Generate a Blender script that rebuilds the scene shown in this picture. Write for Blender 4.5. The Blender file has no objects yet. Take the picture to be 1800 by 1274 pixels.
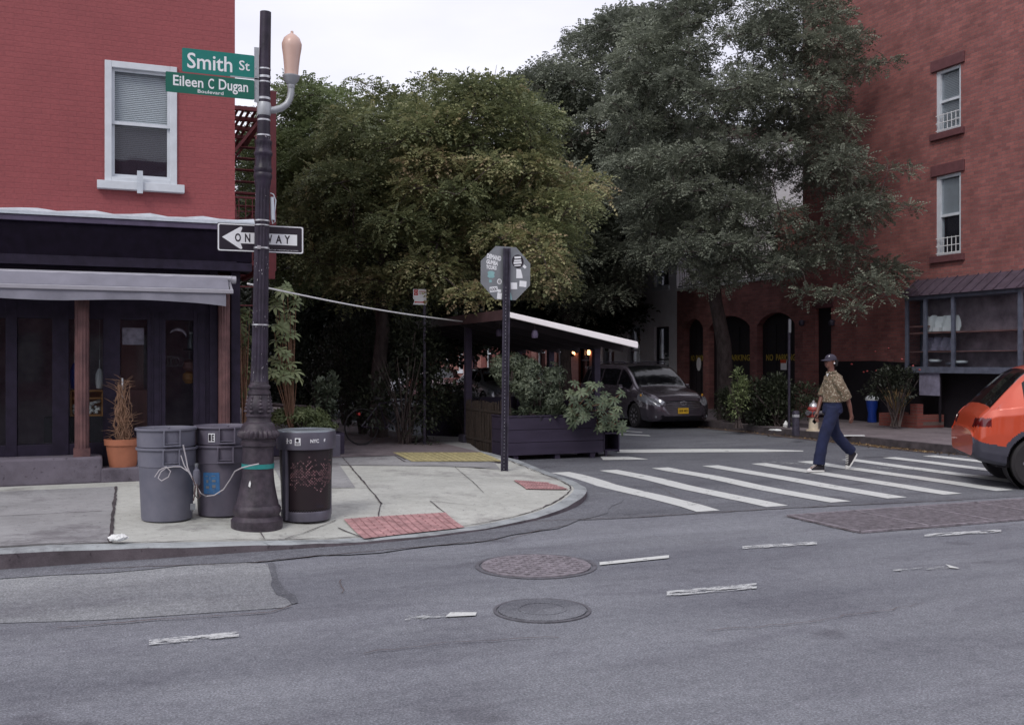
import bpy, math, random
import numpy as np
from mathutils import Vector, Matrix
R = math.radians
random.seed(7)
SC = bpy.context.scene
COL = SC.collection

# ------------------------------------------------------------------ camera
CAM_H = 1.65; YAW = 22.0; FOC = 1760.0; HOR = 637.0
cd = bpy.data.cameras.new('camera'); cam = bpy.data.objects.new('camera', cd); COL.objects.link(cam)
cam.location = (0, 0, CAM_H); cam.rotation_euler = (R(90), 0, R(-YAW))
cd.sensor_width = 36; cd.lens = FOC/1800*36; cd.clip_start = .1; cd.clip_end = 2000
SC.camera = cam
# ------------------------------------------------------------------ sky, sun, exposure
SUN_EL, SUN_AZ = 46.0, 228.0          # azimuth clockwise from +Y: behind the camera, to its left
w = bpy.data.worlds.new('World'); SC.world = w; w.use_nodes = True
nt = w.node_tree; nt.nodes.clear()
sky = nt.nodes.new('ShaderNodeTexSky'); sky.sky_type = 'NISHITA'; sky.sun_disc = False
sky.sun_elevation = R(SUN_EL); sky.sun_rotation = R(SUN_AZ)
mx = nt.nodes.new('ShaderNodeMix'); mx.data_type = 'RGBA'; mx.inputs[0].default_value = .82
bg = nt.nodes.new('ShaderNodeBackground'); bg.inputs[1].default_value = .1
wo = nt.nodes.new('ShaderNodeOutputWorld')
tcw = nt.nodes.new('ShaderNodeTexCoord'); mpw = nt.nodes.new('ShaderNodeMapping'); mpw.inputs['Scale'].default_value = (1,1,3.5); nw = nt.nodes.new('ShaderNodeTexNoise'); nw.inputs['Scale'].default_value = 2.2; nw.inputs['Detail'].default_value = 5
rw_ = nt.nodes.new('ShaderNodeValToRGB'); rw_.color_ramp.elements[0].position = .35; rw_.color_ramp.elements[0].color = (.84,.84,.88,1); rw_.color_ramp.elements[1].position = .65; rw_.color_ramp.elements[1].color = (1.03,1.03,1.03,1)
mw = nt.nodes.new('ShaderNodeMix'); mw.data_type = 'RGBA'; mw.blend_type = 'MULTIPLY'; mw.inputs[0].default_value = 1; mw.inputs[6].default_value = (10.4, 10.2, 11.1, 1)     # the cloud layer
nt.links.new(tcw.outputs['Generated'], mpw.inputs[0]); nt.links.new(mpw.outputs[0], nw.inputs[0]); nt.links.new(nw.outputs[0], rw_.inputs[0]); nt.links.new(rw_.outputs[0], mw.inputs[7]); nt.links.new(mw.outputs[2], mx.inputs[7])
nt.links.new(sky.outputs[0], mx.inputs[6]); nt.links.new(mx.outputs[2], bg.inputs[0]); nt.links.new(bg.outputs[0], wo.inputs[0])
sl = bpy.data.lights.new('sun', 'SUN'); sl.energy = 1.3; sl.angle = R(20); sl.color = (1, .95, .9)
so = bpy.data.objects.new('sun', sl); COL.objects.link(so)
so.rotation_euler = (R(90-SUN_EL), 0, R(180-SUN_AZ))
SC.view_settings.view_transform = 'Standard'; SC.view_settings.look = 'None'
SC.view_settings.gamma = 1; SC.view_settings.exposure = 0.17
SC.render.engine = 'CYCLES'
try:
    SC.cycles.samples = 160; SC.cycles.use_denoising = True; SC.cycles.transparent_max_bounces = 12
except Exception: pass

# ------------------------------------------------------------------ survey helpers (points measured on real planes)
CY, SY = math.cos(R(YAW)), math.sin(R(YAW))
def at_depth(u, v, d):
    lat = (u-900)/FOC*d
    return Vector((d*SY+lat*CY, d*CY-lat*SY, CAM_H-(v-HOR)/FOC*d))
def W(u, v, z=0.0):
    p = at_depth(u, v, FOC*(CAM_H-z)/(v-HOR)); return Vector((p.x, p.y, z))
def on_y(u, v, Y):
    a = math.atan((u-900)/FOC)+R(YAW); X = Y*math.tan(a); d = X*SY+Y*CY
    return X, CAM_H-(v-HOR)/FOC*d
def on_x(u, v, X):
    a = math.atan((u-900)/FOC)+R(YAW); Y = X/math.tan(a); d = X*SY+Y*CY
    return Y, CAM_H-(v-HOR)/FOC*d

# ------------------------------------------------------------------ mesh helpers
class MB:
    def __init__(s): s.v = []; s.f = []
    def add(s, vs, fs):
        o = len(s.v); s.v += [tuple(p) for p in vs]; s.f += [tuple(i+o for i in f) for f in fs]; return s
    def box(s, x0, x1, y0, y1, z0, z1, m=None):
        vs = [Vector((x, y, z)) for z in (z0, z1) for y in (y0, y1) for x in (x0, x1)]
        if m: vs = [m @ p for p in vs]
        return s.add(vs, [(0,2,3,1), (4,5,7,6), (0,1,5,4), (2,6,7,3), (0,4,6,2), (1,3,7,5)])
    def bar(s, a, b, wd, ht, up=(0,0,1)):
        a, b = Vector(a), Vector(b); t = (b-a).normalized(); up = Vector(up)
        if abs(t.dot(up)) > .98: up = Vector((1,0,0))
        r = t.cross(up).normalized(); u = r.cross(t)
        vs = [p+r*sx*wd/2+u*sz*ht/2 for p in (a, b) for sx, sz in ((-1,-1),(1,-1),(1,1),(-1,1))]
        return s.add(vs, [(3,2,1,0),(4,5,6,7),(0,1,5,4),(1,2,6,5),(2,3,7,6),(3,0,4,7)])
    def tube(s, path, r, n=8, caps=True):
        P = [Vector(p) for p in path]; m = len(P)
        rs = r if isinstance(r, (list, tuple)) else [r]*m
        rings = []; prev = None
        for i in range(m):
            t = (P[min(i+1,m-1)]-P[max(i-1,0)])
            t = t.normalized() if t.length > 1e-9 else Vector((0,0,1))
            if prev is None:
                a = Vector((0,0,1)) if abs(t.z) < .9 else Vector((1,0,0)); x = t.cross(a).normalized()
            else:
                x = prev-t*prev.dot(t); x = x.normalized() if x.length > 1e-6 else t.orthogonal().normalized()
            prev = x; y = t.cross(x)
            rings.append([P[i]+(x*math.cos(2*math.pi*k/n)+y*math.sin(2*math.pi*k/n))*rs[i] for k in range(n)])
        return s.loft(rings, caps)
    def loft(s, rings, caps=True, closed=True):
        n = len(rings[0]); vs = [p for r_ in rings for p in r_]; fs = []
        for i in range(len(rings)-1):
            for k in range(n if closed else n-1):
                k2 = (k+1) % n; fs.append((i*n+k, i*n+k2, (i+1)*n+k2, (i+1)*n+k))
        if caps: fs.append(tuple(range(n-1,-1,-1))); fs.append(tuple((len(rings)-1)*n+k for k in range(n)))
        return s.add(vs, fs)
    def lathe(s, prof, n=32, c=(0,0,0), caps=True, flutes=None, sx=1, sy=1):
        rings = []
        for q in prof:
            r, z = q[0], q[1]; fl = q[2] if len(q) > 2 else 0; ring = []
            for k in range(n):
                a = 2*math.pi*k/n; rr = r*(1-fl*(.5-.5*math.cos((flutes or 12)*a)))
                ring.append((c[0]+rr*math.cos(a)*sx, c[1]+rr*math.sin(a)*sy, c[2]+z))
            rings.append(ring)
        return s.loft(rings, caps)
    def prism(s, pts, fn, d0, d1):      # outline (a,b) -> fn(a,b,d)
        n = len(pts); vs = [fn(a,b,d0) for a,b in pts]+[fn(a,b,d1) for a,b in pts]
        return s.add(vs, [tuple(range(n)), tuple(range(2*n-1,n-1,-1))]+[((k+1)%n, k, k+n, (k+1)%n+n) for k in range(n)])
    def poly(s, pts): return s.add(pts, [tuple(range(len(pts)))])
    def xf(s, m): s.v = [tuple(m @ Vector(p)) for p in s.v]; return s
    def build(s, name, mat, parent=None, smooth=False, bevel=0, ang=38):
        me = bpy.data.meshes.new(name); me.from_pydata(s.v, [], s.f); me.validate(clean_customdata=False)
        me.materials.append(mat)
        if smooth: me.shade_smooth(); me.set_sharp_from_angle(angle=R(ang))
        o = bpy.data.objects.new(name, me); COL.objects.link(o)
        if parent: o.parent = parent
        if bevel:
            b = o.modifiers.new('bevel', 'BEVEL'); b.width = bevel; b.segments = 2; b.limit_method = 'ANGLE'; b.angle_limit = R(40)
        return o
def thing(name, label, cat, loc=(0,0,0), rz=0, group=None, rot=None):
    o = bpy.data.objects.new(name, None); COL.objects.link(o); o.empty_display_size = .2
    o.location = loc; o.rotation_euler = rot or (0, 0, rz); o['label'] = label; o['category'] = cat
    if group: o['group'] = group
    return o
def tag(o, label, cat, group=None, kind=None):
    o['label'] = label; o['category'] = cat
    if group: o['group'] = group
    if kind: o['kind'] = kind
    return o
def struct(o): o['kind'] = 'structure'; return o
def dup(root, loc, rz=0, label=None, group=None, scale=None):
    r_ = root.copy(); COL.objects.link(r_); r_.location = loc; r_.rotation_euler = (0, 0, rz)
    if label: r_['label'] = label
    if group: r_['group'] = group
    if scale: r_.scale = scale
    for ch in list(root.children):
        c = ch.copy(); COL.objects.link(c); c.parent = r_
        for g in list(ch.children):
            d = g.copy(); COL.objects.link(d); d.parent = c
    return r_
def text_geo(body, wd, ht, bold=0.0, mirror=False):
    cu = bpy.data.curves.new('t', 'FONT'); cu.body = body; cu.size = 1; cu.offset = bold; cu.resolution_u = 3
    cu.align_x = 'CENTER'; cu.align_y = 'CENTER'
    ob = bpy.data.objects.new('t', cu); COL.objects.link(ob)
    dg = bpy.context.evaluated_depsgraph_get(); me = bpy.data.meshes.new_from_object(ob.evaluated_get(dg))
    P = np.array([v.co[:] for v in me.vertices]); F_ = [tuple(p.vertices) for p in me.polygons]
    bpy.data.objects.remove(ob); bpy.data.curves.remove(cu); bpy.data.meshes.remove(me)
    if len(P) == 0: return [], []
    lo, hi = P.min(0), P.max(0)
    P = (P-(lo+hi)/2)/np.maximum(hi-lo, 1e-6)*np.array([wd, ht, 1]); P[:,2] = 0
    return P.tolist(), F_
def put_text(mb, body, wd, ht, fn, bold=0.0):     # fn(a,b) -> point
    P, F_ = text_geo(body, wd, ht, bold); mb.add([fn(p[0], p[1]) for p in P], F_); return mb

# ------------------------------------------------------------------ materials
def newmat(name):
    m = bpy.data.materials.new(name); m.use_nodes = True; t = m.node_tree
    return m, t, t.nodes['Principled BSDF']
def N(t, k, **kw):
    n = t.nodes.new(k)
    for a, b in kw.items(): setattr(n, a, b)
    return n
def coords(t, sc=(1,1,1)):
    tc = N(t, 'ShaderNodeTexCoord'); mp = N(t, 'ShaderNodeMapping'); mp.inputs['Scale'].default_value = sc
    t.links.new(tc.outputs['Object'], mp.inputs[0]); return mp.outputs[0]
def noise(t, vec, scale, detail=4, rough=.6):
    n = N(t, 'ShaderNodeTexNoise'); n.inputs['Scale'].default_value = scale; n.inputs['Detail'].default_value = detail
    n.inputs['Roughness'].default_value = rough; t.links.new(vec, n.inputs[0]); return n.outputs[0]
def ramp(t, fac, stops):
    r_ = N(t, 'ShaderNodeValToRGB'); cr = r_.color_ramp
    while len(cr.elements) < len(stops): cr.elements.new(.5)
    for e, (p, c) in zip(cr.elements, stops):
        e.position = p; e.color = (*c, 1) if len(c) == 3 else c
    t.links.new(fac, r_.inputs[0]); return r_.outputs[0]
def mixc(t, fac, a, b, mode='MIX'):
    m = N(t, 'ShaderNodeMix', data_type='RGBA', blend_type=mode)
    for s_, i in ((fac, 0), (a, 6), (b, 7)):
        if isinstance(s_, (int, float)): m.inputs[i].default_value = s_
        elif isinstance(s_, tuple): m.inputs[i].default_value = (*s_, 1)
        else: t.links.new(s_, m.inputs[i])
    return m.outputs[2]
def bump(t, b, h, st=.3, dist=.01):
    n = N(t, 'ShaderNodeBump'); n.inputs['Strength'].default_value = st; n.inputs['Distance'].default_value = dist
    t.links.new(h, n.inputs['Height']); t.links.new(n.outputs[0], b.inputs['Normal'])
def mat(name, c, rough=.6, metal=0, var=.18, scale=6, bmp=.1, c2=None, cs=(1,1,1), spec=.5, det=5, coat=0):
    m, t, b = newmat(name); v = coords(t, cs); n = noise(t, v, scale, det)
    lo = tuple(x*(1-var) for x in c); hi = c2 or tuple(min(1, x*(1+var)) for x in c)
    t.links.new(ramp(t, n, [(.3, lo), (.7, hi)]), b.inputs['Base Color'])
    b.inputs['Roughness'].default_value = rough; b.inputs['Metallic'].default_value = metal
    b.inputs['Specular IOR Level'].default_value = spec; b.inputs['Coat Weight'].default_value = coat
    if bmp: bump(t, b, noise(t, v, scale*9, 3), bmp, .004)
    return m
def brick(name, c1, c2, cm, axis='x', sz=(.215, .075), paint=False, soot=.35):
    m, t, b = newmat(name); tc = N(t, 'ShaderNodeTexCoord'); sp = N(t, 'ShaderNodeSeparateXYZ'); cb = N(t, 'ShaderNodeCombineXYZ')
    t.links.new(tc.outputs['Object'], sp.inputs[0]); t.links.new(sp.outputs[0 if axis == 'x' else 1], cb.inputs[0]); t.links.new(sp.outputs[2], cb.inputs[1])
    wob = N(t, 'ShaderNodeTexNoise'); wob.inputs['Scale'].default_value = 4
    t.links.new(cb.outputs[0], wob.inputs[0])
    wv = mixc(t, .006, cb.outputs[0], wob.outputs[1], 'ADD')
    br = N(t, 'ShaderNodeTexBrick'); t.links.new(wv, br.inputs[0])
    br.inputs['Scale'].default_value = 1; br.inputs['Brick Width'].default_value = sz[0]; br.inputs['Row Height'].default_value = sz[1]
    br.inputs['Mortar Size'].default_value = .006; br.inputs['Mortar Smooth'].default_value = .3; br.inputs['Bias'].default_value = 0
    br.inputs['Color1'].default_value = (*c1, 1); br.inputs['Color2'].default_value = (*c2, 1); br.inputs['Mortar'].default_value = (*cm, 1)
    n = noise(t, tc.outputs['Object'], 1.3, 6, .65); n2 = noise(t, tc.outputs['Object'], 26, 4)
    g = tuple(x*(1-soot) for x in (1,1,1))
    c = mixc(t, 1.0, br.outputs[0], ramp(t, n, [(.32, g), (.62, (1,1,1))]), 'MULTIPLY')
    c = mixc(t, .5, c, ramp(t, n2, [(.3, (.75,.75,.78)), (.7, (1.15,1.12,1.1))]), 'MULTIPLY')
    t.links.new(c, b.inputs['Base Color']); b.inputs['Roughness'].default_value = .55 if paint else .85
    b.inputs['Specular IOR Level'].default_value = .35 if paint else .2
    h = N(t, 'ShaderNodeMath', operation='MULTIPLY_ADD'); t.links.new(br.outputs['Fac'], h.inputs[0]); h.inputs[1].default_value = -1
    t.links.new(n2, h.inputs[2]); bump(t, b, h.outputs[0], .45 if paint else .6, .008)
    return m
def leafmat(name, stops, trans=.25, rough=.5):
    m, t, b = newmat(name); a = N(t, 'ShaderNodeAttribute'); a.attribute_name = 'tint'
    c = ramp(t, a.outputs['Fac'], stops); t.links.new(c, b.inputs['Base Color']); b.inputs['Roughness'].default_value = rough
    b.inputs['Specular IOR Level'].default_value = .35
    tr = N(t, 'ShaderNodeBsdfTranslucent'); t.links.new(c, tr.inputs[0])
    ms = N(t, 'ShaderNodeMixShader'); ms.inputs[0].default_value = trans
    t.links.new(b.outputs[0], ms.inputs[1]); t.links.new(tr.outputs[0], ms.inputs[2])
    t.links.new(ms.outputs[0], t.nodes['Material Output'].inputs[0]); return m
def glassmat(name, col=(.03,.03,.04), rough=.04, alpha=.35):
    m, t, b = newmat(name); b.inputs['Base Color'].default_value = (*col, 1); b.inputs['Roughness'].default_value = rough
    b.inputs['Specular IOR Level'].default_value = .6
    tr = N(t, 'ShaderNodeBsdfTransparent'); tr.inputs[0].default_value = (.93,.95,.96,1)
    ms = N(t, 'ShaderNodeMixShader'); ms.inputs[0].default_value = alpha
    t.links.new(b.outputs[0], ms.inputs[1]); t.links.new(tr.outputs[0], ms.inputs[2])
    t.links.new(ms.outputs[0], t.nodes['Material Output'].inputs[0])
    n = noise(t, coords(t), 1.6, 2); bump(t, b, n, .12, .02)
    return m
def emis(name, col, st):
    m, t, b = newmat(name); b.inputs['Base Color'].default_value = (*col, 1)
    b.inputs['Emission Color'].default_value = (*col, 1); b.inputs['Emission Strength'].default_value = st; return m

def asphalt(name, base, sp=1.0, tintc=(.95,1,1.105)):
    m, t, b = newmat(name); v = coords(t); vs = coords(t, (.35,1.2,1))
    fine = noise(t, v, 75, 4, .85); mid = noise(t, v, 14, 5, .7); big = noise(t, v, .55, 5, .6); streak = noise(t, vs, 2.2, 6, .7)
    vor = N(t, 'ShaderNodeTexVoronoi'); vor.inputs['Scale'].default_value = 85; t.links.new(v, vor.inputs[0])
    def k(x): return tuple(base*x*c for c in tintc)
    c = ramp(t, fine, [(.37, k(.60)), (.5, k(.96)), (.63, k(1.65))])
    c = mixc(t, .75, c, ramp(t, mid, [(.3, (.72,.72,.74)), (.7, (1.22,1.2,1.2))]), 'MULTIPLY')
    c = mixc(t, .7, c, ramp(t, big, [(.3, (.78,.77,.8)), (.68, (1.16,1.16,1.14))]), 'MULTIPLY')
    c = mixc(t, .7, c, ramp(t, streak, [(.28, (.62,.6,.64)), (.5, (1,1,1)), (.8, (1.12,1.12,1.12))]), 'MULTIPLY')
    lane = noise(t, coords(t, (.05,.75,1)), 1.0, 3, .5); c = mixc(t, 1.0, c, ramp(t, lane, [(.35, (.84,.84,.86)), (.5, (1,1,1)), (.62, (1.12,1.12,1.12))]), 'MULTIPLY')
    oil = noise(t, coords(t, (.6,1,1)), 1.7, 3, .5); c = mixc(t, 1.0, c, ramp(t, oil, [(.25, (.6,.58,.6)), (.36, (1,1,1))]), 'MULTIPLY')
    t.links.new(c, b.inputs['Base Color']); b.inputs['Roughness'].default_value = .82; b.inputs['Specular IOR Level'].default_value = .35
    bump(t, b, vor.outputs[0], .5*sp, .006); return m
def concrete(name, c, dark=.7, sc=1.1):
    m, t, b = newmat(name); v = coords(t)
    fine = noise(t, v, 150, 3, .8); mid = noise(t, v, 9, 6, .7); big = noise(t, v, sc, 6, .62); spots = noise(t, v, 22, 2, .4)
    cc = ramp(t, big, [(.3, tuple(x*dark for x in c)), (.55, c), (.8, tuple(min(1,x*1.12) for x in c))])
    cc = mixc(t, .8, cc, ramp(t, mid, [(.3, (.82,.8,.8)), (.7, (1.08,1.08,1.08))]), 'MULTIPLY')
    cc = mixc(t, .8, cc, ramp(t, fine, [(.3, (.78,.78,.78)), (.7, (1.15,1.15,1.15))]), 'MULTIPLY')
    cc = mixc(t, .7, cc, ramp(t, spots, [(.27, (.45,.43,.45)), (.33, (1,1,1))]), 'MULTIPLY')
    t.links.new(cc, b.inputs['Base Color']); st_ = noise(t, v, .9, 8, .75); cc = mixc(t, 1.0, cc, ramp(t, st_, [(.36, (.62,.6,.62)), (.47, (1,1,1))]), 'MULTIPLY'); t.links.new(cc, b.inputs['Base Color'])
    b.inputs['Roughness'].default_value = .85; b.inputs['Specular IOR Level'].default_value = .25
    bump(t, b, fine, .3, .003); return m
def worn(name, c, thr=.42, sc=9, stretch=(1,1,1), under=None):
    m, t, b = newmat(name); v = coords(t, stretch); n = noise(t, v, sc, 6, .75); n2 = noise(t, v, sc*9, 3, .7)
    mm = N(t, 'ShaderNodeMath', operation='MULTIPLY_ADD'); t.links.new(n2, mm.inputs[0]); mm.inputs[1].default_value = .35; t.links.new(n, mm.inputs[2])
    a = ramp(t, mm.outputs[0], [(thr+.13, (0,0,0)), (thr+.2, (1,1,1))])
    t.links.new(ramp(t, n2, [(.3, tuple(x*.8 for x in c)), (.7, c)]), b.inputs['Base Color']); b.inputs['Roughness'].default_value = .7
    t.links.new(a, b.inputs['Alpha']); return m

M = {}
M['asphalt'] = asphalt('asphalt', .187)
M['asphalt_side'] = asphalt('asphalt_side', .142)
M['asphalt_gutter'] = asphalt('asphalt_gutter', .15)
M['patch_light'] = asphalt('patch_light', .245, .3, (.96,1.01,1.04))
M['patch_dark'] = asphalt('patch_dark', .13)
M['pave'] = concrete('pave', (.50,.515,.475), .84)
M['pave_grey'] = concrete('pave_grey', (.335,.34,.345), .78)
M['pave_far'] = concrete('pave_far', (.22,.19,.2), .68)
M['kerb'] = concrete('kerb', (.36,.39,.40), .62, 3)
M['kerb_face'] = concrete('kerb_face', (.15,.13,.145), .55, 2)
M['joint'] = mat('joint', (.06,.05,.055), .9, var=.5, scale=5)
M['leafdirt'] = mat('leafdirt', (.10,.075,.07), .95, var=.4, scale=12, bmp=.5)
M['paint'] = worn('paint_white', (.66,.68,.66), .36, 5)
M['paint_worn'] = worn('paint_worn', (.6,.62,.62), .50, 7, (1,3,1))
M['paint_faint'] = worn('paint_faint', (.48,.5,.5), .56, 7, (1,3,1))
M['tact_red'] = mat('tactile_red', (.40,.225,.225), .85, var=.32, scale=9, bmp=.3)
M['tact_yel'] = mat('tactile_yellow', (.38,.335,.17), .85, var=.25, scale=7, bmp=.3)
M['groove_red'] = mat('groove_red', (.25,.12,.125), .9, var=.3)
M['groove_yel'] = mat('groove_yellow', (.26,.22,.11), .9, var=.3)
M['iron'] = mat('cast_iron', (.13,.128,.145), .6, .3, var=.35, scale=14, bmp=.4)
M['iron_rust'] = mat('cast_iron_rust', (.20,.18,.20), .85, 0, var=.4, scale=14, bmp=.4)
M['pole'] = mat('pole_paint', (.022,.016,.031), .42, 0, var=.45, scale=9, bmp=.5, c2=(.040,.030,.052), spec=.35)
M['pole_base'] = mat('pole_base_paint', (.030,.022,.036), .5, 0, var=.5, scale=11, bmp=.8, c2=(.068,.052,.068))
M['grey_metal'] = mat('grey_metal', (.36,.38,.40), .45, .3, var=.12, scale=9)
M['strap'] = mat('steel_strap', (.55,.56,.58), .35, .7, var=.15, scale=20)
M['globe'] = mat('globe', (.62,.43,.36), .3, var=.06, scale=5, bmp=0)
M['sign_green'] = mat('sign_green', (.0,.115,.078), .45, var=.06, scale=4, bmp=0)
M['sign_teal'] = mat('sign_teal', (.0,.18,.15), .4, var=.06, scale=4, bmp=0)
M['white'] = mat('white_paint', (.72,.73,.74), .5, var=.06, scale=5, bmp=.05)
M['white_vinyl'] = mat('white_vinyl', (.78,.8,.82), .4, var=.05, scale=9, bmp=0)
M['black_sign'] = mat('black_sign', (.016,.011,.02), .4, var=.2, scale=6, bmp=0)
M['sign_back'] = mat('sign_back', (.22,.235,.25), .45, .35, var=.1, scale=5, bmp=.05)
M['post'] = mat('channel_post', (.045,.04,.06), .5, .3, var=.4, scale=12, bmp=.3)
M['red'] = mat('red_paint', (.50,.03,.03), .5, var=.1)
M['brick_paint'] = brick('brick_painted_red', (.30,.076,.080), (.285,.071,.076), (.27,.067,.072), 'x', (.205,.068), True, .12)
M['brick_side'] = brick('brick_painted_side', (.245,.068,.078), (.22,.060,.070), (.17,.046,.055), 'y', (.205,.068), True, .15)
M['brick_right'] = brick('brick_right', (.37,.145,.13), (.26,.105,.10), (.20,.15,.145), 'y', (.215,.076), False, .35)
M['brick_arch'] = brick('brick_arch', (.32,.135,.125), (.22,.10,.095), (.18,.13,.128), 'y', (.215,.076), False, .4)
M['brick_planter'] = brick('brick_planter', (.24,.075,.06), (.18,.055,.05), (.15,.11,.10), 'y', (.2,.07), False, .3)
M['stone_brown'] = mat('brownstone', (.12,.045,.05), .8, var=.2, scale=6, bmp=.2)
M['win_white'] = mat('window_white', (.58,.62,.66), .5, var=.08, scale=6, bmp=.05)
M['flash'] = mat('flashing', (.52,.57,.62), .45, .1, var=.14, scale=8, bmp=.3)
M['navy'] = mat('navy_wood', (.018,.014,.028), .5, spec=.2, var=.3, scale=9, bmp=.15)
M['navy_black'] = mat('signband', (.006,.004,.010), .7, spec=.08, var=.3, scale=9, bmp=.1)
M['purple_trim'] = mat('trim_purple', (.07,.055,.10), .5, var=.2, scale=8)
M['column'] = mat('red_column', (.085,.036,.042), .6, var=.35, scale=5, bmp=.2, c2=(.16,.075,.072))
M['awning'] = mat('awning_canvas', (.20,.20,.24), .85, var=.12, scale=4, bmp=.25)
M['awning_bar'] = mat('awning_bar', (.38,.38,.42), .4, .3, var=.08)
M['step'] = concrete('step', (.15,.135,.165), .65, 2)
M['glass_low'] = glassmat('lower_sash_glass', (.04,.035,.05), .03, .5)
M['glass_bay'] = glassmat('bay_glass', (.03,.03,.04), .04, .9)
M['glass'] = glassmat('shop_glass', (.012,.012,.018), .03, .82)
M['glass_win'] = glassmat('window_glass', (.05,.05,.07), .03, .88)
M['glass_car'] = glassmat('car_glass', (.006,.006,.008), .03, .12)
M['blind'] = mat('blind', (.74,.78,.80), .7, var=.05, scale=4, bmp=0)
M['shop_wall'] = mat('shop_wall', (.30,.24,.27), .8, var=.5, scale=2.5, bmp=0)
M['weathered'] = mat('weathered_wood', (.24,.19,.19), .8, var=.25, scale=7)
M['lilac_panel'] = mat('lilac_panel', (.55,.50,.60), .7, var=.35, scale=14, bmp=0)  # pale lilac of the painted door reflection, shared with the crescent ornament
M['trash'] = mat('trash_pink', (.75,.38,.40), .7, var=.5, scale=30)
M['dark'] = mat('dark_interior', (.02,.017,.022), .9, var=.3, scale=3, bmp=0)
M['wood_in'] = mat('inner_wood', (.24,.12,.11), .6, var=.35, scale=4, cs=(1,1,.2))
M['tray'] = mat('tray_wood', (.42,.20,.06), .5, var=.2, scale=6)
M['terracotta'] = mat('terracotta', (.34,.125,.068), .75, var=.14, scale=6, bmp=.2)
M['twig'] = mat('dry_twig', (.24,.14,.09), .85, var=.35, scale=8, bmp=.3)
M['can'] = mat('bin_plastic', (.135,.14,.185), .5, var=.12, scale=5, bmp=.15, c2=(.165,.165,.205))
M['can2'] = mat('bin_plastic_dull', (.115,.11,.15), .5, var=.14, scale=5, bmp=.15, c2=(.145,.13,.17))
M['cord'] = mat('cord', (.45,.43,.45), .5, var=.1)
M['cord_dark'] = mat('cord_dark', (.08,.05,.05), .5, var=.1)
M['bluelabel'] = mat('blue_label', (.045,.16,.36), .5, var=.2, scale=30)
M['bin_metal'] = mat('bin_metal', (.11,.105,.135), .4, .3, var=.15, scale=9)
M['bin_lid'] = mat('bin_lid', (.30,.34,.37), .3, .5, var=.12, scale=9)
M['teal_tape'] = mat('teal_tape', (.02,.22,.21), .5, var=.2)
M['bag'] = mat('bin_bag', (.05,.02,.03), .4, var=.5, scale=5, bmp=.4)
M['paper'] = mat('paper', (.75,.77,.76), .8, var=.06, bmp=.3)
M['planter'] = mat('planter_paint', (.040,.032,.056), .6, spec=.25, var=.25, scale=4, bmp=.2, cs=(.3,1,2))
M['plywood_red'] = mat('fascia_brown', (.07,.038,.042), .6, var=.25)
M['roof_under'] = mat('roof_under', (.018,.012,.016), .8, var=.3)
M['led_white'] = mat('white_fascia', (.93,.90,.90), .3, var=.02, scale=3, bmp=0, spec=.8)
M['soil'] = mat('soil', (.035,.025,.02), .95, var=.4, scale=20, bmp=.6)
M['bark'] = mat('bark', (.06,.045,.042), .9, var=.4, scale=12, bmp=.9, cs=(1,1,.35), c2=(.11,.085,.08))
M['fire_red'] = mat('fire_escape_red', (.16,.026,.03), .5, var=.2, scale=8)
M['van'] = mat('van_paint', (.095,.08,.10), .25, .5, var=.06, scale=3, bmp=0, coat=1)
M['orange'] = mat('orange_paint', (.56,.075,.03), .3, .1, var=.05, scale=3, bmp=0, coat=.8)
M['silver_car'] = mat('silver_paint', (.30,.30,.32), .3, .5, var=.05, bmp=0, coat=.6)
M['red_car'] = mat('red_car_paint', (.30,.03,.03), .3, .2, var=.05, bmp=0, coat=.6)
M['white_car'] = mat('white_car_paint', (.62,.62,.64), .3, 0, var=.05, bmp=0, coat=.6)
M['clad'] = mat('cladding', (.05,.05,.07), .6, var=.15, scale=9)
M['tyre'] = mat('tyre', (.02,.018,.02), .8, var=.2, scale=12, bmp=.2)
M['rim'] = mat('rim', (.38,.37,.40), .3, .8, var=.1)
M['chrome'] = mat('chrome', (.55,.55,.58), .15, .95, var=.05, bmp=0)
M['lamp_clear'] = mat('headlight_lens', (.25,.26,.29), .12, .3, var=.3, scale=14, bmp=0, coat=1)
M['amber'] = mat('amber_lens', (.65,.32,.03), .25, var=.1, bmp=0)
M['tail'] = mat('tail_lens', (.10,.005,.006), .15, var=.2, bmp=0, coat=1)
M['plate'] = mat('licence_plate', (.60,.36,.02), .5, var=.05, bmp=0)
M['hyd_red'] = mat('hydrant_red', (.28,.035,.03), .5, var=.3, scale=14, bmp=.3)
M['hyd_cream'] = mat('hydrant_cream', (.58,.50,.38), .6, var=.12, scale=10)
M['silver'] = mat('silver_paint2', (.5,.5,.52), .35, .6, var=.15)
M['blue_plastic'] = mat('blue_plastic', (.012,.05,.32), .45, var=.15)
M['bay'] = mat('bay_paint', (.10,.11,.15), .5, var=.25, scale=8)
M['zinc'] = mat('bay_roof', (.10,.075,.10), .5, .4, var=.3, scale=6)
M['grey_siding'] = mat('grey_siding', (.74,.75,.78), .7, var=.08, scale=3, bmp=.1)
M['house_a'] = brick('house_a_brick', (.23,.075,.06), (.17,.055,.05), (.13,.09,.08), 'y', (.215,.076), False, .3)
M['house_b'] = brick('house_b_brick', (.36,.17,.14), (.30,.14,.12), (.25,.17,.15), 'y', (.215,.076), False, .3)
M['black_paint'] = mat('black_paint', (.010,.008,.012), .55, var=.3, scale=8, bmp=.1)
M['yellow_txt'] = mat('yellow_lettering', (.42,.31,.05), .7, var=.2)
M['bulb'] = emis('warm_bulb', (1,.45,.2), 4)
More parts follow.
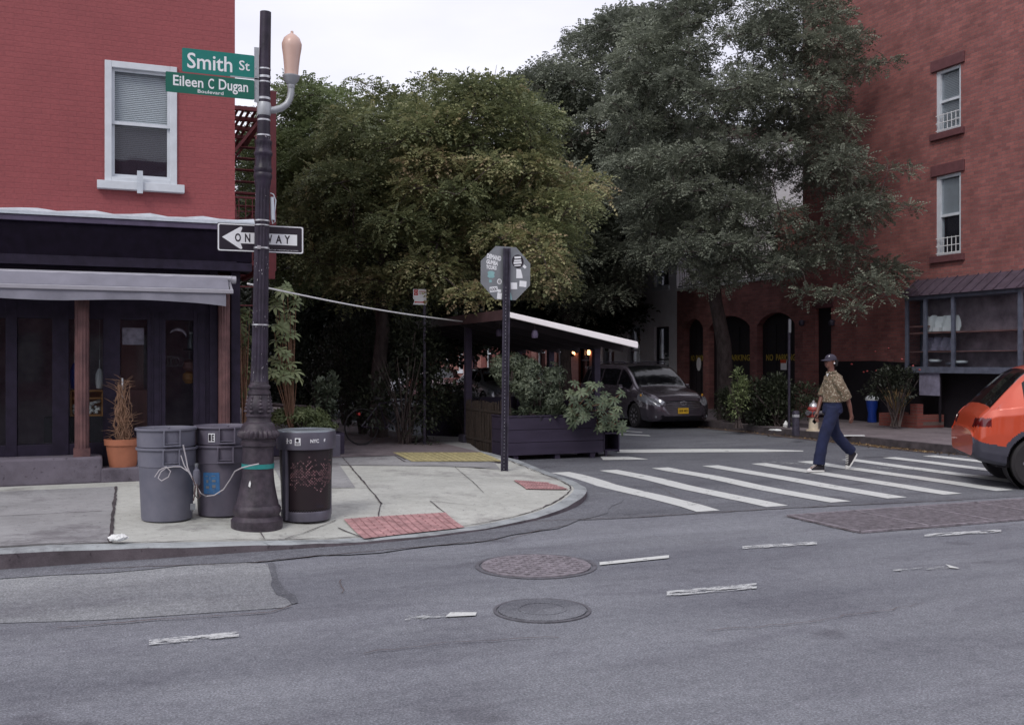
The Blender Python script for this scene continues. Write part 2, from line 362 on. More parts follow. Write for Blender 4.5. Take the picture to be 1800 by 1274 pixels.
M['leaf_gold'] = leafmat('leaf_gold', [(0,(.08,.098,.052)), (.45,(.19,.22,.11)), (.72,(.32,.34,.17)), (.86,(.42,.40,.21)), (1,(.34,.26,.16))], .32)
M['leaf_locust'] = leafmat('leaf_locust', [(0,(.085,.096,.074)), (.5,(.19,.212,.162)), (1,(.36,.39,.30))], .3)
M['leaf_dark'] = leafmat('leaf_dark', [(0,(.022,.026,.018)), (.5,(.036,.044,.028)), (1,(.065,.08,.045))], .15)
M['leaf_green'] = leafmat('leaf_green', [(0,(.09,.12,.055)), (.6,(.21,.26,.12)), (1,(.34,.40,.19))], .35)
M['leaf_pale'] = leafmat('leaf_pale', [(0,(.14,.18,.09)), (.6,(.26,.32,.16)), (1,(.40,.45,.24))], .25)
M['leaf_sage2'] = leafmat('leaf_castor', [(0,(.05,.07,.045)), (.6,(.105,.14,.085)), (1,(.18,.22,.13))], .22)
M['leaf_sage'] = leafmat('leaf_sage', [(0,(.055,.07,.05)), (.6,(.12,.15,.10)), (1,(.20,.23,.16))], .2)
M['litter'] = leafmat('leaf_litter', [(0,(.10,.06,.03)), (.6,(.24,.15,.07)), (1,(.35,.28,.16))], .1)
M['skin'] = mat('skin', (.17,.078,.058), .5, var=.08, scale=8, bmp=.05)
M['hair'] = mat('hair', (.012,.009,.009), .8, var=.2)
M['denim'] = mat('denim', (.009,.014,.050), .9, var=.28, scale=7, bmp=.3)
M['cap'] = mat('cap_cloth', (.035,.03,.05), .8, var=.15, bmp=.1)
M['shoe_black'] = mat('shoe_canvas', (.014,.011,.017), .8, var=.15)
M['rubber_white'] = mat('shoe_rubber', (.68,.68,.66), .6, var=.05)
def shirtmat():
    m, t, b = newmat('patterned_shirt'); v = coords(t)
    a = noise(t, v, 22, 5, .75); vo = N(t, 'ShaderNodeTexVoronoi'); vo.inputs['Scale'].default_value = 30; t.links.new(v, vo.inputs[0])
    c = ramp(t, a, [(.38, (.075,.065,.04)), (.47, (.17,.14,.09)), (.52, (.10,.045,.03)), (.57, (.27,.23,.16)), (.66, (.38,.34,.27))])
    c = mixc(t, ramp(t, vo.outputs[0], [(.16, (1,1,1)), (.22, (0,0,0))]), c, (.5,.46,.36))
    t.links.new(c, b.inputs['Base Color']); b.inputs['Roughness'].default_value = .85; bump(t, b, noise(t, v, 9, 2), .5, .02); return m
M['shirt'] = shirtmat()
def perfmat():
    m, t, b = newmat('perforated_steel'); tc = N(t, 'ShaderNodeTexCoord'); sp = N(t, 'ShaderNodeSeparateXYZ'); t.links.new(tc.outputs['Object'], sp.inputs[0])
    at = N(t, 'ShaderNodeMath', operation='ARCTAN2'); t.links.new(sp.outputs[1], at.inputs[0]); t.links.new(sp.outputs[0], at.inputs[1])
    ma = N(t, 'ShaderNodeMath', operation='MULTIPLY'); t.links.new(at.outputs[0], ma.inputs[0]); ma.inputs[1].default_value = 13
    mz = N(t, 'ShaderNodeMath', operation='MULTIPLY'); t.links.new(sp.outputs[2], mz.inputs[0]); mz.inputs[1].default_value = 48
    cb = N(t, 'ShaderNodeCombineXYZ')
    t.links.new(ma.outputs[0], cb.inputs[0]); t.links.new(mz.outputs[0], cb.inputs[1])
    rt = N(t, 'ShaderNodeMapping'); rt.inputs['Rotation'].default_value = (0,0,R(45)); t.links.new(cb.outputs[0], rt.inputs[0])
    fr = N(t, 'ShaderNodeVectorMath', operation='FRACTION'); t.links.new(rt.outputs[0], fr.inputs[0])
    sb = N(t, 'ShaderNodeVectorMath', operation='SUBTRACT'); t.links.new(fr.outputs[0], sb.inputs[0]); sb.inputs[1].default_value = (.5,.5,0)
    s2 = N(t, 'ShaderNodeSeparateXYZ'); t.links.new(sb.outputs[0], s2.inputs[0]); c2 = N(t, 'ShaderNodeCombineXYZ')
    t.links.new(s2.outputs[0], c2.inputs[0]); t.links.new(s2.outputs[1], c2.inputs[1])
    ln = N(t, 'ShaderNodeVectorMath', operation='LENGTH'); t.links.new(c2.outputs[0], ln.inputs[0])
    gt = N(t, 'ShaderNodeMath', operation='GREATER_THAN'); t.links.new(ln.outputs[1], gt.inputs[0]); gt.inputs[1].default_value = .32
    t.links.new(gt.outputs[0], b.inputs['Alpha']); b.inputs['Base Color'].default_value = (.022,.016,.02,1); b.inputs['Roughness'].default_value = .5
    return m
M['perf'] = perfmat()

# ================================================================== GROUND AND STREETS
KY, KX, KR = 8.9, 5.9, 4.0                      # kerb of the main street, kerb of the side street, corner radius
KX2 = 14.07
def kerb_pts():
    pts = []                                     # (x, y, inward normal, kerb height)
    def kh(x, y):
        a = math.degrees(math.atan2(x-(KX-KR), (KY+KR)-y)) if (x > KX-KR and y < KY+KR) else (0 if y < KY+.01 else 90)
        if x <= KX-KR:  return .15 if x < -.4 else .15-(x+.4)/2.3*.11
        if y >= KY+KR:  return min(.15, .06+(y-KY-KR)*.06)
        ks = [(0,.04),(22,.03),(38,.045),(52,.085),(62,.09),(75,.05),(90,.06)]
        for (a0,h0),(a1,h1) in zip(ks, ks[1:]):
            if a <= a1: return h0+(h1-h0)*(a-a0)/(a1-a0)
        return .06
    for x in (-60,-30,-12,-6,-4,-2,-1,-.4,0,.3,.6,.9,1.2,1.5,1.7): pts.append((x, KY, 0, 1))
    for k in range(0, 25):
        a = R(90*k/24); pts.append((KX-KR+KR*math.sin(a), KY+KR-KR*math.cos(a), -math.sin(a), math.cos(a)))
    for y in (13.3,13.8,14.3,14.8,15.5,17,20,26,40,70,140): pts.append((KX, y, -1, 0))
    return [(x,y,nx,ny,kh(x,y)) for x,y,nx,ny in pts]
KP = kerb_pts()
def zs(x, y):                                    # height of the corner pavement
    best = min(KP[1:-1], key=lambda p: (p[0]-x)**2+(p[1]-y)**2) if (x > -.5 and y < 15) else None
    if x <= -.5 or y >= 15: return .15
    off = (x-best[0])*best[2]+(y-best[1])*best[3]; s = max(0, min(1, (off-.1)/1.7))
    return best[4]+(.15-best[4])*(s*s*(3-2*s))
g = MB(); g.add([(-700,-700,-.03),(700,-700,-.03),(700,700,-.03),(-700,700,-.03)], [(0,1,2,3)])
struct(g.build('ground', M['patch_dark']))
g = MB(); g.box(-70,140,-6,KY+2.2,-.3,0); struct(g.build('road', M['asphalt']))
# side street with its own, darker surface, lapping 4 mm over the main road
g = MB()
edge = [W(905,918), W(980,917), W(1100,911), W(1250,901), W(1380,894), W(1560,885), W(1720,877), W(1840,870)]
out = [(p.x, p.y, .004) for p in edge]+[(17.5,10.5,.004),(KX2+.35,14.5,.004),(KX2+.35,140,.004),(KX-.25,140,.004),(KX-.25,13.2,.004),(4.8,10.6,.004)]
g.poly(out); struct(g.build('side_street', M['asphalt_side']))
g = MB(); pl = [(W(u,v).x, W(u,v).y) for u,v in ((-80,1000),(60,990),(240,982),(380,986),(472,992),(480,1020),(478,1030),(488,1045),(505,1052),(512,1062),(500,1068),(430,1073),(300,1082),(180,1090),(50,1094),(-80,1098))]
g.poly([(x,y,.004) for x,y in pl]); struct(g.build('road_patch', M['patch_light']))
g = MB(); g.poly([(x,y,.006) for x,y in [W(u,v)[:2] for u,v in ((470,990),(482,990),(488,1018),(500,1036),(520,1048),(524,1060),(514,1063),(503,1052),(486,1046),(476,1030),(478,1018))]]); struct(g.build('road_crack', M['patch_dark']))
# gutter strip
g = MB(); n = len(KP); a = [(x-nx*.0, y-ny*.0) for x,y,nx,ny,h in KP]; b_ = [(x-nx*(.42+.05*math.sin(i*1.7)), y-ny*(.42+.05*math.sin(i*1.7))) for i,(x,y,nx,ny,h) in enumerate(KP)]
g.add([(x,y,.009) for x,y in a]+[(x,y,.009) for x,y in b_], [(i+1,i,n+i,n+i+1) for i in range(n-1)]); struct(g.build('gutter', M['asphalt_gutter']))
# kerb
g = MB(); vs = []
for i,(x,y,nx,ny,h) in enumerate(KP):
    j = .004*math.sin(i*2.3)
    vs += [(x-nx*.012, y-ny*.012, -.05), (x-nx*.008, y-ny*.008, h*.85+j), (x+nx*.015, y+ny*.015, h+j), (x+nx*.15, y+ny*.15, h+.003)]
fs = []
for i in range(n-1):
    for k in (1,2): fs.append((i*4+k, (i+1)*4+k, (i+1)*4+k+1, i*4+k+1))
g.add(vs, fs); struct(g.build('kerb', M['kerb'], smooth=True, ang=50))
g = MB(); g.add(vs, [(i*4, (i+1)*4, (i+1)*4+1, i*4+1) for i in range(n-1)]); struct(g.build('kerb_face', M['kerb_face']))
# corner pavement
g = MB(); offs = [.15,.3,.5,.8,1.1,1.45,1.8,2.2,2.6]; vs = []
def hgt(h, off):
    s = max(0, min(1, (off-.1)/1.7)); return h+(.15-h)*(s*s*(3-2*s))
for x,y,nx,ny,h in KP:
    vs += [(x+nx*o, y+ny*o, hgt(h,o)) for o in offs]
m_ = len(offs)
fs = [(i*m_+k, (i+1)*m_+k, (i+1)*m_+k+1, i*m_+k+1) for i in range(n-1) for k in range(m_-1)]
g.add(vs, fs); inner = [(x+nx*2.6, y+ny*2.6, .15) for x,y,nx,ny,h in KP]
g.poly(inner+[(-60,140,.15)]); struct(g.build('pavement', M['pave'], smooth=True, ang=60))
def lay(px, mat_, name, dz=.004, zf=None, nsub=5):       # a sheet that follows the pavement (quad given by 4 image-surveyed corners)
    P = [Vector((p[0], p[1], 0)) for p in px]; g = MB(); vs = []
    for i in range(nsub+1):
        for j in range(nsub+1):
            s, t_ = i/nsub, j/nsub; p = (P[0]*(1-s)+P[1]*s)*(1-t_)+(P[3]*(1-s)+P[2]*s)*t_
            vs.append((p.x, p.y, zs(p.x,p.y)+dz))
    k = nsub+1
    g.add(vs, [(i*k+j, (i+1)*k+j, (i+1)*k+j+1, i*k+j+1) for i in range(nsub) for j in range(nsub)])
    return g.build(name, mat_)
def Wp(u, v, z=.1): p = W(u, v, z); return (p.x, p.y)
# darker slabs
struct(lay([(-7,9.07),(.02,9.07),(.10,13.0),(-7,13.0)], M['pave_grey'], 'pavement_slab', .005, nsub=14))
struct(lay([Wp(470,800,.15),Wp(585,800,.15),Wp(625,862,.12),Wp(500,862,.12)], M['pave_grey'], 'pavement_slab', .005, nsub=8))
struct(lay([Wp(590,760,.15),Wp(810,768,.15),Wp(880,820,.15),Wp(590,818,.15)], M['pave_grey'], 'pavement_slab', .006, nsub=8))
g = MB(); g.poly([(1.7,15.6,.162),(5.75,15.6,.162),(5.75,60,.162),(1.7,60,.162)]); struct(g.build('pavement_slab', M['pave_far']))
# joints between slabs
jt = MB()
def joint(p, q, wd=.014):
    p, q = Vector((p[0],p[1],0)), Vector((q[0],q[1],0)); L = (q-p).length; k = max(2, int(L/.15)); t_ = (q-p)/L; r_ = Vector((-t_.y, t_.x, 0)); vs = []
    for i in range(k+1):
        c = p+t_*L*i/k; ww = wd*(.6+.7*random.random()); c2 = c+r_*random.uniform(-.006,.006)
        for s in (-1,1):
            e = c2+r_*s*ww/2; vs.append((e.x, e.y, zs(e.x,e.y)+.009))
    jt.add(vs, [(2*i, 2*i+1, 2*i+3, 2*i+2) for i in range(k)])
for a_, b2, wd in (((.10,13.0),(.02,9.07),.032),(Wp(590,790,.15),Wp(670,895,.08),.02),(Wp(670,895,.08),Wp(655,948,.04),.012),(Wp(600,818,.15),Wp(890,818,.15),.012),
      (Wp(250,868,.15),Wp(600,862,.13),.012),(Wp(755,888,.08),Wp(785,907,.05),.012),(Wp(655,948,.05),Wp(595,925,.08),.016),(Wp(755,888,.08),Wp(860,892,.07),.008),(Wp(800,820,.15),Wp(850,870,.1),.008),
      (Wp(590,920,.06),Wp(500,948,.06),.010),(Wp(455,935,.07),Wp(465,950,.06),.012),(Wp(455,950,.06),Wp(650,952,.04),.010),(Wp(660,780,.15),Wp(712,812,.15),.03),(Wp(712,812,.15),Wp(880,812,.15),.02),(Wp(690,796,.15),Wp(712,808,.15),.03)):
    joint(a_, b2, wd)
for i in range(2, len(KP)-9):
    p, q = KP[i], KP[i+1]; joint((p[0]+p[2]*.19, p[1]+p[3]*.19), (q[0]+q[2]*.19, q[1]+q[3]*.19), .016)
for y in (10.9,): joint((-6.5,y),(-.05,y),.012)
for y in (17.1,18.6,20.1,21.6,23.1,24.6): joint((1.8,y),(5.7,y),.014)
struct(jt.build('pavement_joint', M['joint']))
# far pavement (right side of the side street)
g = MB(); pts = []
for k in range(13):
    a = R(90*k/12); pts.append((KX2+KR-KR*math.sin(a), KY+KR-KR*math.cos(a)))
pts = [(140,KY)]+pts+[(KX2,140)]
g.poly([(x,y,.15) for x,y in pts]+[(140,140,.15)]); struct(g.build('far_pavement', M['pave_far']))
g = MB(); n2 = len(pts); g.add([(x,y,-.02) for x,y in pts]+[(x,y,.153) for x,y in pts]+[(x+.16,y+.0,.153) if i > n2-6 else (x+.08,y+.12,.153) for i,(x,y) in enumerate(pts)],
      [(i,i+1,n2+i+1,n2+i) for i in range(n2-1)]+[(n2+i,n2+i+1,2*n2+i+1,2*n2+i) for i in range(n2-1)])
struct(g.build('far_kerb', M['joint']))
g = MB(); g.poly([(KX2-.30,14,.010),(KX2-.01,14,.010),(KX2-.01,60,.010),(KX2-.34,60,.010)]); struct(g.build('far_gutter', M['leafdirt']))
# crosswalk and lines
g = MB()
for i in range(9):
    x = 6.02+.905*i; y0 = 9.45+.02*i; y1 = 13.62; xx = []
    k = 10
    for j in range(k+1):
        y = y0+(y1-y0)*j/k; wv = .035*math.sin(j*.9+i)*(1 if i < 3 else .4)
        xx.append((x+wv+.012*random.uniform(-1,1)+(.10*(j/k) if i == 0 else .04*j/k), y))
    w_ = .30
    g.add([(a,b,.010) for a,b in xx]+[(a+w_,b,.010) for a,b in xx], [(j,k+1+j,k+2+j,j+1) for j in range(k)])
struct(g.build('crosswalk', M['paint']))
g = MB()
sline = [W(1085,791),W(1160,790),W(1250,789.5),W(1340,790),W(1412,792.5)]; nline = [W(1085,796.5),W(1160,796),W(1250,795.3),W(1340,795),W(1412,794)]
g.add([(p.x,p.y,.010) for p in sline]+[(p.x,p.y,.010) for p in nline], [(i+5,i+6,i+1,i) for i in range(4)])
g.poly([(p.x,p.y,.010) for p in (W(1055,803),W(1060,809),W(1140,808),W(1105,803))])
g.poly([(p.x,p.y,.010) for p in (W(1088,763),W(1088,764.5),W(1144,767),W(1140,765))])
g.poly([(p.x,p.y,.010) for p in (W(1088,756.5),W(1088,757.6),W(1128,761),W(1130,760))])
struct(g.build('stop_line', M['paint']))
g = MB()
def dash(u0,v0,u1,v1,wpx):
    g.poly([(p.x,p.y,.010) for p in (W(u0,v0+wpx/2), W(u1,v1+wpx/2), W(u1,v1-wpx/2), W(u0,v0-wpx/2))])
dash(262,1131,420,1116,9); dash(1172,1045,1330,1031,9); dash(1305,963.5,1436,955.5,5); dash(1625,942,1760,934,5)
struct(g.build('lane_line', M['paint_worn']))
g = MB(); dash(712,1088,800,1082,8); dash(1570,1004,1668,998,4); dash(1340,812,1660,829,1.5)
struct(g.build('lane_line', M['paint_faint']))
g = MB(); dash(1054,992,1176,979.5,5); g.poly([(p.x,p.y,.010) for p in (W(782,1086),W(836,1083.5),W(838,1078),W(792,1078))]); g.poly([(p.x,p.y,.010) for p in (W(1662,993),W(1687,1000),W(1683,1000.5),W(1670,999.5))])
struct(g.build('lane_line', M['paint']))

# cracks in the asphalt
g = MB(); rr = random.Random(31)
def crack(px, wd):
    pts = [W(u,v) for u,v in px]; P = []
    for a_, b2 in zip(pts, pts[1:]):
        k = max(2, int((b2-a_).length/.08))
        for i in range(k): P.append(a_.lerp(b2, i/k)+Vector((rr.gauss(0,.012), rr.gauss(0,.012), 0)))
    vs = []
    for i,p in enumerate(P):
        t_ = (P[min(i+1,len(P)-1)]-P[max(i-1,0)]).normalized(); r_ = Vector((-t_.y,t_.x,0)); q = wd*rr.uniform(.3,1)
        vs += [(p.x+r_.x*q,p.y+r_.y*q,.0115),(p.x-r_.x*q,p.y-r_.y*q,.0115)]
    g.add(vs, [(2*i,2*i+1,2*i+3,2*i+2) for i in range(len(P)-1)])
for px, wd in (([(110,1006),(240,998),(420,992),(560,978),(700,966),(900,948)],.008),([(900,948),(935,936),(1010,922)],.008),([(600,1020),(606,1048)],.006),([(110,1104),(300,1090),(480,1078),(520,1062)],.009),
      ([(905,918),(1100,911),(1380,894),(1700,879)],.010),([(1380,908),(1500,936),(1700,926)],.008),([(640,1150),(820,1128),(1010,1122)],.005),([(1240,1110),(1420,1096),(1640,1060)],.005),([(1150,852),(1200,880)],.004)): crack(px, wd)
struct(g.build('road_crack', M['leafdirt']))
# tactile plates
def tactile(px, m, label, z=.08):
    P = [Wp(u,v,z) for u,v in px]; o = lay(P, m, 'tactile_plate', .013, nsub=7)
    tag(o, label, 'tactile paving', 'tactile plates set in the corner pavement'); g = MB()
    for i in range(12):
        for j in range(7):
            s, t_ = (i+.5)/12, (j+.5)/7; x = (P[0][0]*(1-s)+P[1][0]*s)*(1-t_)+(P[3][0]*(1-s)+P[2][0]*s)*t_; y = (P[0][1]*(1-s)+P[1][1]*s)*(1-t_)+(P[3][1]*(1-s)+P[2][1]*s)*t_
            g.lathe([(.022,0),(.018,.006),(.008,.008)], 8, (x,y,zs(x,y)+.012))
    g.build('dome', m, o, smooth=True)['kind'] = 'stuff'
    g = MB()
    for i in range(1,14):
        s = i/14; a = [((P[0][k]*(1-s)+P[1][k]*s), (P[3][k]*(1-s)+P[2][k]*s)) for k in (0,1)]; p, q = Vector((a[0][0],a[1][0],0)), Vector((a[0][1],a[1][1],0)); vs = []
        for j in range(9): c = p.lerp(q, j/8); vs += [(c.x-.004,c.y,zs(c.x,c.y)+.0165),(c.x+.004,c.y,zs(c.x,c.y)+.0165)]
        g.add(vs, [(2*j,2*j+1,2*j+3,2*j+2) for j in range(8)])
    g.build('groove', M['groove_red'] if m is M['tact_red'] else M['groove_yel'], o)['kind'] = 'stuff'
    return o
tactile([(640,946),(817,925),(783,906),(604,921)], M['tact_red'], 'faded red tactile plate at the kerb right of the mesh litter bin', .05)
tactile([(925,866),(1000,864),(962,847.5),(903,848)], M['tact_red'], 'small faded red tactile plate by the crosswalk end of the corner', .07)
tactile([(724,812),(884,811),(846,796),(690,796)], M['tact_yel'], 'yellow tactile plate in front of the dark shrubs', .15)

# manholes, grating, litter
def manhole(u, v, wpx, label, rings):
    p = W(u,v,0); r_ = wpx/2*(FOC*CAM_H/(v-HOR))/FOC
    t = thing('manhole_cover', label, 'manhole cover', (p.x,p.y,0))
    MB().lathe([(r_,.002),(r_,.0085),(r_*.94,.0095),(r_*.93,.005)], 64, caps=False).build('rim', M['iron'], t, True)
    g = MB(); g.lathe([(r_*.90,.002),(r_*.90,.012),(r_*.88,.013)], 64)
    if rings:
        k = int(r_/.05)
        for i in range(-k,k+1):
            for j in range(-k,k+1):
                x, y = i*.052, j*.052
                if math.hypot(x,y) < r_*.82 and (i+j) % 2 == 0: g.box(x-.019,x+.019,y-.019,y+.019,.012,.019)
    else:
        g.lathe([(r_*.5,.012),(r_*.5,.017),(r_*.46,.017),(r_*.46,.012)], 48, caps=False)
    g.build('lid', M['iron_rust'] if rings else M['asphalt_gutter'], t)
manhole(942, 995, 214, 'large round manhole cover with a waffle grid nearer the corner kerb', True)
manhole(953, 1073, 172, 'smaller smooth round manhole cover nearer the bottom of the picture', False)
g0 = W(1440,908); t = thing('road_grating', 'long rusty ventilation grating sunk in the road by the orange car', 'grating', (6.75, 7.72, 0))
g = MB(); Lg, Wg = 6.2, 1.1
for k in range(8):
    x = k*Lg/7; g.box(x-.02,x+.02,0,Wg,.004,.022)
g.box(0,Lg,-.03,.02,.004,.022); g.box(0,Lg,Wg-.02,Wg+.03,.004,.022); g.build('frame', M['iron_rust'], t)
g = MB(); k = 26
for i in range(k): y = .03+i*(Wg-.06)/(k-1); g.box(.02,Lg-.02,y-.007,y+.007,.005,.018)
g.build('bars', M['iron_rust'], t); MB().box(0.0,Lg,0,Wg,.0,.0035).build('shaft', M['dark'], t)
def crumple(name, c, r_, label, m=None, n=3, seed=1, flat=.4, cat='litter'):
    rr = random.Random(seed); g = MB()
    for q in range(n):
        cx, cy = c[0]+rr.uniform(-r_,r_)*(1 if n > 1 else 0), c[1]+rr.uniform(-r_,r_)*.5*(1 if n > 1 else 0)
        prof = []
        for i in range(6):
            a = math.pi*i/5; prof.append([( cx+(r_*.6*math.sin(a)+.001)*math.cos(b)*rr.uniform(.5,1.3), cy+(r_*.6*math.sin(a)+.001)*math.sin(b)*rr.uniform(.5,1.3), c[2]+r_*flat*(1-math.cos(a))*rr.uniform(.6,1)) for b in [2*math.pi*k/9 for k in range(9)]])
        g.loft(prof)
    return tag(g.build(name, m or M['paper']), label, cat)
p = W(213,952,.15); crumple('crumpled_paper', (p.x,p.y+.03,.15), .08, 'crumpled white paper lying on the kerb edge left of the grey bins', n=4)
p = W(1365,757,.15); crumple('crumpled_paper', (p.x,p.y,.15), .16, 'flat white scrap of paper on the far kerb below the bush', n=2, seed=3, flat=.15)
p = W(1381,752,.15); crumple('plastic_cup', (p.x,p.y,.15), .10, 'small pale crumpled cup on the far kerb left of the bollard', n=1, seed=4, flat=.9)
p = W(1500,766,.15); tag(MB().box(-.22,.22,-.06,.06,0,.012, Matrix.Translation((p.x,p.y,.152)) @ Matrix.Rotation(R(-20),4,'Z')).build('flattened_napkin', M['paper']), 'flat pale napkin on the far pavement behind the walking person', 'litter')

# ================================================================== FOLIAGE
def leaf_mesh(name, P, D, S, T, tpl, mt, parent, droop=0, seed=0):
    """P positions (n,3), D directions (n,3), S scale (n), T tint (n); tpl (verts, quads) template along +x"""
    rs = np.random.RandomState(seed); tv, tf = tpl; tv = np.array(tv, float); n = len(P); m_ = len(tv)
    X = D/np.linalg.norm(D, axis=1, keepdims=True)
    up = np.tile([0.,0.,1.], (n,1))+rs.normal(0,.35,(n,3)); Y = np.cross(up, X); Y /= np.linalg.norm(Y, axis=1, keepdims=True)+1e-9; Z = np.cross(X, Y)
    V = P[:,None,:]+S[:,None,None]*(tv[None,:,0:1]*X[:,None,:]+tv[None,:,1:2]*Y[:,None,:]+tv[None,:,2:3]*Z[:,None,:])
    V = V.reshape(-1,3); q = np.array(tf); Fq = (q[None]+(np.arange(n)*m_)[:,None,None]).reshape(-1,4)
    me = bpy.data.meshes.new(name); me.vertices.add(len(V)); me.vertices.foreach_set('co', V.ravel().astype(np.float32))
    me.loops.add(Fq.size); me.loops.foreach_set('vertex_index', Fq.ravel().astype(np.int32))
    me.polygons.add(len(Fq)); me.polygons.foreach_set('loop_start', (np.arange(len(Fq))*4).astype(np.int32))
    me.update(calc_edges=True)
    at = me.attributes.new('tint', 'FLOAT', 'POINT'); tt = np.repeat(T, m_)+rs.normal(0,.03,n*m_); at.data.foreach_set('value', np.clip(tt,0,1).astype(np.float32))
    me.materials.append(mt); o = bpy.data.objects.new(name, me); COL.objects.link(o)
    if parent: o.parent = parent
    return o
def frond_tpl(pairs=6, ll=.24, lw=.085, droop=.45):
    vs, fs = [], []
    def leaf(bx, bz, ax, ay, az, l):
        o = len(vs); d = Vector((ax,ay,az)).normalized(); s_ = d.cross(Vector((0,0,1))).normalized()
        b = Vector((bx,0,bz)); vs.extend([tuple(b), tuple(b+d*l*.5+s_*lw), tuple(b+d*l+Vector((0,0,-.05))), tuple(b+d*l*.5-s_*lw)]); fs.append((o,o+1,o+2,o+3))
    for i in range(pairs):
        x = .12+.83*i/(pairs-1); z = -droop*x*x; l = ll*(1-.35*abs(x-.45))
        leaf(x, z, .45, 1, -.25, l); leaf(x, z, .45, -1, -.25, l)
    leaf(.97, -droop*.95, 1, 0, -.8, ll); return vs, fs
def oval_tpl(wd=.28): return [(0,0,0),(.35,wd*.5,.04),(.7,wd*.42,.02),(1,0,-.12),(.7,-wd*.42,.02),(.35,-wd*.5,.04)], [(0,1,2,5),(5,2,3,4)]
def diamond(): return [(0,0,0),(.5,.22,.05),(1,0,-.08),(.5,-.22,.05)], [(0,1,2,3)]
def rosette_tpl(k=7, wd=.26, droop=.25):
    vs, fs = [], []
    for i in range(k):
        a = 2*math.pi*i/k; el = .25 if i % 2 else .05; c, s = math.cos(a), math.sin(a)
        for x, y, z in [(0.06,0,0),(.45,wd*.5,.02),(.8,wd*.4,-.04),(1,0,-.16),(.8,-wd*.4,-.04),(.45,-wd*.5,.02)]:
            l = 1-.25*(i % 3 == 1); x *= l; z = z+el*x-droop*x*x; vs.append((.0+z, x*c-y*s, x*s+y*c))
        o = 6*i; fs += [(o,o+1,o+2,o+5),(o+5,o+2,o+3,o+4)]
    return vs, fs
def clump_fronds(clumps, per, size, seed, tint0=.5, tvar=.2, shell=.55, up=.15):
    rs = np.random.RandomState(seed); P, D, S, T = [], [], [], []
    for c, r_, ti in clumps:
        n_ = max(6, int(per*r_*r_)); d = rs.normal(0,1,(n_,3)); d /= np.linalg.norm(d, axis=1, keepdims=True)
        d[:,2] = np.where((d[:,2] < -.2) & (rs.rand(n_) < .6), -d[:,2], d[:,2])
        rad = r_*(shell+(1-shell)*rs.rand(n_))*np.where(rs.rand(n_) < .12, 1.25, 1)
        sq = np.array([1.15,1.15,.62]); P.append(np.array(c)+d*rad[:,None]*sq)
        dd = d*np.array([1,1,.45])+rs.normal(0,.35,(n_,3)); dd[:,2] += up; D.append(dd); S.append(size*(.7+.6*rs.rand(n_))); T.append(np.clip(ti+rs.normal(0,tvar,n_),0,1))
    return np.concatenate(P), np.concatenate(D), np.concatenate(S), np.concatenate(T)
def branches(g, start_nodes, clumps, seed, r0=.09, twigs=3):
    rr = random.Random(seed); nodes = [(Vector(p), r_) for p, r_ in start_nodes]; org = nodes[-1][0]
    for c, r_, ti in sorted(clumps, key=lambda q: (Vector(q[0])-org).length):
        c = Vector(c); b = min(nodes, key=lambda q: (q[0]-c).length*(1.0 if q[0].z < c.z+.4 else 1.6)); L = (c-b[0]).length
        if L < .05: continue
        ra = max(.012, min(b[1]*.72, .018+.018*L)); mid = b[0].lerp(c, .5)+Vector((rr.uniform(-.12,.12), rr.uniform(-.12,.12), rr.uniform(0,.16)))*L
        g.tube([b[0], b[0].lerp(mid,.55), mid, mid.lerp(c,.6), c], [ra*1.15, ra, ra*.85, ra*.7, ra*.55], 6); nodes.append((c, ra*.75))
        for _ in range(twigs):
            e = c+Vector((rr.gauss(0,1), rr.gauss(0,1), rr.gauss(.2,.6))).normalized()*r_*1.05
            g.tube([c, c.lerp(e,.5)+Vector((0,0,.04)), e], [ra*.4+.003, .006, .003], 4)
def in_poly(x, y, poly):
    c = False; j = len(poly)-1
    for i in range(len(poly)):
        xi, yi = poly[i]; xj, yj = poly[j]
        if (yi > y) != (yj > y) and x < (xj-xi)*(y-yi)/(yj-yi)+xi: c = not c
        j = i
    return c
def sample_crown(poly, dm, dh, n_, rmin, rmax, seed, tfun=None):
    """crown volume: its elevation outline, dm mid distance, dh half depth"""
    rr = random.Random(seed); xs = [p[0] for p in poly]; ys = [p[1] for p in poly]; cx, cy = sum(xs)/len(xs), sum(ys)/len(ys); out = []; tries = 0
    hx, hy = (max(xs)-min(xs))/2, (max(ys)-min(ys))/2
    while len(out) < n_ and tries < n_*60:
        tries += 1; u, v = rr.uniform(min(xs),max(xs)), rr.uniform(min(ys),max(ys))
        if not in_poly(u, v, poly): continue
        e = max(0.15, 1-((u-cx)/hx)**2*.8-((v-cy)/hy)**2*.6); d = dm+rr.uniform(-1,1)*dh*math.sqrt(e)
        r_ = rr.uniform(rmin, rmax); p = at_depth(u, v, d)
        if any((Vector(q[0])-p).length < .55*(r_+q[1])*.9 for q in out): continue
        ti = tfun(u, v, rr) if tfun else rr.uniform(.3,.65); out.append((tuple(p), r_, ti))
    return out
def make_tree(name, label, base, trunk_pts, trunk_r, clumps, lm, per, fsize, seed, tpl=None, cat='tree', group=None, twigs=3, tvar=.16):
    t = thing(name, label, cat, base, 0, None, None)
    if group: t['group'] = group
    bs = Vector(base); loc = [Vector(p)-bs for p in trunk_pts]; cl = [(tuple(Vector(c)-bs), r_, ti) for c, r_, ti in clumps]
    g = MB(); g.tube(loc, trunk_r, 12); k = len(loc); nd = [(loc[i], trunk_r[i]*.8) for i in range(max(1,k//2), k)]
    branches(g, nd, cl, seed, twigs=twigs); g.build('trunk', M['bark'], t, True)
    P, D, S, T = clump_fronds(cl, per, fsize, seed, tvar=tvar)
    leaf_mesh('crown', P, D, S, T, tpl or frond_tpl(), lm, t, seed=seed)
    return t
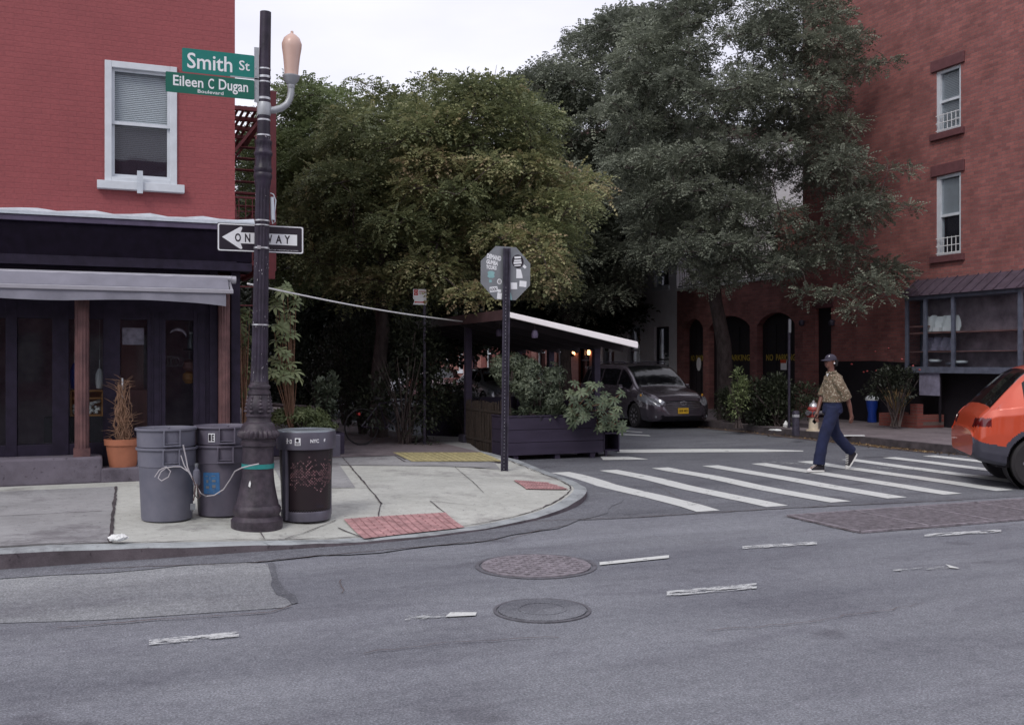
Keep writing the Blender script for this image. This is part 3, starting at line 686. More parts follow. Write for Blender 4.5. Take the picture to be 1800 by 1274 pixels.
FT = frond_tpl(4,.30,.12,.5); FT2 = frond_tpl(4,.36,.13,.8)
def goldt(u, v, rr):
    if (u > 820 and 400 < v < 560) or (u > 700 and 280 < v < 340) or (620 < u < 900 and v > 460): return rr.choice([.72,.8,.86,.5])
    if 640 < u < 860 and 330 < v < 400: return rr.choice([.4,.6,.9])
    return rr.uniform(.32,.66)
# tree over the pavement, with seed pods
polyA = [(545,330),(560,250),(600,215),(660,205),(700,190),(735,205),(748,150),(775,135),(790,165),(820,145),(850,150),(885,165),(930,175),(955,215),(965,260),(1000,300),(1035,330),(1030,365),(990,390),(975,440),(985,480),(975,515),(930,505),(900,470),(860,455),(830,500),(790,540),(700,545),(620,500),(560,470),(530,410)]
cA = sample_crown(polyA, 19.8, 2.4, 135, .34, .62, 11, goldt)
cA += [(tuple(at_depth(u,v,d)), r_, ti) for u,v,d,r_,ti in [(955,450,17.2,.30,.8),(960,485,17.2,.26,.82),(940,425,17.4,.3,.75),(880,420,17.6,.36,.75),(820,520,17.6,.3,.8),(850,515,17.5,.26,.8),(770,150,20,.2,.5),(835,155,20,.16,.5),(765,180,20,.28,.5),(1015,340,18.6,.3,.78),(645,150,21,.2,.4),(675,165,21,.26,.4),(700,180,21,.2,.42),(620,140,21,.12,.4)]]
make_tree('pod_tree', 'broad green tree with yellow seed pods over the pavement behind the stop sign', (5.05,19.6,.15),
    [(5.05,19.6,.15),(5.0,19.6,1.2),(5.1,19.5,2.3),(5.0,19.4,3.2),(5.2,19.5,4.1)], [.19,.15,.14,.12,.10], cA, M['leaf_gold'], 900, .155, 21, FT2, group='trees along the side street')
# loose tree beyond the fire escape
polyB = [(470,215),(500,160),(530,150),(560,165),(600,175),(640,215),(660,260),(650,330),(600,400),(560,480),(520,520),(480,470),(455,350),(450,270)]
cB = sample_crown(polyB, 23.5, 2.0, 75, .4, .7, 12, lambda u,v,rr: rr.uniform(.35,.8) if u < 540 and v > 230 else rr.uniform(.2,.6))
make_tree('garden_tree', 'fresh green tree rising right beside the red fire escape', (3.2,23.2,.15),
    [(3.2,23.2,.15),(3.25,23.2,1.5),(3.1,23.1,3.0),(3.3,23.2,4.4)], [.16,.13,.12,.09], cB, M['leaf_green'], 800, .165, 22, FT, group='trees along the side street')
# locust on the far pavement
polyC = [(1075,230),(1090,120),(1130,20),(1200,-40),(1330,-60),(1450,-20),(1540,60),(1570,120),(1555,165),(1480,190),(1530,260),(1575,330),(1610,370),(1560,400),(1520,420),(1560,480),(1560,530),(1500,500),(1440,470),(1400,500),(1330,470),(1260,510),(1180,480),(1130,440),(1100,380),(1085,320)]
cC = sample_crown([p for p in polyC], 25.2, 3.6, 262, .30, .60, 13, lambda u,v,rr: rr.uniform(.25,.75))
cC += [(tuple(at_depth(u,v,d)), r_, .5) for u,v,d,r_ in ((1560,300,22.6,.22),(1600,368,22.3,.2),(1545,350,22.6,.3),(1500,395,22.8,.3),(1560,520,22.2,.26),(1530,500,22.4,.32),(1500,545,22.4,.26),(1450,440,23,.35),(1470,520,22.8,.3),(1400,455,23.4,.35),(1420,520,23,.28),(1500,320,23,.3),(1440,250,23.5,.4),(1520,120,23,.3),(1560,110,22.8,.24),(1600,300,22.3,.16),(1480,360,22.9,.25))]
cC = [c for c in cC if not (c[0][0] > 17.2) ]
make_tree('locust_tree', 'large feathery grey-green tree in front of the brick building', (15.1,22.3,.15),
    [(15.1,22.3,.15),(15.05,22.3,1.0),(14.95,22.2,2.1),(14.7,22.2,3.2),(14.6,22.3,4.5),(14.7,22.3,6.0)], [.26,.21,.19,.17,.15,.12], cC, M['leaf_locust'], 980, .165, 23, FT, group='trees along the side street')
# locust further up the street
polyD = [(900,300),(890,200),(905,150),(940,155),(965,120),(1010,80),(1080,40),(1180,20),(1220,80),(1230,250),(1210,400),(1130,470),(1070,540),(1000,540),(960,470),(930,400)]
cD = sample_crown(polyD, 32.5, 3.2, 150, .5, .85, 14, lambda u,v,rr: rr.uniform(.2,.7))
make_tree('locust_tree', 'feathery grey-green tree further up the street beyond the canopy', (13.9,29.6,.15),
    [(13.9,29.6,.15),(13.85,29.6,1.6),(13.9,29.7,3.2),(13.7,29.6,5.0)], [.22,.17,.15,.12], cD, M['leaf_locust'], 560, .23, 24, FT, group='trees along the side street')
polyE = [(560,470),(700,380),(900,350),(1040,380),(1090,470),(1085,540),(1070,570),(1050,580),(960,590),(860,580),(800,600),(700,620),(600,640),(540,600)]
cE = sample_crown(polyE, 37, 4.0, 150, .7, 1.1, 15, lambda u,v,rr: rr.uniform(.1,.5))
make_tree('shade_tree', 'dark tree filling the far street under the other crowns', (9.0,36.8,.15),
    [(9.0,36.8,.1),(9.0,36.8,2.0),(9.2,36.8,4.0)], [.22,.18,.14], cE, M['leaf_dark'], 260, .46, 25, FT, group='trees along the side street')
polyF = [(490,330),(640,250),(780,260),(860,320),(880,470),(840,590),(700,640),(560,700),(480,700),(470,520)]
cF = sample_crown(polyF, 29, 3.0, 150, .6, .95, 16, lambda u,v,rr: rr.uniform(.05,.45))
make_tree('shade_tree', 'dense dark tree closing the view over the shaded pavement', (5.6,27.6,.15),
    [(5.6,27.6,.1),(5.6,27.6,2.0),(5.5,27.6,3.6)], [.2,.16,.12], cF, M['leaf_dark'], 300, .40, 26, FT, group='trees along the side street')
polyG = [(400,420),(420,280),(470,230),(560,260),(600,420),(580,600),(500,690),(400,700)]
cG = sample_crown(polyG, 38, 4, 80, .7, 1.1, 17, lambda u,v,rr: rr.uniform(.05,.4))
make_tree('shade_tree', 'dark tree deep in the garden behind the fire escape', (3.6,38.0,.15),
    [(3.6,38,.1),(3.6,38,2.0),(3.5,38,3.6)], [.2,.16,.12], cG, M['leaf_dark'], 300, .42, 27, FT, group='trees along the side street')
# shrubs
def bush(name, label, base, rx, ry, rz_, n_, ls, lm, seed, tpl=None, stems=9, zlo=.05, cat='shrub', group=None, shell=.35, tint=.45, cz=None, lobes=9):
    rr = random.Random(seed); rs = np.random.RandomState(seed); t = thing(name, label, cat, base)
    if group: t['group'] = group
    cz = cz if cz is not None else rz_+zlo; g = MB(); cl = []
    for k in range(lobes):
        a = rr.uniform(0,6.28); q = rr.uniform(.2,.75); cl.append((rx*q*math.cos(a), ry*q*math.sin(a), cz+rz_*rr.uniform(-.65,.65), rr.uniform(.35,.62)))
    P, D, T = [], [], []
    for (x,y,z,s) in cl:
        k = n_//lobes; d = rs.normal(0,1,(k,3)); d /= np.linalg.norm(d,axis=1,keepdims=True); rad = (shell+(1-shell)*rs.rand(k))*s
        p = np.array([x,y,z])+d*rad[:,None]*np.array([rx,ry,rz_]); P.append(p); D.append(d+rs.normal(0,.5,(k,3))+np.array([0,0,.25])); T.append(np.clip(tint+rs.normal(0,.2,k)+rr.uniform(-.15,.15),0,1))
        g.tube([(rr.uniform(-.08,.08),rr.uniform(-.08,.08),0),(x*.3,y*.3,z*.5),(x,y,z)], [.016,.012,.006], 5)
    for k in range(stems):
        a = rr.uniform(0,6.28); g.tube([(rr.uniform(-.1,.1),rr.uniform(-.1,.1),0),(rx*.3*math.cos(a),ry*.3*math.sin(a),cz*.6),(rx*.7*math.cos(a),ry*.7*math.sin(a),cz*1.1)], [.014,.010,.005], 5)
    P = np.concatenate(P); D = np.concatenate(D); T = np.concatenate(T); keep = P[:,2] > .02; P, D, T = P[keep], D[keep], T[keep]
    g.build('stems', M['bark'], t, True); leaf_mesh('foliage', P, D, ls*(.6+.8*rs.rand(len(P))), T, tpl or diamond(), lm, t, seed=seed); return t
for i,(x,y,rx,rz_,lab) in enumerate([(5.05,17.75,.85,1.25,'dark bushy shrub nearest the yellow plate'),(4.95,20.6,.95,1.5,'tall dark shrub behind the first one along the pavement'),(5.3,23.6,1.0,1.5,'dark shrub third along the shaded pavement'),(5.3,26.8,1.1,1.6,'farthest dark shrub at the bend of the shaded pavement')]):
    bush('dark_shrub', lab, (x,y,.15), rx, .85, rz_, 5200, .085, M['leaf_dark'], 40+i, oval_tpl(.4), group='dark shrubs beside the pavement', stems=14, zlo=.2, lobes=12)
for i,(x,y,rx,rz_,lab) in enumerate([(2.2,25.5,.9,1.6,'dark garden shrub left of the path, under the fresh green tree'),(2.7,29.0,1.2,2.0,'dark garden shrub at the far end of the path'),(1.9,20.0,.35,1.4,'narrow dark climber against the side wall below the fire escape')]):
    bush('garden_shrub', lab, (x,y,.15), rx, .9, rz_, 4200, .085, M['leaf_dark'], 50+i, oval_tpl(.4), group='garden shrubs left of the path', lobes=11)
bush('hedge_bush', 'dark hedge under the canopy beside the blue post', (7.0,20.0,.0), .7, 1.8, .62, 5000, .07, M['leaf_dark'], 60, oval_tpl(.4), zlo=.05)
for i,(u,d,rx,rz_,lab) in enumerate([(1305,23.6,.75,.52,'low bushy plant in the tree pit left of the no parking pole'),(1352,23.4,.85,.62,'taller dark bush in front of the right arch'),(1265,24.6,.6,.45,'small dark bush between the van and the tree trunk')]):
    q = at_depth(u, HOR, d)
    bush('pit_bush', lab, (max(q.x,14.6), q.y, .15), rx, .9, rz_, 4200, .085, M['leaf_dark'], 70+i, oval_tpl(.35), group='bushes in the far tree pit', tint=.6)
q = at_depth(1296, HOR, 22.9); bush('golden_bush', 'light yellow-green bush in front of the tree trunk', (q.x,q.y,.15), .28,.28,.62, 1100, .08, M['leaf_green'], 75, oval_tpl(.35), tint=.5, zlo=.25)
q = at_depth(1575, HOR, 22.6); bush('rose_bush', 'dark flowering bush growing in the brick planter below the bay window', (q.x,q.y,.2), 0.85,.5,.45, 1900, .08, M['leaf_dark'], 76, oval_tpl(.35), tint=.15, cz=1.0)

# leaf litter along the far kerb
rs = np.random.RandomState(5); n_ = 900
yy = np.concatenate([rs.uniform(14,24,n_//2), rs.normal(15.3,1.0,n_//2)]); xx = KX2-np.abs(rs.normal(0,.14,n_))-.02
P = np.stack([xx,yy,.016+.01*rs.rand(n_)],1); D = rs.normal(0,1,(n_,3)); D[:,2] *= .15
o = leaf_mesh('leaf_litter', P, D, .035+.04*rs.rand(n_), rs.rand(n_), diamond(), M['litter'], None, seed=5); tag(o, 'dry yellow leaves gathered in the far gutter', 'leaf litter', kind='stuff')
n_ = 500; P = np.stack([rs.uniform(2,5.8,n_), rs.uniform(17,30,n_), .165+.01*rs.rand(n_)],1); D = rs.normal(0,1,(n_,3)); D[:,2] *= .15
o = leaf_mesh('leaf_litter', P, D, .03+.03*rs.rand(n_), rs.rand(n_), diamond(), M['litter'], None, seed=6); tag(o, 'fallen leaves scattered on the shaded pavement path', 'leaf litter', kind='stuff')
def rel(mb, root): l = root.location; return mb.xf(Matrix.Translation((-l[0],-l[1],-l[2])))
# ================================================================== LEFT CORNER BUILDING
FY = 13.9
XC = on_y(413, 300, FY)[0]
lb = thing('corner_building', 'red painted brick corner building with a dark shopfront', 'building', (XC, FY, .15))
def Zl(v, u=240, Y=FY): return on_y(u, v, Y)[1]
wx0, wx1 = on_y(184,200,FY)[0], on_y(311,200,FY)[0]
wz0, wz1 = Zl(322), Zl(112)
zf = Zl(372, 106)                                # top of the flashing
g = MB()
for a in ((-7,wx0,zf-.1,9),(wx1,XC,zf-.1,9),(wx0,wx1,zf-.1,wz0),(wx0,wx1,wz1,9)): g.box(a[0],a[1],FY,FY+.25,a[2],a[3])
rel(g, lb).build('front_wall', M['brick_paint'], lb)
g = MB(); g.box(XC-.25,XC+.003,FY+.25,26,.15,9); rel(g, lb).build('side_wall', M['brick_side'], lb)
g = MB(); g.box(-7,XC+.15,FY-.15,26.2,9,9.25); g.box(-7,-6.8,FY,26,.15,9); g.box(-7,XC,25.8,26,.15,9); rel(g, lb).build('roof', M['stone_brown'], lb)
# upper window
g = MB(); f = .085
g.box(wx0,wx0+f,FY-.03,FY+.1,wz0,wz1); g.box(wx1-f,wx1,FY-.03,FY+.1,wz0,wz1); g.box(wx0+f,wx1-f,FY-.028,FY+.1,wz1-f,wz1); g.box(wx0+f,wx1-f,FY-.028,FY+.1,wz0,wz0+.06)
wn = rel(g, lb).build('window', M['win_white'], lb, bevel=.006)
zr = Zl(217); g = MB(); a0, a1 = wx0+f, wx1-f; zb0 = wz0+.06; zt = wz1-f; s = .035
g.box(a0,a0+s,FY+.02,FY+.06,zr,zt); g.box(a1-s,a1,FY+.02,FY+.06,zr,zt); g.box(a0+s,a1-s,FY+.021,FY+.06,zt-s,zt); g.box(a0,a1,FY+.018,FY+.06,zr-.03,zr+.01)
g.box(a0,a0+s,FY+.05,FY+.085,zb0,zr-.03); g.box(a1-s,a1,FY+.05,FY+.085,zb0,zr-.03); g.box(a0+s,a1-s,FY+.05,FY+.085,zb0,zb0+.05)
rel(g, lb).build('sash', M['win_white'], wn).location = (0,0,0)
g = MB(); g.box(a0+s,a1-s,FY+.035,FY+.04,zr+.01,zt-s); rel(g, lb).build('pane', M['glass_win'], wn); g = MB(); g.box(a0+s,a1-s,FY+.065,FY+.07,zb0+.05,zr-.03); rel(g, lb).build('pane', M['glass_low'], wn)
g = MB(); k = 46
for i in range(k):
    z = zt-.03-i*(zt-zb0-.28)/k; g.add([(a0+.01,FY+.098,z),(a1-.01,FY+.098,z),(a1-.01,FY+.088,z-.0225),(a0+.01,FY+.088,z-.0225)], [(0,1,2,3)])
rel(g, lb).build('blind', M['blind'], wn)
g = MB(); g.box(a0,a1,FY+.4,FY+.42,zb0-.1,zt); g.box(wx0,wx0+.02,FY+.1,FY+.42,wz0,wz1); g.box(wx1-.02,wx1,FY+.1,FY+.42,wz0,wz1); rel(g, lb).build('dark_room', M['dark'], wn)
g = MB(); g.box(wx0-.09,wx1+.09,FY-.10,FY+.02,wz0-.105,wz0-.002); rel(g, lb).build('window_sill', M['win_white'], wn, bevel=.005)
x_ = on_y(246,300,FY-.1)[0]; g = MB(); g.box(x_-.035,x_+.035,FY-.13,FY-.095,Zl(342),Zl(303)); rel(g, lb).build('sill_prop', M['flash'], wn)
# flashing, fascia, signband
z1, z2, z3 = Zl(378,106,FY-.1), Zl(391,106,FY-.25), Zl(466,106,FY-.25)
XS = on_y(442,400,FY-.2)[0]
g = MB()
prof = [(FY-.002,zf+.02),(FY-.03,zf),(FY-.12,zf-.06),(FY-.3,z1+.005),(FY-.3,z1-.035),(FY-.0,z1-.035)]
rings = []
for i in range(41):
    x = -7+(XS+.06+7)*i/40; j = .012*math.sin(i*1.9)+.008*math.sin(i*4.1) ; rings.append([(x,y,z+(j if q == 0 else 0)) for q,(y,z) in enumerate(prof)])
g.loft(rings); rel(g, lb).build('flashing', M['flash'], lb)
g = MB(); g.box(-7,XS+.03,FY-.28,FY+.2,z2,z1-.037); rel(g, lb).build('fascia', M['purple_trim'], lb, bevel=.008)
g = MB(); zm = Zl(450,106,FY-.25); g.box(-7,XS,FY-.25,FY+.2,zm+.006,z2-.003); rel(g, lb).build('signband', M['navy_black'], lb)
g = MB(); g.box(-7,XS,FY-.262,FY+.2,z3,zm-.006); g.box(-7,XS-.2,FY-.264,FY-.25,zm-.006,zm+.006); rel(g, lb).build('cornice', M['navy'], lb)
zs1 = Zl(803,150,FY-.4)
# posts and window frames
GY = FY+.06
def XX(u, Y=FY-.02): return on_y(u, 600, Y)[0]
g = MB()
for u0,u1 in ((-60,-40),(10,30),(92,121),(181,211),(259,291),(340,370)): g.box(XX(u0),XX(u1),FY-.04,FY+.1,.3,z3)
g.box(-4,XX(372),FY-.03,FY+.1,.16,.62); g.box(-4,XX(372),FY-.035,FY+.1,Zl(562),z3); g.box(XX(212),XX(258),FY-.02,FY+.07,.6,.78)
for u in (268,282,348,360): g.box(XX(u)-.008,XX(u)+.008,FY-.052,FY-.038,.3,2.3)
rel(g, lb).build('shopfront_frame', M['navy'], lb, bevel=.004)
g = MB(); g.box(XX(368),XX(382),FY-.10,FY+.1,.16,z3); rel(g, lb).build('corner_post', M['navy'], lb, bevel=.004); g = MB(); g.box(XX(405),on_y(420,600,FY)[0],FY-.14,FY+.25,.16,z3); g.box(XX(408),XS-.02,FY-.05,FY+.25,z3-.0,z3+.001)
rel(g, lb).build('corner_post', M['navy'], lb, bevel=.004)
def column(u0, u1, Y, z0_):
    x0, x1 = on_y(u0,600,Y)[0], on_y(u1,600,Y)[0]; cx, r_ = (x0+x1)/2, (x1-x0)/2; g = MB()
    g.lathe([(r_*.93,0,.12),(r_*.93,2.60-z0_,.12)], 72, (cx,Y,z0_), flutes=12); g.box(cx-r_*1.05,cx+r_*1.05,Y-r_,Y+r_,z0_-.003,z0_+.10)
    rel(g, lb).build('column', M['column'], lb)
column(130,158,FY-.27,zs1+.003); column(383,405,FY-.17,.163)
g = MB(); g.box(-4,XX(92),GY,GY+.006,.62,Zl(562)); rel(g, lb).build('shop_window', M['glass'], lb)
g = MB(); g.box(XX(121),XX(181),GY,GY+.006,.62,Zl(562)); rel(g, lb).build('shop_window', M['glass'], lb)
g = MB(); g.box(XX(291),XX(340),GY,GY+.006,.62,Zl(562)); rel(g, lb).build('shop_window', M['glass'], lb)
g = MB(); g.box(XX(211),XX(260),GY,GY+.006,.78,Zl(562)); dd = rel(g, lb).build('door', M['glass'], lb)
g = MB(); g.tube([(XX(215),FY-.06,1.1),(XX(215),FY-.06,1.45)], .012); rel(g, lb).build('handle', M['strap'], dd)
# the room behind the glass
g = MB(); g.box(-4,XX(420),FY+3.2,FY+3.3,.15,z3+.3); g.box(-4.1,-4,FY+.2,FY+3.2,.15,z3+.3); g.box(-4,XX(420),FY+.1,FY+3.3,.2,.3); g.box(-4,XX(420),FY+.1,FY+3.3,z3+.15,z3+.25); g.box(XC-.32,XC-.26,FY+.2,FY+3.2,.15,z3+.3)
rel(g, lb).build('shop_room', M['shop_wall'], lb)
g = MB(); g.box(XX(214),XX(255),FY+.55,FY+.6,.6,Zl(600)); g.box(XX(216),XX(268),FY+.4,FY+.5,.6,1.28); rel(g, lb).build('inner_door', M['wood_in'], lb)
# steps
g = MB(); x1s = on_y(180,820,FY-.4)[0]; g.box(-7,x1s,FY-.4,FY+.1,.14,zs1); rel(g, lb).build('step', M['step'], lb, bevel=.03)
zs2 = Zl(822,215,FY-.4); x2s = on_y(425,820,FY-.4)[0]; g = MB(); g.box(x1s-.02,x2s,FY-.396,FY+.1,.14,zs2); rel(g, lb).build('step', M['step'], lb, bevel=.02)
# awning
AY = FY-.62
aw = thing('awning', 'rolled grey canvas awning over the dark shopfront', 'awning', (XC-.2, AY, 2.4))
xa = on_y(410,500,AY)[0]; za0, za1, za2, za3 = Zl(474,106,AY), Zl(501,106,AY), Zl(509,106,AY), Zl(526,106,AY)
rings = []
for i in range(31):
    x = -3+(xa-.05+3)*i/30; y_ = .006*math.sin(i*2.7); rings.append([(x,AY+.38,za0+.0),(x,AY+.2,za0-.02+y_),(x,AY+.02,za1+.01),(x,AY+.02,za1-.01),(x,AY+.38,za0-.06)])
g = MB(); g.loft(rings); rel(g, aw).build('canvas', M['awning'], aw)
g = MB(); g.box(-3,xa,AY-.03,AY+.02,za2,za1); rel(g, aw).build('front_bar', M['awning_bar'], aw, bevel=.008)
g = MB(); n_ = 90; vs = []
for i in range(n_+1):
    x = -3+(xa-.09+3)*i/n_; h = za3+.022*math.sin(x*3.1+.5)*.6+(-.045*max(0,(x-xa+.6)/.6)**2); y0_ = .012*math.sin(x*9)+.006*math.sin(x*23)
    vs += [(x,AY-.005,za2+.004),(x,AY-.01+y0_*.5,(za2+h)/2),(x,AY-.012+y0_,h)]
g.add(vs, [(3*i+k,3*i+3+k,3*i+4+k,3*i+1+k) for i in range(n_) for k in (0,1)]); rel(g, aw).build('valance', M['awning'], aw, smooth=True)
g = MB(); g.tube([(-3,AY+.30,za0-.03),(xa+.02,AY+.30,za0-.03)], .045, 16); g.tube([(xa+.0,AY+.15,za0-.05),(xa+.05,AY+.15,za0-.05)], .05, 16); g.bar((xa-.02,AY+.0,za1-.02),(xa-.02,AY+.40,za0-.03),.03,.04); rel(g, aw).build('roller', M['awning_bar'], aw, smooth=True)
# things behind the shop glass
def in_shop(name, u, v0, v1, wpx, label, cat, mt, Y=FY+.22):
    x, zt_ = on_y(u,v0,Y); zb = on_y(u,v1,Y)[1]; r_ = wpx/2*13.6/FOC
    return x, zt_, zb, r_
for u,v0,v1,wp,lab,mt in ((175,632,684,13,'white buoy float with a stick hanging in the left shop window','white'),(131,618,684,14,'blue and white buoy float behind the first red column','blue_plastic')):
    x, zt_, zb, r_ = in_shop('', u, v0, v1, wp, '', '', mt); t = thing('buoy_float', lab, 'buoy float', (x, FY+.22, zb)); h = zt_-zb
    MB().lathe([(r_*.3,0),(r_*.8,h*.04),(r_,h*.25),(r_,h*.5),(r_*.5,h*.66),(r_*.25,h*.7)], 16).build('float', M[mt], t, True)
    MB().lathe([(r_*.14,h*.6),(r_*.14,h)], 8).build('stick', M['white'], t)
    MB().tube([(0,0,h),(0,0,2.75-zb)], .003, 4).build('string', M['cord'], t)
x0, zt_ = on_y(123,686,FY+.15); x1, zb = on_y(181,731,FY+.15); zsh = on_y(150,700,FY+.15)[1]
t = thing('shell_tray', 'orange wooden tray of white shells inside the left shop window', 'tray', ((x0+x1)/2,FY+.25,zb)); hw = (x1-x0)/2; h = zt_-zb; g = MB()
g.box(-hw,-hw+.02,-.08,.08,0,h); g.box(hw-.02,hw,-.08,.08,0,h); g.box(-hw+.02,hw-.02,-.08,.08,0,.02); g.box(-hw+.02,hw-.02,-.08,.08,h-.02,h); g.box(-hw+.02,hw-.02,-.08,.08,zsh-zb-.01,zsh-zb+.01); g.box(-hw,hw,.08,.09,0,h)
g.build('tray', M['tray'], t); rr = random.Random(3)
g = MB()
for i in range(60): g.lathe([(.004,-.022),(.022,-.008),(.020,.010),(.003,.02)], 7, (rr.uniform(-hw+.04,hw-.04), rr.uniform(-.07,.05), .04+rr.random()**1.5*(zsh-zb-.08)))
g.build('shells', M['paper'], t)['kind'] = 'stuff'
g = MB(); g.box(-.5,.5,-.1,.14,-.33,-.003); g.build('stand', M['dark'], t)
x, zc = on_y(168,786,FY+.15); t = thing('framed_card', 'small framed white card low in the left shop window', 'framed card', (x,FY+.2,zc)); MB().box(-.075,.075,0,.02,-.09,.09).build('frame', M['tray'], t); MB().box(-.055,.055,-.004,-.001,-.07,.07).build('card', M['paper'], t)
x, zc = on_y(333,648,FY+.3); t = thing('hanging_basket', 'orange and brown hanging lampshade inside the right shop window', 'lampshade', (x,FY+.35,zc-.2))
MB().lathe([(.05,.0),(.09,.06),(.08,.13),(.04,.16)], 14).build('shade', M['tray'], t, True); MB().lathe([(.04,.16),(.085,.21),(.08,.29),(.02,.33)], 14).build('shade', M['wood_in'], t, True); MB().tube([(0,0,.33),(0,0,1.0)], .004, 4).build('cord', M['cord'], t)
x, zc = on_y(336,600,FY+.3); t = thing('bottle', 'pale blue bottle on the top shelf of the right shop window', 'bottle', (x,FY+.3,zc-.1)); MB().lathe([(.045,0),(.045,.12),(.02,.17),(.02,.2)], 14).build('glass', M['sign_back'], t, True); MB().lathe([(.025,.2),(.025,.225)], 10).build('stopper', M['white'], t)
MB().box(-.1,.03,-.08,.1,-.02,-.002).build('shelf', M['dark'], t)
x, zc = on_y(306,635,FY+.2); t = thing('wire_hoops', 'pale coiled wire hoops hanging in the right shop window', 'wire hoops', (x,FY+.25,zc)); 
for k in range(4):
    MB().tube([(.055*k-.09+.05*math.cos(a), .01*k, .07*math.sin(a)) for a in [2*math.pi*j/16 for j in range(17)]], .004, 5, False).build('hoop', M['sign_back'], t)
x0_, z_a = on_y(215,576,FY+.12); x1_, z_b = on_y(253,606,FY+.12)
tag(MB().box(x0_,x1_,FY+.12,FY+.125,z_b,z_a).build('door_reflection_panel', M['lilac_panel']), 'pale lilac panel added behind the door glass to stand for a reflection', 'lilac_panel')  # added panel, its pale colour stands in for a reflection in the door glass
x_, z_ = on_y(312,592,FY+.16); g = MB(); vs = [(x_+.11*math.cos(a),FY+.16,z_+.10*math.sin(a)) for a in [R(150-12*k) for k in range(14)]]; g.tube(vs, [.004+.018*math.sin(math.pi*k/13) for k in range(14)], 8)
tag(g.build('crescent_ornament', M['lilac_panel'], None, True), 'pale crescent-shaped ornament hanging high in the right shop window', 'ornament')
# potted dry plant
pr = on_y(216, 800, FY-.2); t = thing('flower_pot', 'terracotta pot standing on the low shop step', 'flower pot', (pr[0], FY-.2, zs2)); s_ = 12.9/FOC
MB().lathe([(22*s_,.0),(27.5*s_,.26),(27.8*s_,.275),(30*s_,.275),(31*s_,.35),(29*s_,.352),(27.5*s_,.33),(26.5*s_,.30)], 40).build('pot', M['terracotta'], t, True)
MB().lathe([(26*s_,.30),(26.5*s_,.318)], 24).build('soil', M['soil'], t)
t = thing('dry_plant', 'bare twisted dry vine growing out of the terracotta pot', 'plant', (pr[0], FY-.2, zs2+.315)); rr = random.Random(9); g = MB()
for i in range(46):
    a = rr.uniform(0,6.28); r_ = rr.uniform(.01,.10); top = rr.choice([rr.uniform(.35,.7),rr.uniform(.6,.8),.72]); p = Vector((r_*math.cos(a), r_*math.sin(a)*.7, 0)); pts = [tuple(p)]; tw = rr.uniform(-5,5)
    for k in range(1,9):
        f_ = k/8; rad = (.05+.035*math.sin(f_*5+i)); pts.append((rad*math.cos(a+tw*f_)+rr.gauss(0,.018), rad*math.sin(a+tw*f_)*.7+rr.gauss(0,.018), top*f_))
    g.tube(pts, [.006-.0004*k for k in range(9)], 5)
for i in range(130):
    a = rr.uniform(0,6.28); z = rr.choice([rr.uniform(.0,.3),rr.uniform(.0,.8)]); l = rr.uniform(.06,.24); r0_ = .04; c, s = math.cos(a), math.sin(a)
    up_ = rr.uniform(-.12,.14); g.tube([(r0_*c,r0_*s*.7,z),(l*.55*c+rr.gauss(0,.02),l*.5*s,z+up_*.6),(l*c+rr.gauss(0,.03),l*.7*s+rr.gauss(0,.03),z+up_)], [.003,.0022,.0012], 4)
g.build('vine', M['twig'], t)

# fire escape on the side wall
fe = thing('fire_escape', 'red steel fire escape on the side wall behind the lamp post', 'fire escape', (XC, 16.0, 3.3))
x0, x1 = XC+.02, 2.20; y0, y1 = 15.3, 17.9
def platform(z, nm):
    g = MB()
    for i in range(7): x = x0+.03+(x1-x0-.06)*i/6; g.box(x-.020,x+.020,y0,y1,z,z+.012)
    for i in range(5): y = y0+(y1-y0)*i/4; g.box(x0,x1,y-.045,y+.045,z-.06,z-.003)
    g.box(x1-.03,x1+.03,y0,y1,z-.09,z+.02); rel(g, fe).build('platform', M['fire_red'], fe)
    if nm == 'u': return
    g = MB()
    for h in (.45,.95):
        g.bar((x1,y0,z+h),(x1,y1,z+h),.03,.03); g.bar((x0,y1,z+h),(x1,y1,z+h),.03,.03); g.bar((x0,y0,z+h),(x1,y0,z+h),.03,.03)
    for i in range(14): y = y0+(y1-y0)*i/13; g.box(x1-.007,x1+.007,y-.007,y+.007,z,z+.95)
    for i in range(1,6): x = x0+(x1-x0)*i/6; g.box(x-.007,x+.007,y1-.007,y1+.007,z,z+.95); g.box(x-.007,x+.007,y0-.007,y0+.007,z,z+.95)
    rel(g, fe).build('railing', M['fire_red'], fe)
platform(5.45, 'u'); platform(3.15, 'l')
g = MB()
for x in (x0+.25,x0+.75): g.bar((x,y0+.2,3.2),(x,y1-.3,5.5),.04,.12)
for i in range(11): f_ = i/10; y = y0+.2+(y1-.5-y0)*f_; z = 3.2+2.3*f_; g.box(x0+.25,x0+.75,y-.08,y+.08,z,z+.015)
rel(g, fe).build('stair', M['fire_red'], fe)
g = MB(); g.box(x1-.0,x1+.15,y0-.03,y0+.03,3.02,5.68); rel(g, fe).build('post', M['fire_red'], fe); g = MB(); g.bar((x1-.25,y0,5.72),(x1+.16,y0,5.70),.04,.04); rel(g, fe).build('brace', M['fire_red'], fe); g = MB(); g.bar((x0,y0+.1,4.6),(x1,y0+.1,5.4),.04,.04); rel(g, fe).build('brace', M['fire_red'], fe); g = MB(); g.bar((x0,y1-.1,4.6),(x1,y1-.1,5.4),.04,.04); rel(g, fe).build('brace', M['fire_red'], fe); g = MB(); g.box(x1-.1,x1+.13,y0-.05,y0+.02,2.9,3.07); rel(g, fe).build('brace', M['fire_red'], fe)
g = MB(); 
for x in (x0+.12,x0+.50): g.box(x-.015,x+.015,y0+.02,y0+.05,2.4,4.3)
for i in range(7): g.tube([(x0+.12,y0+.035,2.5+.28*i),(x0+.50,y0+.035,2.5+.28*i)], .010, 6)
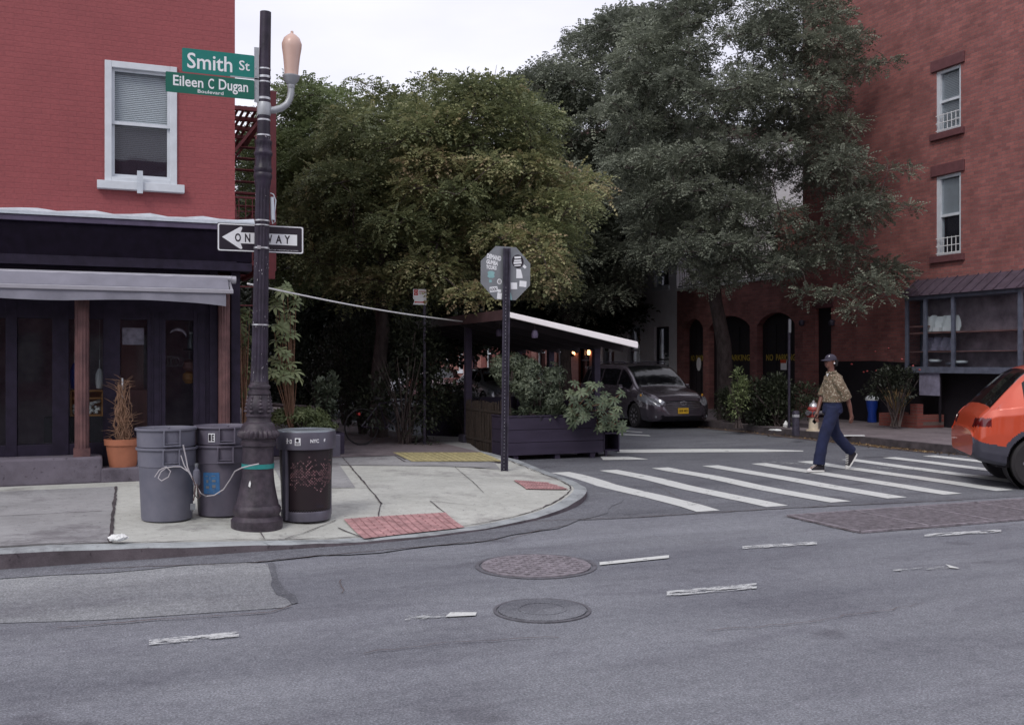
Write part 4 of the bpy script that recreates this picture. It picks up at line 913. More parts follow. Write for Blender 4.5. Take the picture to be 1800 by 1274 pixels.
rel(g, fe).build('ladder', M['fire_red'], fe)

# ================================================================== LAMP POST AND ITS SIGNS
LP = Vector((1.31, 9.68, 0)); LP.z = zs(1.31,9.68); ps = .00538
lp = thing('lamp_post', 'old fluted black cast-iron lamp post at the kerb between the bins', 'lamp post', tuple(LP), rot=(0, R(.95), R(0)))
def pz(v): return (CAM_H+(HOR-v)*ps)-LP.z
pf = [(930,45,0),(912,45.5,0),(909,42.5,0),(905,39,0),(903,39.5,0),(899,42,.03),(893,42.5,.03),(888,40,0),(886,37.5,0),(880,36.5,0),(870,34,0),(860,31.8,0),(850,30,0),(838,28.4,0),(825,27.5,0),(790,27.2,0),(784,27.5,0),(782.5,30.5,0),(776,31,0),(774.5,29,0),(771,29.5,0),(769,32,0)]
g = MB(); g.lathe([(r_*ps*.98, pz(v), f_) for v,r_,f_ in pf], 48); 
g.build('base', M['pole_base'], lp, True)
pf = [(769,33,.0),(766.5,36.5,.10),(761,37,.14),(757,34.5,.10),(755,31,0),(750,30,0),(746,28,0),(743,26,0),(741.5,22.5,0),(737,21,0),(733,21,0),(731.5,23,0),(728,23,0),(726.5,20.5,0),(720,22,0),(712,22.5,0),(704,21,0),(697,18.6,0),(694,18,0),(692.5,20,0),(688,20,0),(686.5,17.6,0),(683,17.4,0),(681.5,19.6,0),(678,19.6,0),(676,17,0),(670,16,0)]
g = MB(); g.lathe([(r_*ps*.98, pz(v), f_) for v,r_,f_ in pf], 96, flutes=24)
for k in range(8):                               # acanthus leaves round the vase
    a = 2*math.pi*k/8
    for q in range(5):
        z0_ = pz(722-6*q); rr_ = (21.3-.5*q)*ps; l = (5-q)*.0035+.008
        g.lathe([(.002,-.018),(l,-.006),(l*.9,.006),(.002,.02)], 8, (rr_*math.cos(a),rr_*math.sin(a),z0_))
g.build('vase', M['pole_base'], lp, True)
pf = [(671,16.5,.0),(668,15.5,.10),(640,14.6,.12),(560,13.6,.12),(480,13.0,.12),(400,12.7,.12),(335,12.4,.12),(330,12.4,0),(322,14,0),(316,14.2,0),(312,15.8,0),(307,16,0),(304,14.6,0),(300,15.8,0),(296,16,0),(293,14.6,.05),(275,14.2,.05),(272,15.8,0),(268,16,0),(266,14.6,0),(262,14.4,.05),(254,14.2,.05),(251,15,0),(247,14.6,0),(245,11.8,0),(200,10.6,0),(60,9.8,0),(20,9.6,0)]
g = MB(); g.lathe([(r_*ps, pz(v), f_) for v,r_,f_ in pf], 112, flutes=14); g.build('shaft', M['pole'], lp, True)
g = MB()
def band(v, h, r_): g.lathe([(r_*ps,pz(v+h/2)),(r_*ps+.003,pz(v+h/2)),(r_*ps+.003,pz(v-h/2)),(r_*ps,pz(v-h/2))], 32, caps=False)
for v,h,r_ in ((121,2.5,10.2),(135,4,10.4),(144,2.5,10.4),(173,4,10.8),(211,3,11),(238,2.5,11.8),(388,2.5,12.7),(396,2,12.7),(436,3,12.9),(571,2.5,14)):
    g = MB(); band(v,h,r_); g.build('strap', M['strap'], lp, True)
MB().box(-.05,-.02,-.078,-.060,pz(439),pz(433)).build('strap_buckle', M['strap'], lp)
g = MB(); g.lathe([(11.2*ps,pz(203)),(12*ps,pz(200)),(12*ps,pz(183)),(11*ps,pz(180))], 32); g.build('arm_clamp', M['grey_metal'], lp, True)
arm = [(464,193),(478,191),(490,186),(499,178),(504,168),(506,156),(506,146)]
def lpx(u, v): return ((u-461)*ps/CY*.96, 0, pz(v))
g = MB(); g.tube([lpx(u,v) for u,v in arm], [.030,.034,.034,.032,.032,.032,.030], 14); g.build('lamp_arm', M['grey_metal'], lp, True)
cx = lpx(506,140)[0]; g = MB(); g.lathe([(.030,pz(150)),(.036,pz(147)),(.036,pz(143)),(.045,pz(141)),(.072,pz(134)),(.078,pz(130)),(.082,pz(129)),(.082,pz(126.5)),(.065,pz(126))], 28, (cx,0,0)); g.build('lamp_holder', M['grey_metal'], lp, True)
g = MB(); g.lathe([(.064,pz(128)),(.070,pz(110)),(.080,pz(92)),(.092,pz(78)),(.095,pz(70)),(.075,pz(60)),(.04,pz(54)),(.015,pz(51)),(.012,pz(47))], 28, (cx,0,0)); g.build('globe', M['globe'], lp, True)
g = MB()                                         # tape remains, wire and staples
rr = random.Random(4)
for k in range(70):
    v = rr.choice([rr.uniform(440,500),rr.uniform(540,580),rr.uniform(620,665),rr.uniform(240,250),rr.uniform(340,360)]); a = rr.uniform(3.2,6.2); r_ = (13.2+(v-400)*.004+.3)*ps+.001
    h = rr.uniform(.004,.018); da = rr.uniform(.02,.10); z = pz(v); ds = rr.uniform(-.01,.01)
    g.add([(r_*math.cos(a),r_*math.sin(a),z),(r_*math.cos(a+da),r_*math.sin(a+da),z+ds),(r_*math.cos(a+da*1.1),r_*math.sin(a+da*1.1),z+h+ds),(r_*math.cos(a+.02),r_*math.sin(a+.02),z+h*.8)], [(0,1,2,3)])
g.build('paper_scrap', M['cord'], lp)['kind'] = 'stuff'
g = MB(); g.tube([(13.5*ps,0,pz(338)),(.10,-.01,pz(340)),(.125,0,pz(350)),(.115,0,pz(372)),(.12,0,pz(388)),(.10,0,pz(392)),(.085,0,pz(380)),(.09,0,pz(345))], .006, 6); g.tube([(.088,.0,pz(345)),(.10,.0,pz(385))], .020, 8); g.build('cable_stub', M['flash'], lp, True)
g = MB(); g.lathe([(27.4*ps,pz(822)),(28.0*ps,pz(822)),(28.0*ps,pz(814)),(27.3*ps,pz(814))], 40, caps=False); g.build('teal_tape', M['teal_tape'], lp)
g = MB(); a = R(-125); r_ = .166; g.add([(r_*math.cos(a+q)*1.0,r_*math.sin(a+q)*1.0,pz(v)) for q,v in ((-.05,851),(.06,853),(.10,846),(.05,841),(-.02,845))], [(0,1,2,3,4)]); g.build('sticker_scrap', M['paper'], lp)

def sign_panel(name, label, cat, u0, u1, vt0, vb0, Y, base, border=None, th=.004, rad=.012, group=None, dtilt=0):
    x0, zt_ = on_y(u0, vt0, Y); zb = on_y(u0, vb0, Y)[1]; x1 = on_y(u1, 600, Y)[0]; wd, ht = x1-x0, zt_-zb
    t = thing(name, label, cat, ((x0+x1)/2, Y, (zt_+zb)/2), group=group); t.rotation_euler = (0, R(dtilt), 0)
    def rrect(w_, h_, r_): 
        return [(sx*(w_/2-r_)+r_*math.cos(a), sz*(h_/2-r_)+r_*math.sin(a)) for sx,sz,a0 in ((1,1,0),(-1,1,90),(-1,-1,180),(1,-1,270)) for a in [R(a0+22.5*k) for k in range(5)]]
    g = MB(); g.prism(rrect(wd,ht,rad), lambda a,b,d: (a,d,b), 0, th); g.build('panel', base, t)
    return t, wd, ht, rrect
fn = lambda oa, ob, d: (lambda a, b: (a+oa, d, b+ob))
t, wd, ht, rq = sign_panel('street_sign', 'upper green street sign reading Smith St on the lamp post', 'street sign', 320, 447, 84, 126, 9.66, M['sign_teal'])
g = MB(); put_text(g, 'Smith', wd*.62, ht*.66, fn(-wd*.12,-.0,-.002), .012); put_text(g, 'St', wd*.15, ht*.42, fn(wd*.36,ht*.02,-.002), .01); g.build('lettering', M['white_vinyl'], t)
t, wd, ht, rq = sign_panel('street_sign', 'lower green street sign reading Eileen C Dugan Boulevard', 'street sign', 291, 447, 125.5, 161, 9.64, M['sign_green'])
g = MB(); put_text(g, 'Eileen', wd*.335, ht*.52, fn(-wd*.25,ht*.10,-.002), .014); put_text(g, 'C', wd*.065, ht*.52, fn(wd*.005,ht*.10,-.002), .014)
P_, F_ = text_geo('Dugan', wd*.335, ht*.70, .014); g.add([(p[0]+wd*.26, -.002, p[1]+ht*.03) for p in P_], F_)
put_text(g, 'Boulevard', wd*.29, ht*.17, fn(0,-ht*.33,-.002), .006); g.build('lettering', M['white_vinyl'], t)
g = MB(); bx = on_y(447,150,9.66)[0]; g.box(bx,bx+.042,9.65,9.665,on_y(450,180,9.66)[1],on_y(450,84,9.66)[1]); 
for v in (121,135,155,176): g.tube([(bx+.012,9.648,on_y(450,v,9.66)[1]),(bx+.012,9.64,on_y(450,v,9.66)[1])], .004, 6)
g.box(bx-.22,bx+.04,9.650,9.658,on_y(447,140.5,9.66)[1],on_y(447,138,9.66)[1])
tag(g.build('sign_bracket', M['grey_metal']), 'pale vertical bracket clamping the green street signs to the lamp post', 'bracket')
t, wd, ht, rq = sign_panel('one_way_sign', 'black and white ONE WAY arrow sign strapped behind the lamp post', 'traffic sign', 381.5, 534, 391, 441, 9.80, M['black_sign'], rad=.018)
g = MB(); o_ = rq(wd*.985,ht*.96,.018); i_ = rq(wd*.955,ht*.885,.014); n_ = len(o_); g.add([(a,-.0015,b) for a,b in o_]+[(a,-.0015,b) for a,b in i_], [(k,(k+1)%n_,(k+1)%n_+n_,k+n_) for k in range(n_)]); g.build('border', M['white_vinyl'], t)
A = [(-.445,0),(-.245,.375),(-.222,.38),(-.215,.34),(-.235,.19),(.42,.19),(.42,-.20),(-.235,-.20),(-.215,-.36),(-.222,-.40),(-.245,-.39)]
g = MB(); g.poly([(a*wd,-.0015,b*ht) for a,b in A]); g.build('arrow', M['white_vinyl'], t)
g = MB()
for ch, a, w_ in (('O',-.265,.068),('N',-.155,.062),('E',-.05,.05),('W',.085,.085),('A',.205,.072),('Y',.305,.068)): g = MB() if ch in 'OW' else g; put_text(g, ch, w_*wd, .30*ht, fn(a*wd,0,-.003), .028); (g.build('lettering', M['black_sign'], t) if ch in 'EY' else 0)

g = MB(); put_text(g, 'DEPT OF TRANSPORTATION', .36*wd, .03*ht, fn(.25*wd,-.385*ht,-.002), .004); g.build('small_print', M['white_vinyl'], t)

# ================================================================== BINS BY THE LAMP POST
def can_mesh(h=.70, rb=.232, rt=.272):
    g = MB(); g.lathe([(rb-.02,0),(rb,.012),(rb+.004,.05),(rb+(rt-rb)*.62,.515),(rb+(rt-rb)*.66,.52),(rb+(rt-rb)*.82,.525),(rt-.004,.675),(rt+.010,.677),(rt+.014,.685),(rt+.012,.70),(rt-.002,.70),(rt-.008,.68),(rt-.03,.45),(rb-.012,.03)], 64, caps=True); return g
def handle_mesh(a, zc, r_):
    g = MB(); m_ = Matrix.Rotation(a, 4, 'Z')
    for s in (-1,1): g.box(r_-.03,r_+.026,s*.072-.006,s*.072+.006,zc-.075,zc+.07,m_)
    g.box(r_-.03,r_+.030,-.078,.078,zc-.085,zc-.066,m_); g.box(r_-.02,r_+.022,-.066,.066,zc-.058,zc-.050,m_); return g
def make_can(name, label, loc, rz, mt, group):
    t = thing(name, label, 'trash can', loc, rz, group); can_mesh().build('body', mt, t, True, ang=30)
    for a in (R(-90), R(90)): handle_mesh(a, .615, .268).build('handle', mt, t, bevel=.004)
    return t
GR = 'grey plastic bins nested in two stacks'
q1 = at_depth(293.5, HOR, 9.66); z1_ = zs(q1.x,q1.y); q2 = at_depth(391, HOR, 9.98); z2_ = zs(q2.x,q2.y)
c1 = make_can('trash_can', 'lower grey bin of the left stack beside the terracotta pot', (q1.x,q1.y,z1_), R(5), M['can'], GR)
c2 = dup(c1, (q1.x-.008,q1.y,z1_+.185), R(8), 'upper grey bin of the left stack, its rim by the terracotta pot', GR)
c3 = make_can('trash_can', 'lower grey bin with a blue label, next to the lamp post', (q2.x,q2.y,z2_), R(0), M['can2'], GR)
c4 = make_can('trash_can', 'upper grey bin with a white letter E label, next to the lamp post', (q2.x+.01,q2.y,z2_+.185), R(1), M['can2'], GR)
def on_cyl(r0, r1, h0, h1, a0, rot):             # maps label (a,b) to a cone surface
    def f_(a, b): z = (h0+h1)/2+b; r_ = r0+(r1-r0)*(z-h0)/(h1-h0); an = a0+a/r_; return (r_*math.cos(an), r_*math.sin(an), z)
    return f_
g = MB(); f_ = on_cyl(.2475,.2575,.25,.42,R(-121),0)
g.add([f_(a*.085,b*.105) for b in (-1,1) for a in (-1,-.6,-.2,.2,.6,1)], [(i,i+1,i+7,i+6) for i in range(5)]); g.build('blue_label', M['bluelabel'], c3)
g = MB(); f_ = on_cyl(.2505,.2605,.25,.42,R(-121),0)
for a,b,w_,h_ in ((-.6,.7,.25,.08),(.35,.75,.3,.06),(-.5,.2,.18,.3),(.4,.25,.3,.2),(-.5,-.4,.3,.25),(.4,-.3,.28,.3),(0,-.85,.7,.04),(.3,-.6,.2,.05),(-.1,.5,.05,.3)):
    g.add([f_((a+sx*w_/1.2)*.074,(b+sy*h_/2)*.098) for sx,sy in ((-1,-1),(1,-1),(1,1),(-1,1))], [(0,1,2,3)])
g.build('label_marks', M['sign_back'], c3)
g = MB(); f_ = on_cyl(.2735,.2745,.53,.66,R(-121),0); g.add([f_(a*.034,b*.042) for b in (-1,1) for a in (-1,0,1)], [(0,1,4,3),(1,2,5,4)]); g.build('letter_label', M['white_vinyl'], c4)
g = MB(); f_ = on_cyl(.2755,.2765,.53,.66,R(-121),0); put_text(g, 'E', .024, .062, lambda a,b: f_(a+.015,b), .03); g.add([f_(-.017+a*.012,b*.032) for a,b in ((-1,-1),(1,-1),(1,1),(-1,1))], [(0,1,2,3)]); g.build('letter', M['black_sign'], c4)
g = MB(); f_ = on_cyl(.263,.265,.50,.62,R(-128),0); g.add([f_(a*.03,b*.012) for b in (-1,1) for a in (-1,0,1)], [(0,1,4,3),(1,2,5,4)]); g.build('dark_label', M['black_sign'], c3)
# cord tying the bins to the post
dC = 9.36
cp = [at_depth(u,v,d) for u,v,d in ((322,782,9.33),(326,800,9.35),(330,822,dC),(337,838,dC),(345,853,dC),(352,866,dC),(362,872,9.5),(377,870,9.55),(393,860,9.55),(405,842,9.5),(413,828,9.4),(425,822,9.30),(440,818,9.22),(455,815,9.22))]
t = thing('power_cord', 'pale cord looped through the bin handles and tied to the lamp post', 'cord', tuple(at_depth(340,850,dC)))
rel(MB().tube(cp, .0065, 8), t).build('cord', M['cord'], t, True)
lo = [at_depth(u,v,9.33) for u,v in ((318,800),(324,818),(336,836),(330,828),(318,820),(305,820),(292,822),(283,829),(278,840),(284,845),(296,838),(300,828),(292,820),(280,826),(272,838))]
rel(MB().tube(lo, .005, 7), t).build('loop', M['cord'], t, True)
rel(MB().tube([at_depth(u,v,9.35) for u,v in ((338,838),(343,852),(341,868),(348,876),(352,872),(348,860),(346,850))], .006, 6), t).build('loop', M['cord_dark'], t, True)
rel(MB().tube([at_depth(u,v,9.33) for u,v in ((344,855),(342,870),(340,880))], .006, 6), t).build('dangling_end', M['cord_dark'], t, True)
p = at_depth(339,890,9.33); g = MB(); g.box(p.x-.022,p.x+.022,p.y-.014,p.y+.014,p.z-.03,p.z+.028); g.tube([(p.x-.008,p.y,p.z-.03),(p.x-.008,p.y,p.z-.05)],.003,5); g.tube([(p.x+.008,p.y,p.z-.03),(p.x+.008,p.y,p.z-.05)],.003,5); rel(g, t).build('plug', M['sign_back'], t, bevel=.006)
p = at_depth(345.5,832,9.50); t = thing('plastic_bottle', 'grey plastic bottle wedged between the two stacks of bins', 'bottle', tuple(p)); MB().lathe([(.028,-.11),(.034,-.10),(.034,.0),(.030,.03),(.014,.045),(.014,.075),(.016,.075),(.016,.095)], 16).build('bottle', M['can'], t, True)
MB().lathe([(.017,.07),(.017,.096)], 12).build('cap', M['sign_back'], t)

# mesh litter bin
q = at_depth(538, HOR, 9.9); zb_ = zs(q.x,q.y); lbn = thing('litter_bin', 'round city litter bin with a perforated drum and grey lid, right of the lamp post', 'litter bin', (q.x,q.y,zb_))
MB().lathe([(.235,.10),(.262,.72)], 64, caps=False).build('mesh_drum', M['perf'], lbn, True)
MB().lathe([(.225,.0),(.243,.01),(.245,.085),(.240,.10),(.2,.10)], 48).build('base_ring', M['bin_metal'], lbn, True)
g = MB(); g.lathe([(.268,.70),(.287,.705),(.290,.86),(.284,.878),(.25,.882),(.235,.87),(.232,.72)], 64, caps=False); g.build('lid_band', M['bin_metal'], lbn, True)
g = MB(); g.lathe([(.288,.862),(.284,.882),(.245,.890),(.200,.886),(.195,.870)], 64, caps=False); g.bar((-.24,-.05,.888),(.24,-.05,.888),.10,.014); g.build('lid', M['bin_lid'], lbn, True)
g = MB(); g.lathe([(.12,.06),(.222,.12),(.232,.4),(.222,.55),(.235,.70),(.2,.8),(.03,.78)], 20); g.build('liner_bag', M['bag'], lbn, True)
g = MB(); rr = random.Random(2)
for i in range(260): a = rr.uniform(R(-140),R(-15)); g.lathe([(.003,-.009),(.013,-.004),(.011,.006),(.002,.009)], 5, (.232*math.cos(a),.232*math.sin(a),rr.gauss(.46,.06)))
g.build('rubbish', M['trash'], lbn)['kind'] = 'stuff'
for a, nm in ((R(-148),1),(R(22),2),(R(90),3)):
    g = MB(); m_ = Matrix.Rotation(a, 4, 'Z'); g.box(.243,.285,-.026,.026,.02,.86,m_); g.build('upright', M['bin_metal'], lbn, bevel=.006)
g = MB(); m_ = Matrix.Rotation(R(20), 4, 'Z'); g.box(.26,.36,-.06,.06,.60,.82,m_); g.build('side_box', M['bin_metal'], lbn, bevel=.006)
def onb(a0, zc, r_=.2915): return lambda a, b: (r_*math.cos(a0+a/r_), r_*math.sin(a0+a/r_), zc+b)
g = MB(); put_text(g, 'NYC', .085, .036, onb(R(-84),.79), .03); 
f_ = onb(R(-134),.79); 
g.add([f_(-.02+a*.006,.020+b*.006) for a,b in ((-1,-1),(1,-1),(1,1),(-1,1))], [(0,1,2,3)])
for x0_,y0_,x1_,y1_ in ((-.02,.012,-.02,-.008),(-.02,-.008,-.028,-.026),(-.02,-.008,-.012,-.026),(-.02,.008,-.004,.0),(-.02,.008,-.032,.0)):
    dx, dy = x1_-x0_, y1_-y0_; L_ = math.hypot(dx,dy); nx_, ny_ = -dy/L_*.003, dx/L_*.003; g.add([f_(x0_+nx_,y0_+ny_),f_(x0_-nx_,y0_-ny_),f_(x1_-nx_,y1_-ny_),f_(x1_+nx_,y1_+ny_)], [(0,1,2,3)])
for a,b,w_,h_ in ((.012,-.004,.003,.015),(.028,-.004,.003,.015),(.020,-.020,.010,.003),(.020,.012,.010,.003)): g.add([f_(a+sx*w_,b+sy*h_) for sx,sy in ((-1,-1),(1,-1),(1,1),(-1,1))], [(0,1,2,3)])
f_ = onb(R(-63),.795); g.poly([f_(a,b) for a,b in ((-.008,-.02),(.01,-.004),(.004,.0),(.012,.012),(-.004,.016),(-.012,.004))])
g.build('lettering', M['white_vinyl'], lbn)
g = MB(); f_ = onb(R(-116),.785,.2925); g.add([f_(a*.028,b*.036) for b in (-1,1) for a in (-1,0,1)], [(0,1,4,3),(1,2,5,4)]); g.build('sticker', M['white_vinyl'], lbn)
g = MB(); f_ = onb(R(-116),.785,.2935); g.poly([f_(.018*math.cos(k)*(1 if k%2 else .6)-.002,.016*math.sin(k)+.012) for k in [j*.5236 for j in range(12)]])
for b in (-.012,-.020,-.028): g.poly([f_(a*.022,b+c*.0025) for a,c in ((-1,-1),(1,-1),(1,1),(-1,1))])
g.build('sticker_print', M['black_sign'], lbn)
g = MB(); f_ = onb(R(-68),.155,.253); g.add([f_(a*.04,b*.015) for b in (-1,1) for a in (-1,0,1)], [(0,1,4,3),(1,2,5,4)]); g.build('name_plate', M['black_sign'], lbn)

# ================================================================== STOP SIGN (SEEN FROM BEHIND)
b = W(886,824,.13); zz = zs(b.x,b.y); ss = thing('stop_sign', 'grey back of an octagonal stop sign covered in stickers, on a black post', 'traffic sign', (b.x,b.y,zz), rot=(0,R(.7),0)); dS = FOC*(CAM_H-zz)/(824-HOR)
def sz(v): return CAM_H+(HOR-v)*dS/FOC-zz
g = MB(); top = sz(440)
for x0_,x1_,y0_,y1_ in ((-.055,-.043,-.02,.02),(.043,.055,-.02,.02),(-.043,.043,.008,.02),(-.07,-.055,-.02,-.012),(.055,.07,-.02,-.012)): g.box(x0_*.8,x1_*.8,y0_,y1_,-.05,top)
g.build('post', M['post'], ss)
g = MB()
for i in range(60): z = .05+i*top/60.5; g.lathe([(.006,-.001),(.006,.001)], 8, (0,0,0)).v  # perforations
g = MB()
for i in range(52): z = .03+i*.0508; g.prism([(.006*math.cos(k*.785),.006*math.sin(k*.785)) for k in range(8)], lambda a,b_,d: (a,d,b_+z), .0065, .0075)
g.build('hole', M['strap'] , ss)['kind'] = 'stuff'
zc = sz(483); Ro = .381/math.cos(R(22.5))
g = MB(); oc = [(Ro*math.cos(R(22.5+45*k)), Ro*math.sin(R(22.5+45*k))) for k in range(8)]; g.prism(oc, lambda a,b_,d: (a,d,b_+zc), .022, .027); g.build('panel', M['sign_back'], ss)
g = MB(); g.prism([(a*.995,b_*.995) for a,b_ in oc], lambda a,b_,d: (a,d,b_+zc), .0275, .029); g.build('front_face', M['red'], ss)
k_ = .76/620
def st(px, py): return ((px-788)*k_, zc-(py-447)*k_)
def stf(px, py, rot=0, Y=.0205):
    cx_, cz_ = st(px,py); c, s = math.cos(R(rot)), math.sin(R(rot)); return lambda a, b_: (cx_+a*c-b_*s, Y, cz_+a*s+b_*c)
g = MB()
put_text(g, 'DEMAND', .22, .070, stf(640,268,-9), .05); put_text(g, 'GUMBA', .18, .065, stf(618,330,-8), .05); put_text(g, 'TCUKS', .16, .055, stf(608,388,-5), .05)
def quadst(px,py,w_,h_,rot,mm=None,Y=.0205): f_ = stf(px,py,rot,Y); g.poly([f_(-w_/2,-h_/2),f_(w_/2,-h_/2),f_(w_/2,h_/2),f_(-w_/2,h_/2)])
quadst(893,590,.10,.095,2); quadst(1007,562,.11,.085,-3); quadst(640,640,.12,.075,8); quadst(712,655,.05,.04,0); quadst(712,715,.07,.09,-5)
f_ = stf(962,450,0); g.poly([f_(-.05,-.06),(f_(.05,-.055)),f_(.045,-.02),f_(.02,.07),f_(-.05,.075)])
f_ = stf(710,547); g.poly([f_(.036*math.cos(j*.3927),.04*math.sin(j*.3927)) for j in range(16)]); g.build('sticker', M['white_vinyl'], ss)
g = MB(); f_ = stf(938,302); g.poly([f_(.092*math.cos(j*.2618),.098*math.sin(j*.2618)) for j in range(24)])
g.build('sticker_dark', M['black_sign'], ss); g = MB(); put_text(g, 'KOOK', .10, .045, stf(640,640,8,.0195), .03); put_text(g, '@', .045, .05, stf(710,547,0,.0195), .02); g.build('sticker_print', M['black_sign'], ss)
g = MB()
for py,w_,h_ in ((255,.10,.030),(290,.11,.022),(318,.125,.030),(350,.10,.016)): quadst(936,py,w_,h_,6,Y=.0195)
quadst(1025,360,.05,.04,-40); g.build('sticker_print', M['white_vinyl'], ss)
g = MB(); f_ = stf(605,470); g.poly([f_(.055*math.cos(j*.5236)*(1.2 if j%2 else .8),.06*math.sin(j*.5236)*(1 if j%3 else .8)) for j in range(12)]); quadst(598,545,.04,.04,10); f_ = stf(850,715); g.poly([f_(-.02,-.05),f_(.025,-.05),f_(.02,.0),f_(0,.06),f_(-.02,.0)]); g.build('sticker_teal', mat('sticker_teal',(.25,.45,.46),.5), ss)
# parking sign pole near the shrubs
def pole_sign(u, vb, vt, label, X=None, edge=False):
    if X is None: b = W(u,vb,.15)
    else: Yq, zq = on_x(u,vb,X); b = Vector((X,Yq,.15))
    d = b.x*SY+b.y*CY; top = CAM_H+(HOR-vt)*d/FOC-.15; t = thing('parking_sign', label, 'parking sign', (b.x,b.y,.15)); MB().box(-.022,.022,-.015,.015,-.05,top).build('post', M['post'], t); return t, top
t, top = pole_sign(746, 782, 507, 'small white and red parking sign on a thin post by the shrubs')
g = MB(); g.box(-.22,.03,-.03,-.026,top-.30,top-.02); g.build('panel', M['white_vinyl'], t)
g = MB(); g.box(-.205,-.13,-.0335,-.031,top-.13,top-.03); put_text(g, 'NO PARKING', .11, .03, fn(-.055,top-.06,-.032), .01); put_text(g, 'ANYTIME', .09, .022, fn(-.06,top-.10,-.032), .01); g.build('lettering', M['red'], t)
g = MB(); g.box(-.18,-.01,-.0335,-.031,top-.265,top-.245); g.poly([(-.20,-.032,top-.255),(-.17,-.032,top-.235),(-.17,-.032,top-.275)]); g.poly([(.01,-.032,top-.255),(-.02,-.032,top-.235),(-.02,-.032,top-.275)]); g.build('arrow', M['red'], t)
g = MB(); p0 = (-.168,top-.08); g.tube([(p0[0]+.022*math.cos(j*.4),-.034,p0[1]+.028*math.sin(j*.4)) for j in range(17)], .004, 5); g.build('symbol', M['white_vinyl'], t)
t, top = pole_sign(1387, 735, 560, 'narrow edge-on sign on a thin post in front of the brick arches', X=14.45)
MB().box(-.035,.035,-.03,-.026,top-.32,top-.02).build('panel', M['sign_back'], t)

# ================================================================== STREET DINING SHELTER AND PLANTERS
sh = thing('street_shelter', 'dark wooden street dining shelter with a white-edged sloping roof', 'shelter', (7.3,17.5,0))
xl, xr, yf, yb = 6.10, 8.52, 15.3, 20.6; zl, zr2 = 2.43, 1.95
def zroof(x): return zl+(zr2-zl)*(x-xl)/(xr-xl)
g = MB(); g.prism([(xl,zroof(xl)),(xr,zroof(xr)),(xr,zroof(xr)+.05),(xl,zroof(xl)+.05)], lambda a,b_,d: (a,d,b_), yf+.05, yb); rel(g, sh).build('roof', M['roof_under'], sh)
g = MB(); g.prism([(xl-.01,zroof(xl)-.03),(xr+.02,zroof(xr)-.055),(xr+.03,zroof(xr)-.01),(xr+.02,zroof(xr)+.06),(xl-.01,zroof(xl)+.06)], lambda a,b_,d: (a,d,b_), yf, yf+.046); rel(g, sh).build('white_fascia', M['led_white'], sh, bevel=.01)
g = MB(); g.box(xl-.06,xl-.012,yf,yb,zl-.08,zl+.09); rel(g, sh).build('side_fascia', M['plywood_red'], sh)
g = MB()
for i in range(6): y = yf+.5+i*.9; g.bar((xl,y,zl-.06),(xr,y,zr2-.06),.05,.10)
rel(g, sh).build('rafters', M['roof_under'], sh)
for x,y,zt_ in ((6.28,17.75,zl-.05),(8.36,16.55,zr2-.05),(8.36,18.6,zr2-.05),(6.25,20.3,zl-.05),(8.36,20.3,zr2-.05)):
    g = MB(); g.box(x-.06,x+.06,y-.06,y+.06,.0,zt_); rel(g, sh).build('post', M['planter'], sh, bevel=.005)
g = MB(); g.box(6.14,6.42,17.60,17.90,.0,.30); rel(g, sh).build('footing', M['post'], sh, bevel=.01)
g = MB(); rr = random.Random(8)
for i in range(90): y = 15.75+i*.021; g.tube([(6.2+rr.gauss(0,.01),y,.05),(6.2+rr.gauss(0,.012),y+rr.gauss(0,.01),.95+rr.gauss(0,.02))], .009, 5)
g.box(6.18,6.24,15.75,17.6,.25,.29); g.box(6.18,6.24,15.75,17.6,.78,.82); rel(g, sh).build('reed_screen', M['soil'], sh)
g = MB(); g.box(8.40,8.46,16.6,20.3,.05,.9); g.box(6.2,8.4,20.4,20.46,.05,.9); rel(g, sh).build('side_wall', M['planter'], sh)
for u,v,d in ((940,578,16.8),(868,590,17.6)):
    p = at_depth(u,v,d); x_ = min(max(p.x,6.4),8.2); t = thing('pendant_lamp', 'small dim pendant lamp under the shelter roof, '+('nearer the front edge' if u > 900 else 'farther back on the left'), 'pendant lamp', (x_,p.y,zroof(x_)-.2), group='pendant lamps under the shelter roof'); MB().lathe([(.05,-.06),(.06,.0),(.045,.06),(.01,.08)], 12).build('shade', M['purple_trim'], t, True); MB().tube([(0,0,.08),(0,0,.2)], .004, 4).build('cord', M['cord_dark'], t)
# cable across the pavement
a_ = Vector((XS-.05,FY-.2,2.70)); b2 = Vector((xl-.03,17.4,2.40)); pts = [a_.lerp(b2,i/16)-Vector((0,0,.05*math.sin(math.pi*i/16))) for i in range(17)]
tag(MB().tube(pts, .012, 8).build('overhead_cable', M['white'], None, True), 'pale cable strung from the corner building to the shelter roof', 'cable')
# planter box
pb = thing('planter_box', 'long dark plank planter box at the street end of the shelter', 'planter box', (6.14,15.0,0)); pb.location = (6.14,15.55,0)
L_, D_, H_ = 1.86, .58, .73
for nm,(a0,a1,b0,b1) in (('front_panel',(0,L_,0,.03)),('back_panel',(0,L_,D_-.03,D_)),('side_panel',(0,.03,.03,D_-.03)),('side_panel',(L_-.03,L_,.03,D_-.03))):
    g = MB()
    for i in range(3): g.box(a0,a1,b0+.001*i,b1+.001*i,.09+i*.215,.09+i*.215+.208)
    g.build(nm, M['planter'], pb, bevel=.003)
g = MB(); g.box(-.01,L_+.01,-.012,.04,H_+.005,H_+.028); g.box(-.01,.04,.04,D_+.01,H_+.005,H_+.028); g.box(L_-.04,L_+.01,.04,D_+.01,H_+.005,H_+.028); g.box(.04,L_-.04,D_-.04,D_+.01,H_+.005,H_+.028); g.build('rim', M['planter'], pb)
g = MB(); g.box(.03,L_-.03,.03,D_-.03,.1,H_-.05); g.build('soil', M['soil'], pb)
g = MB()
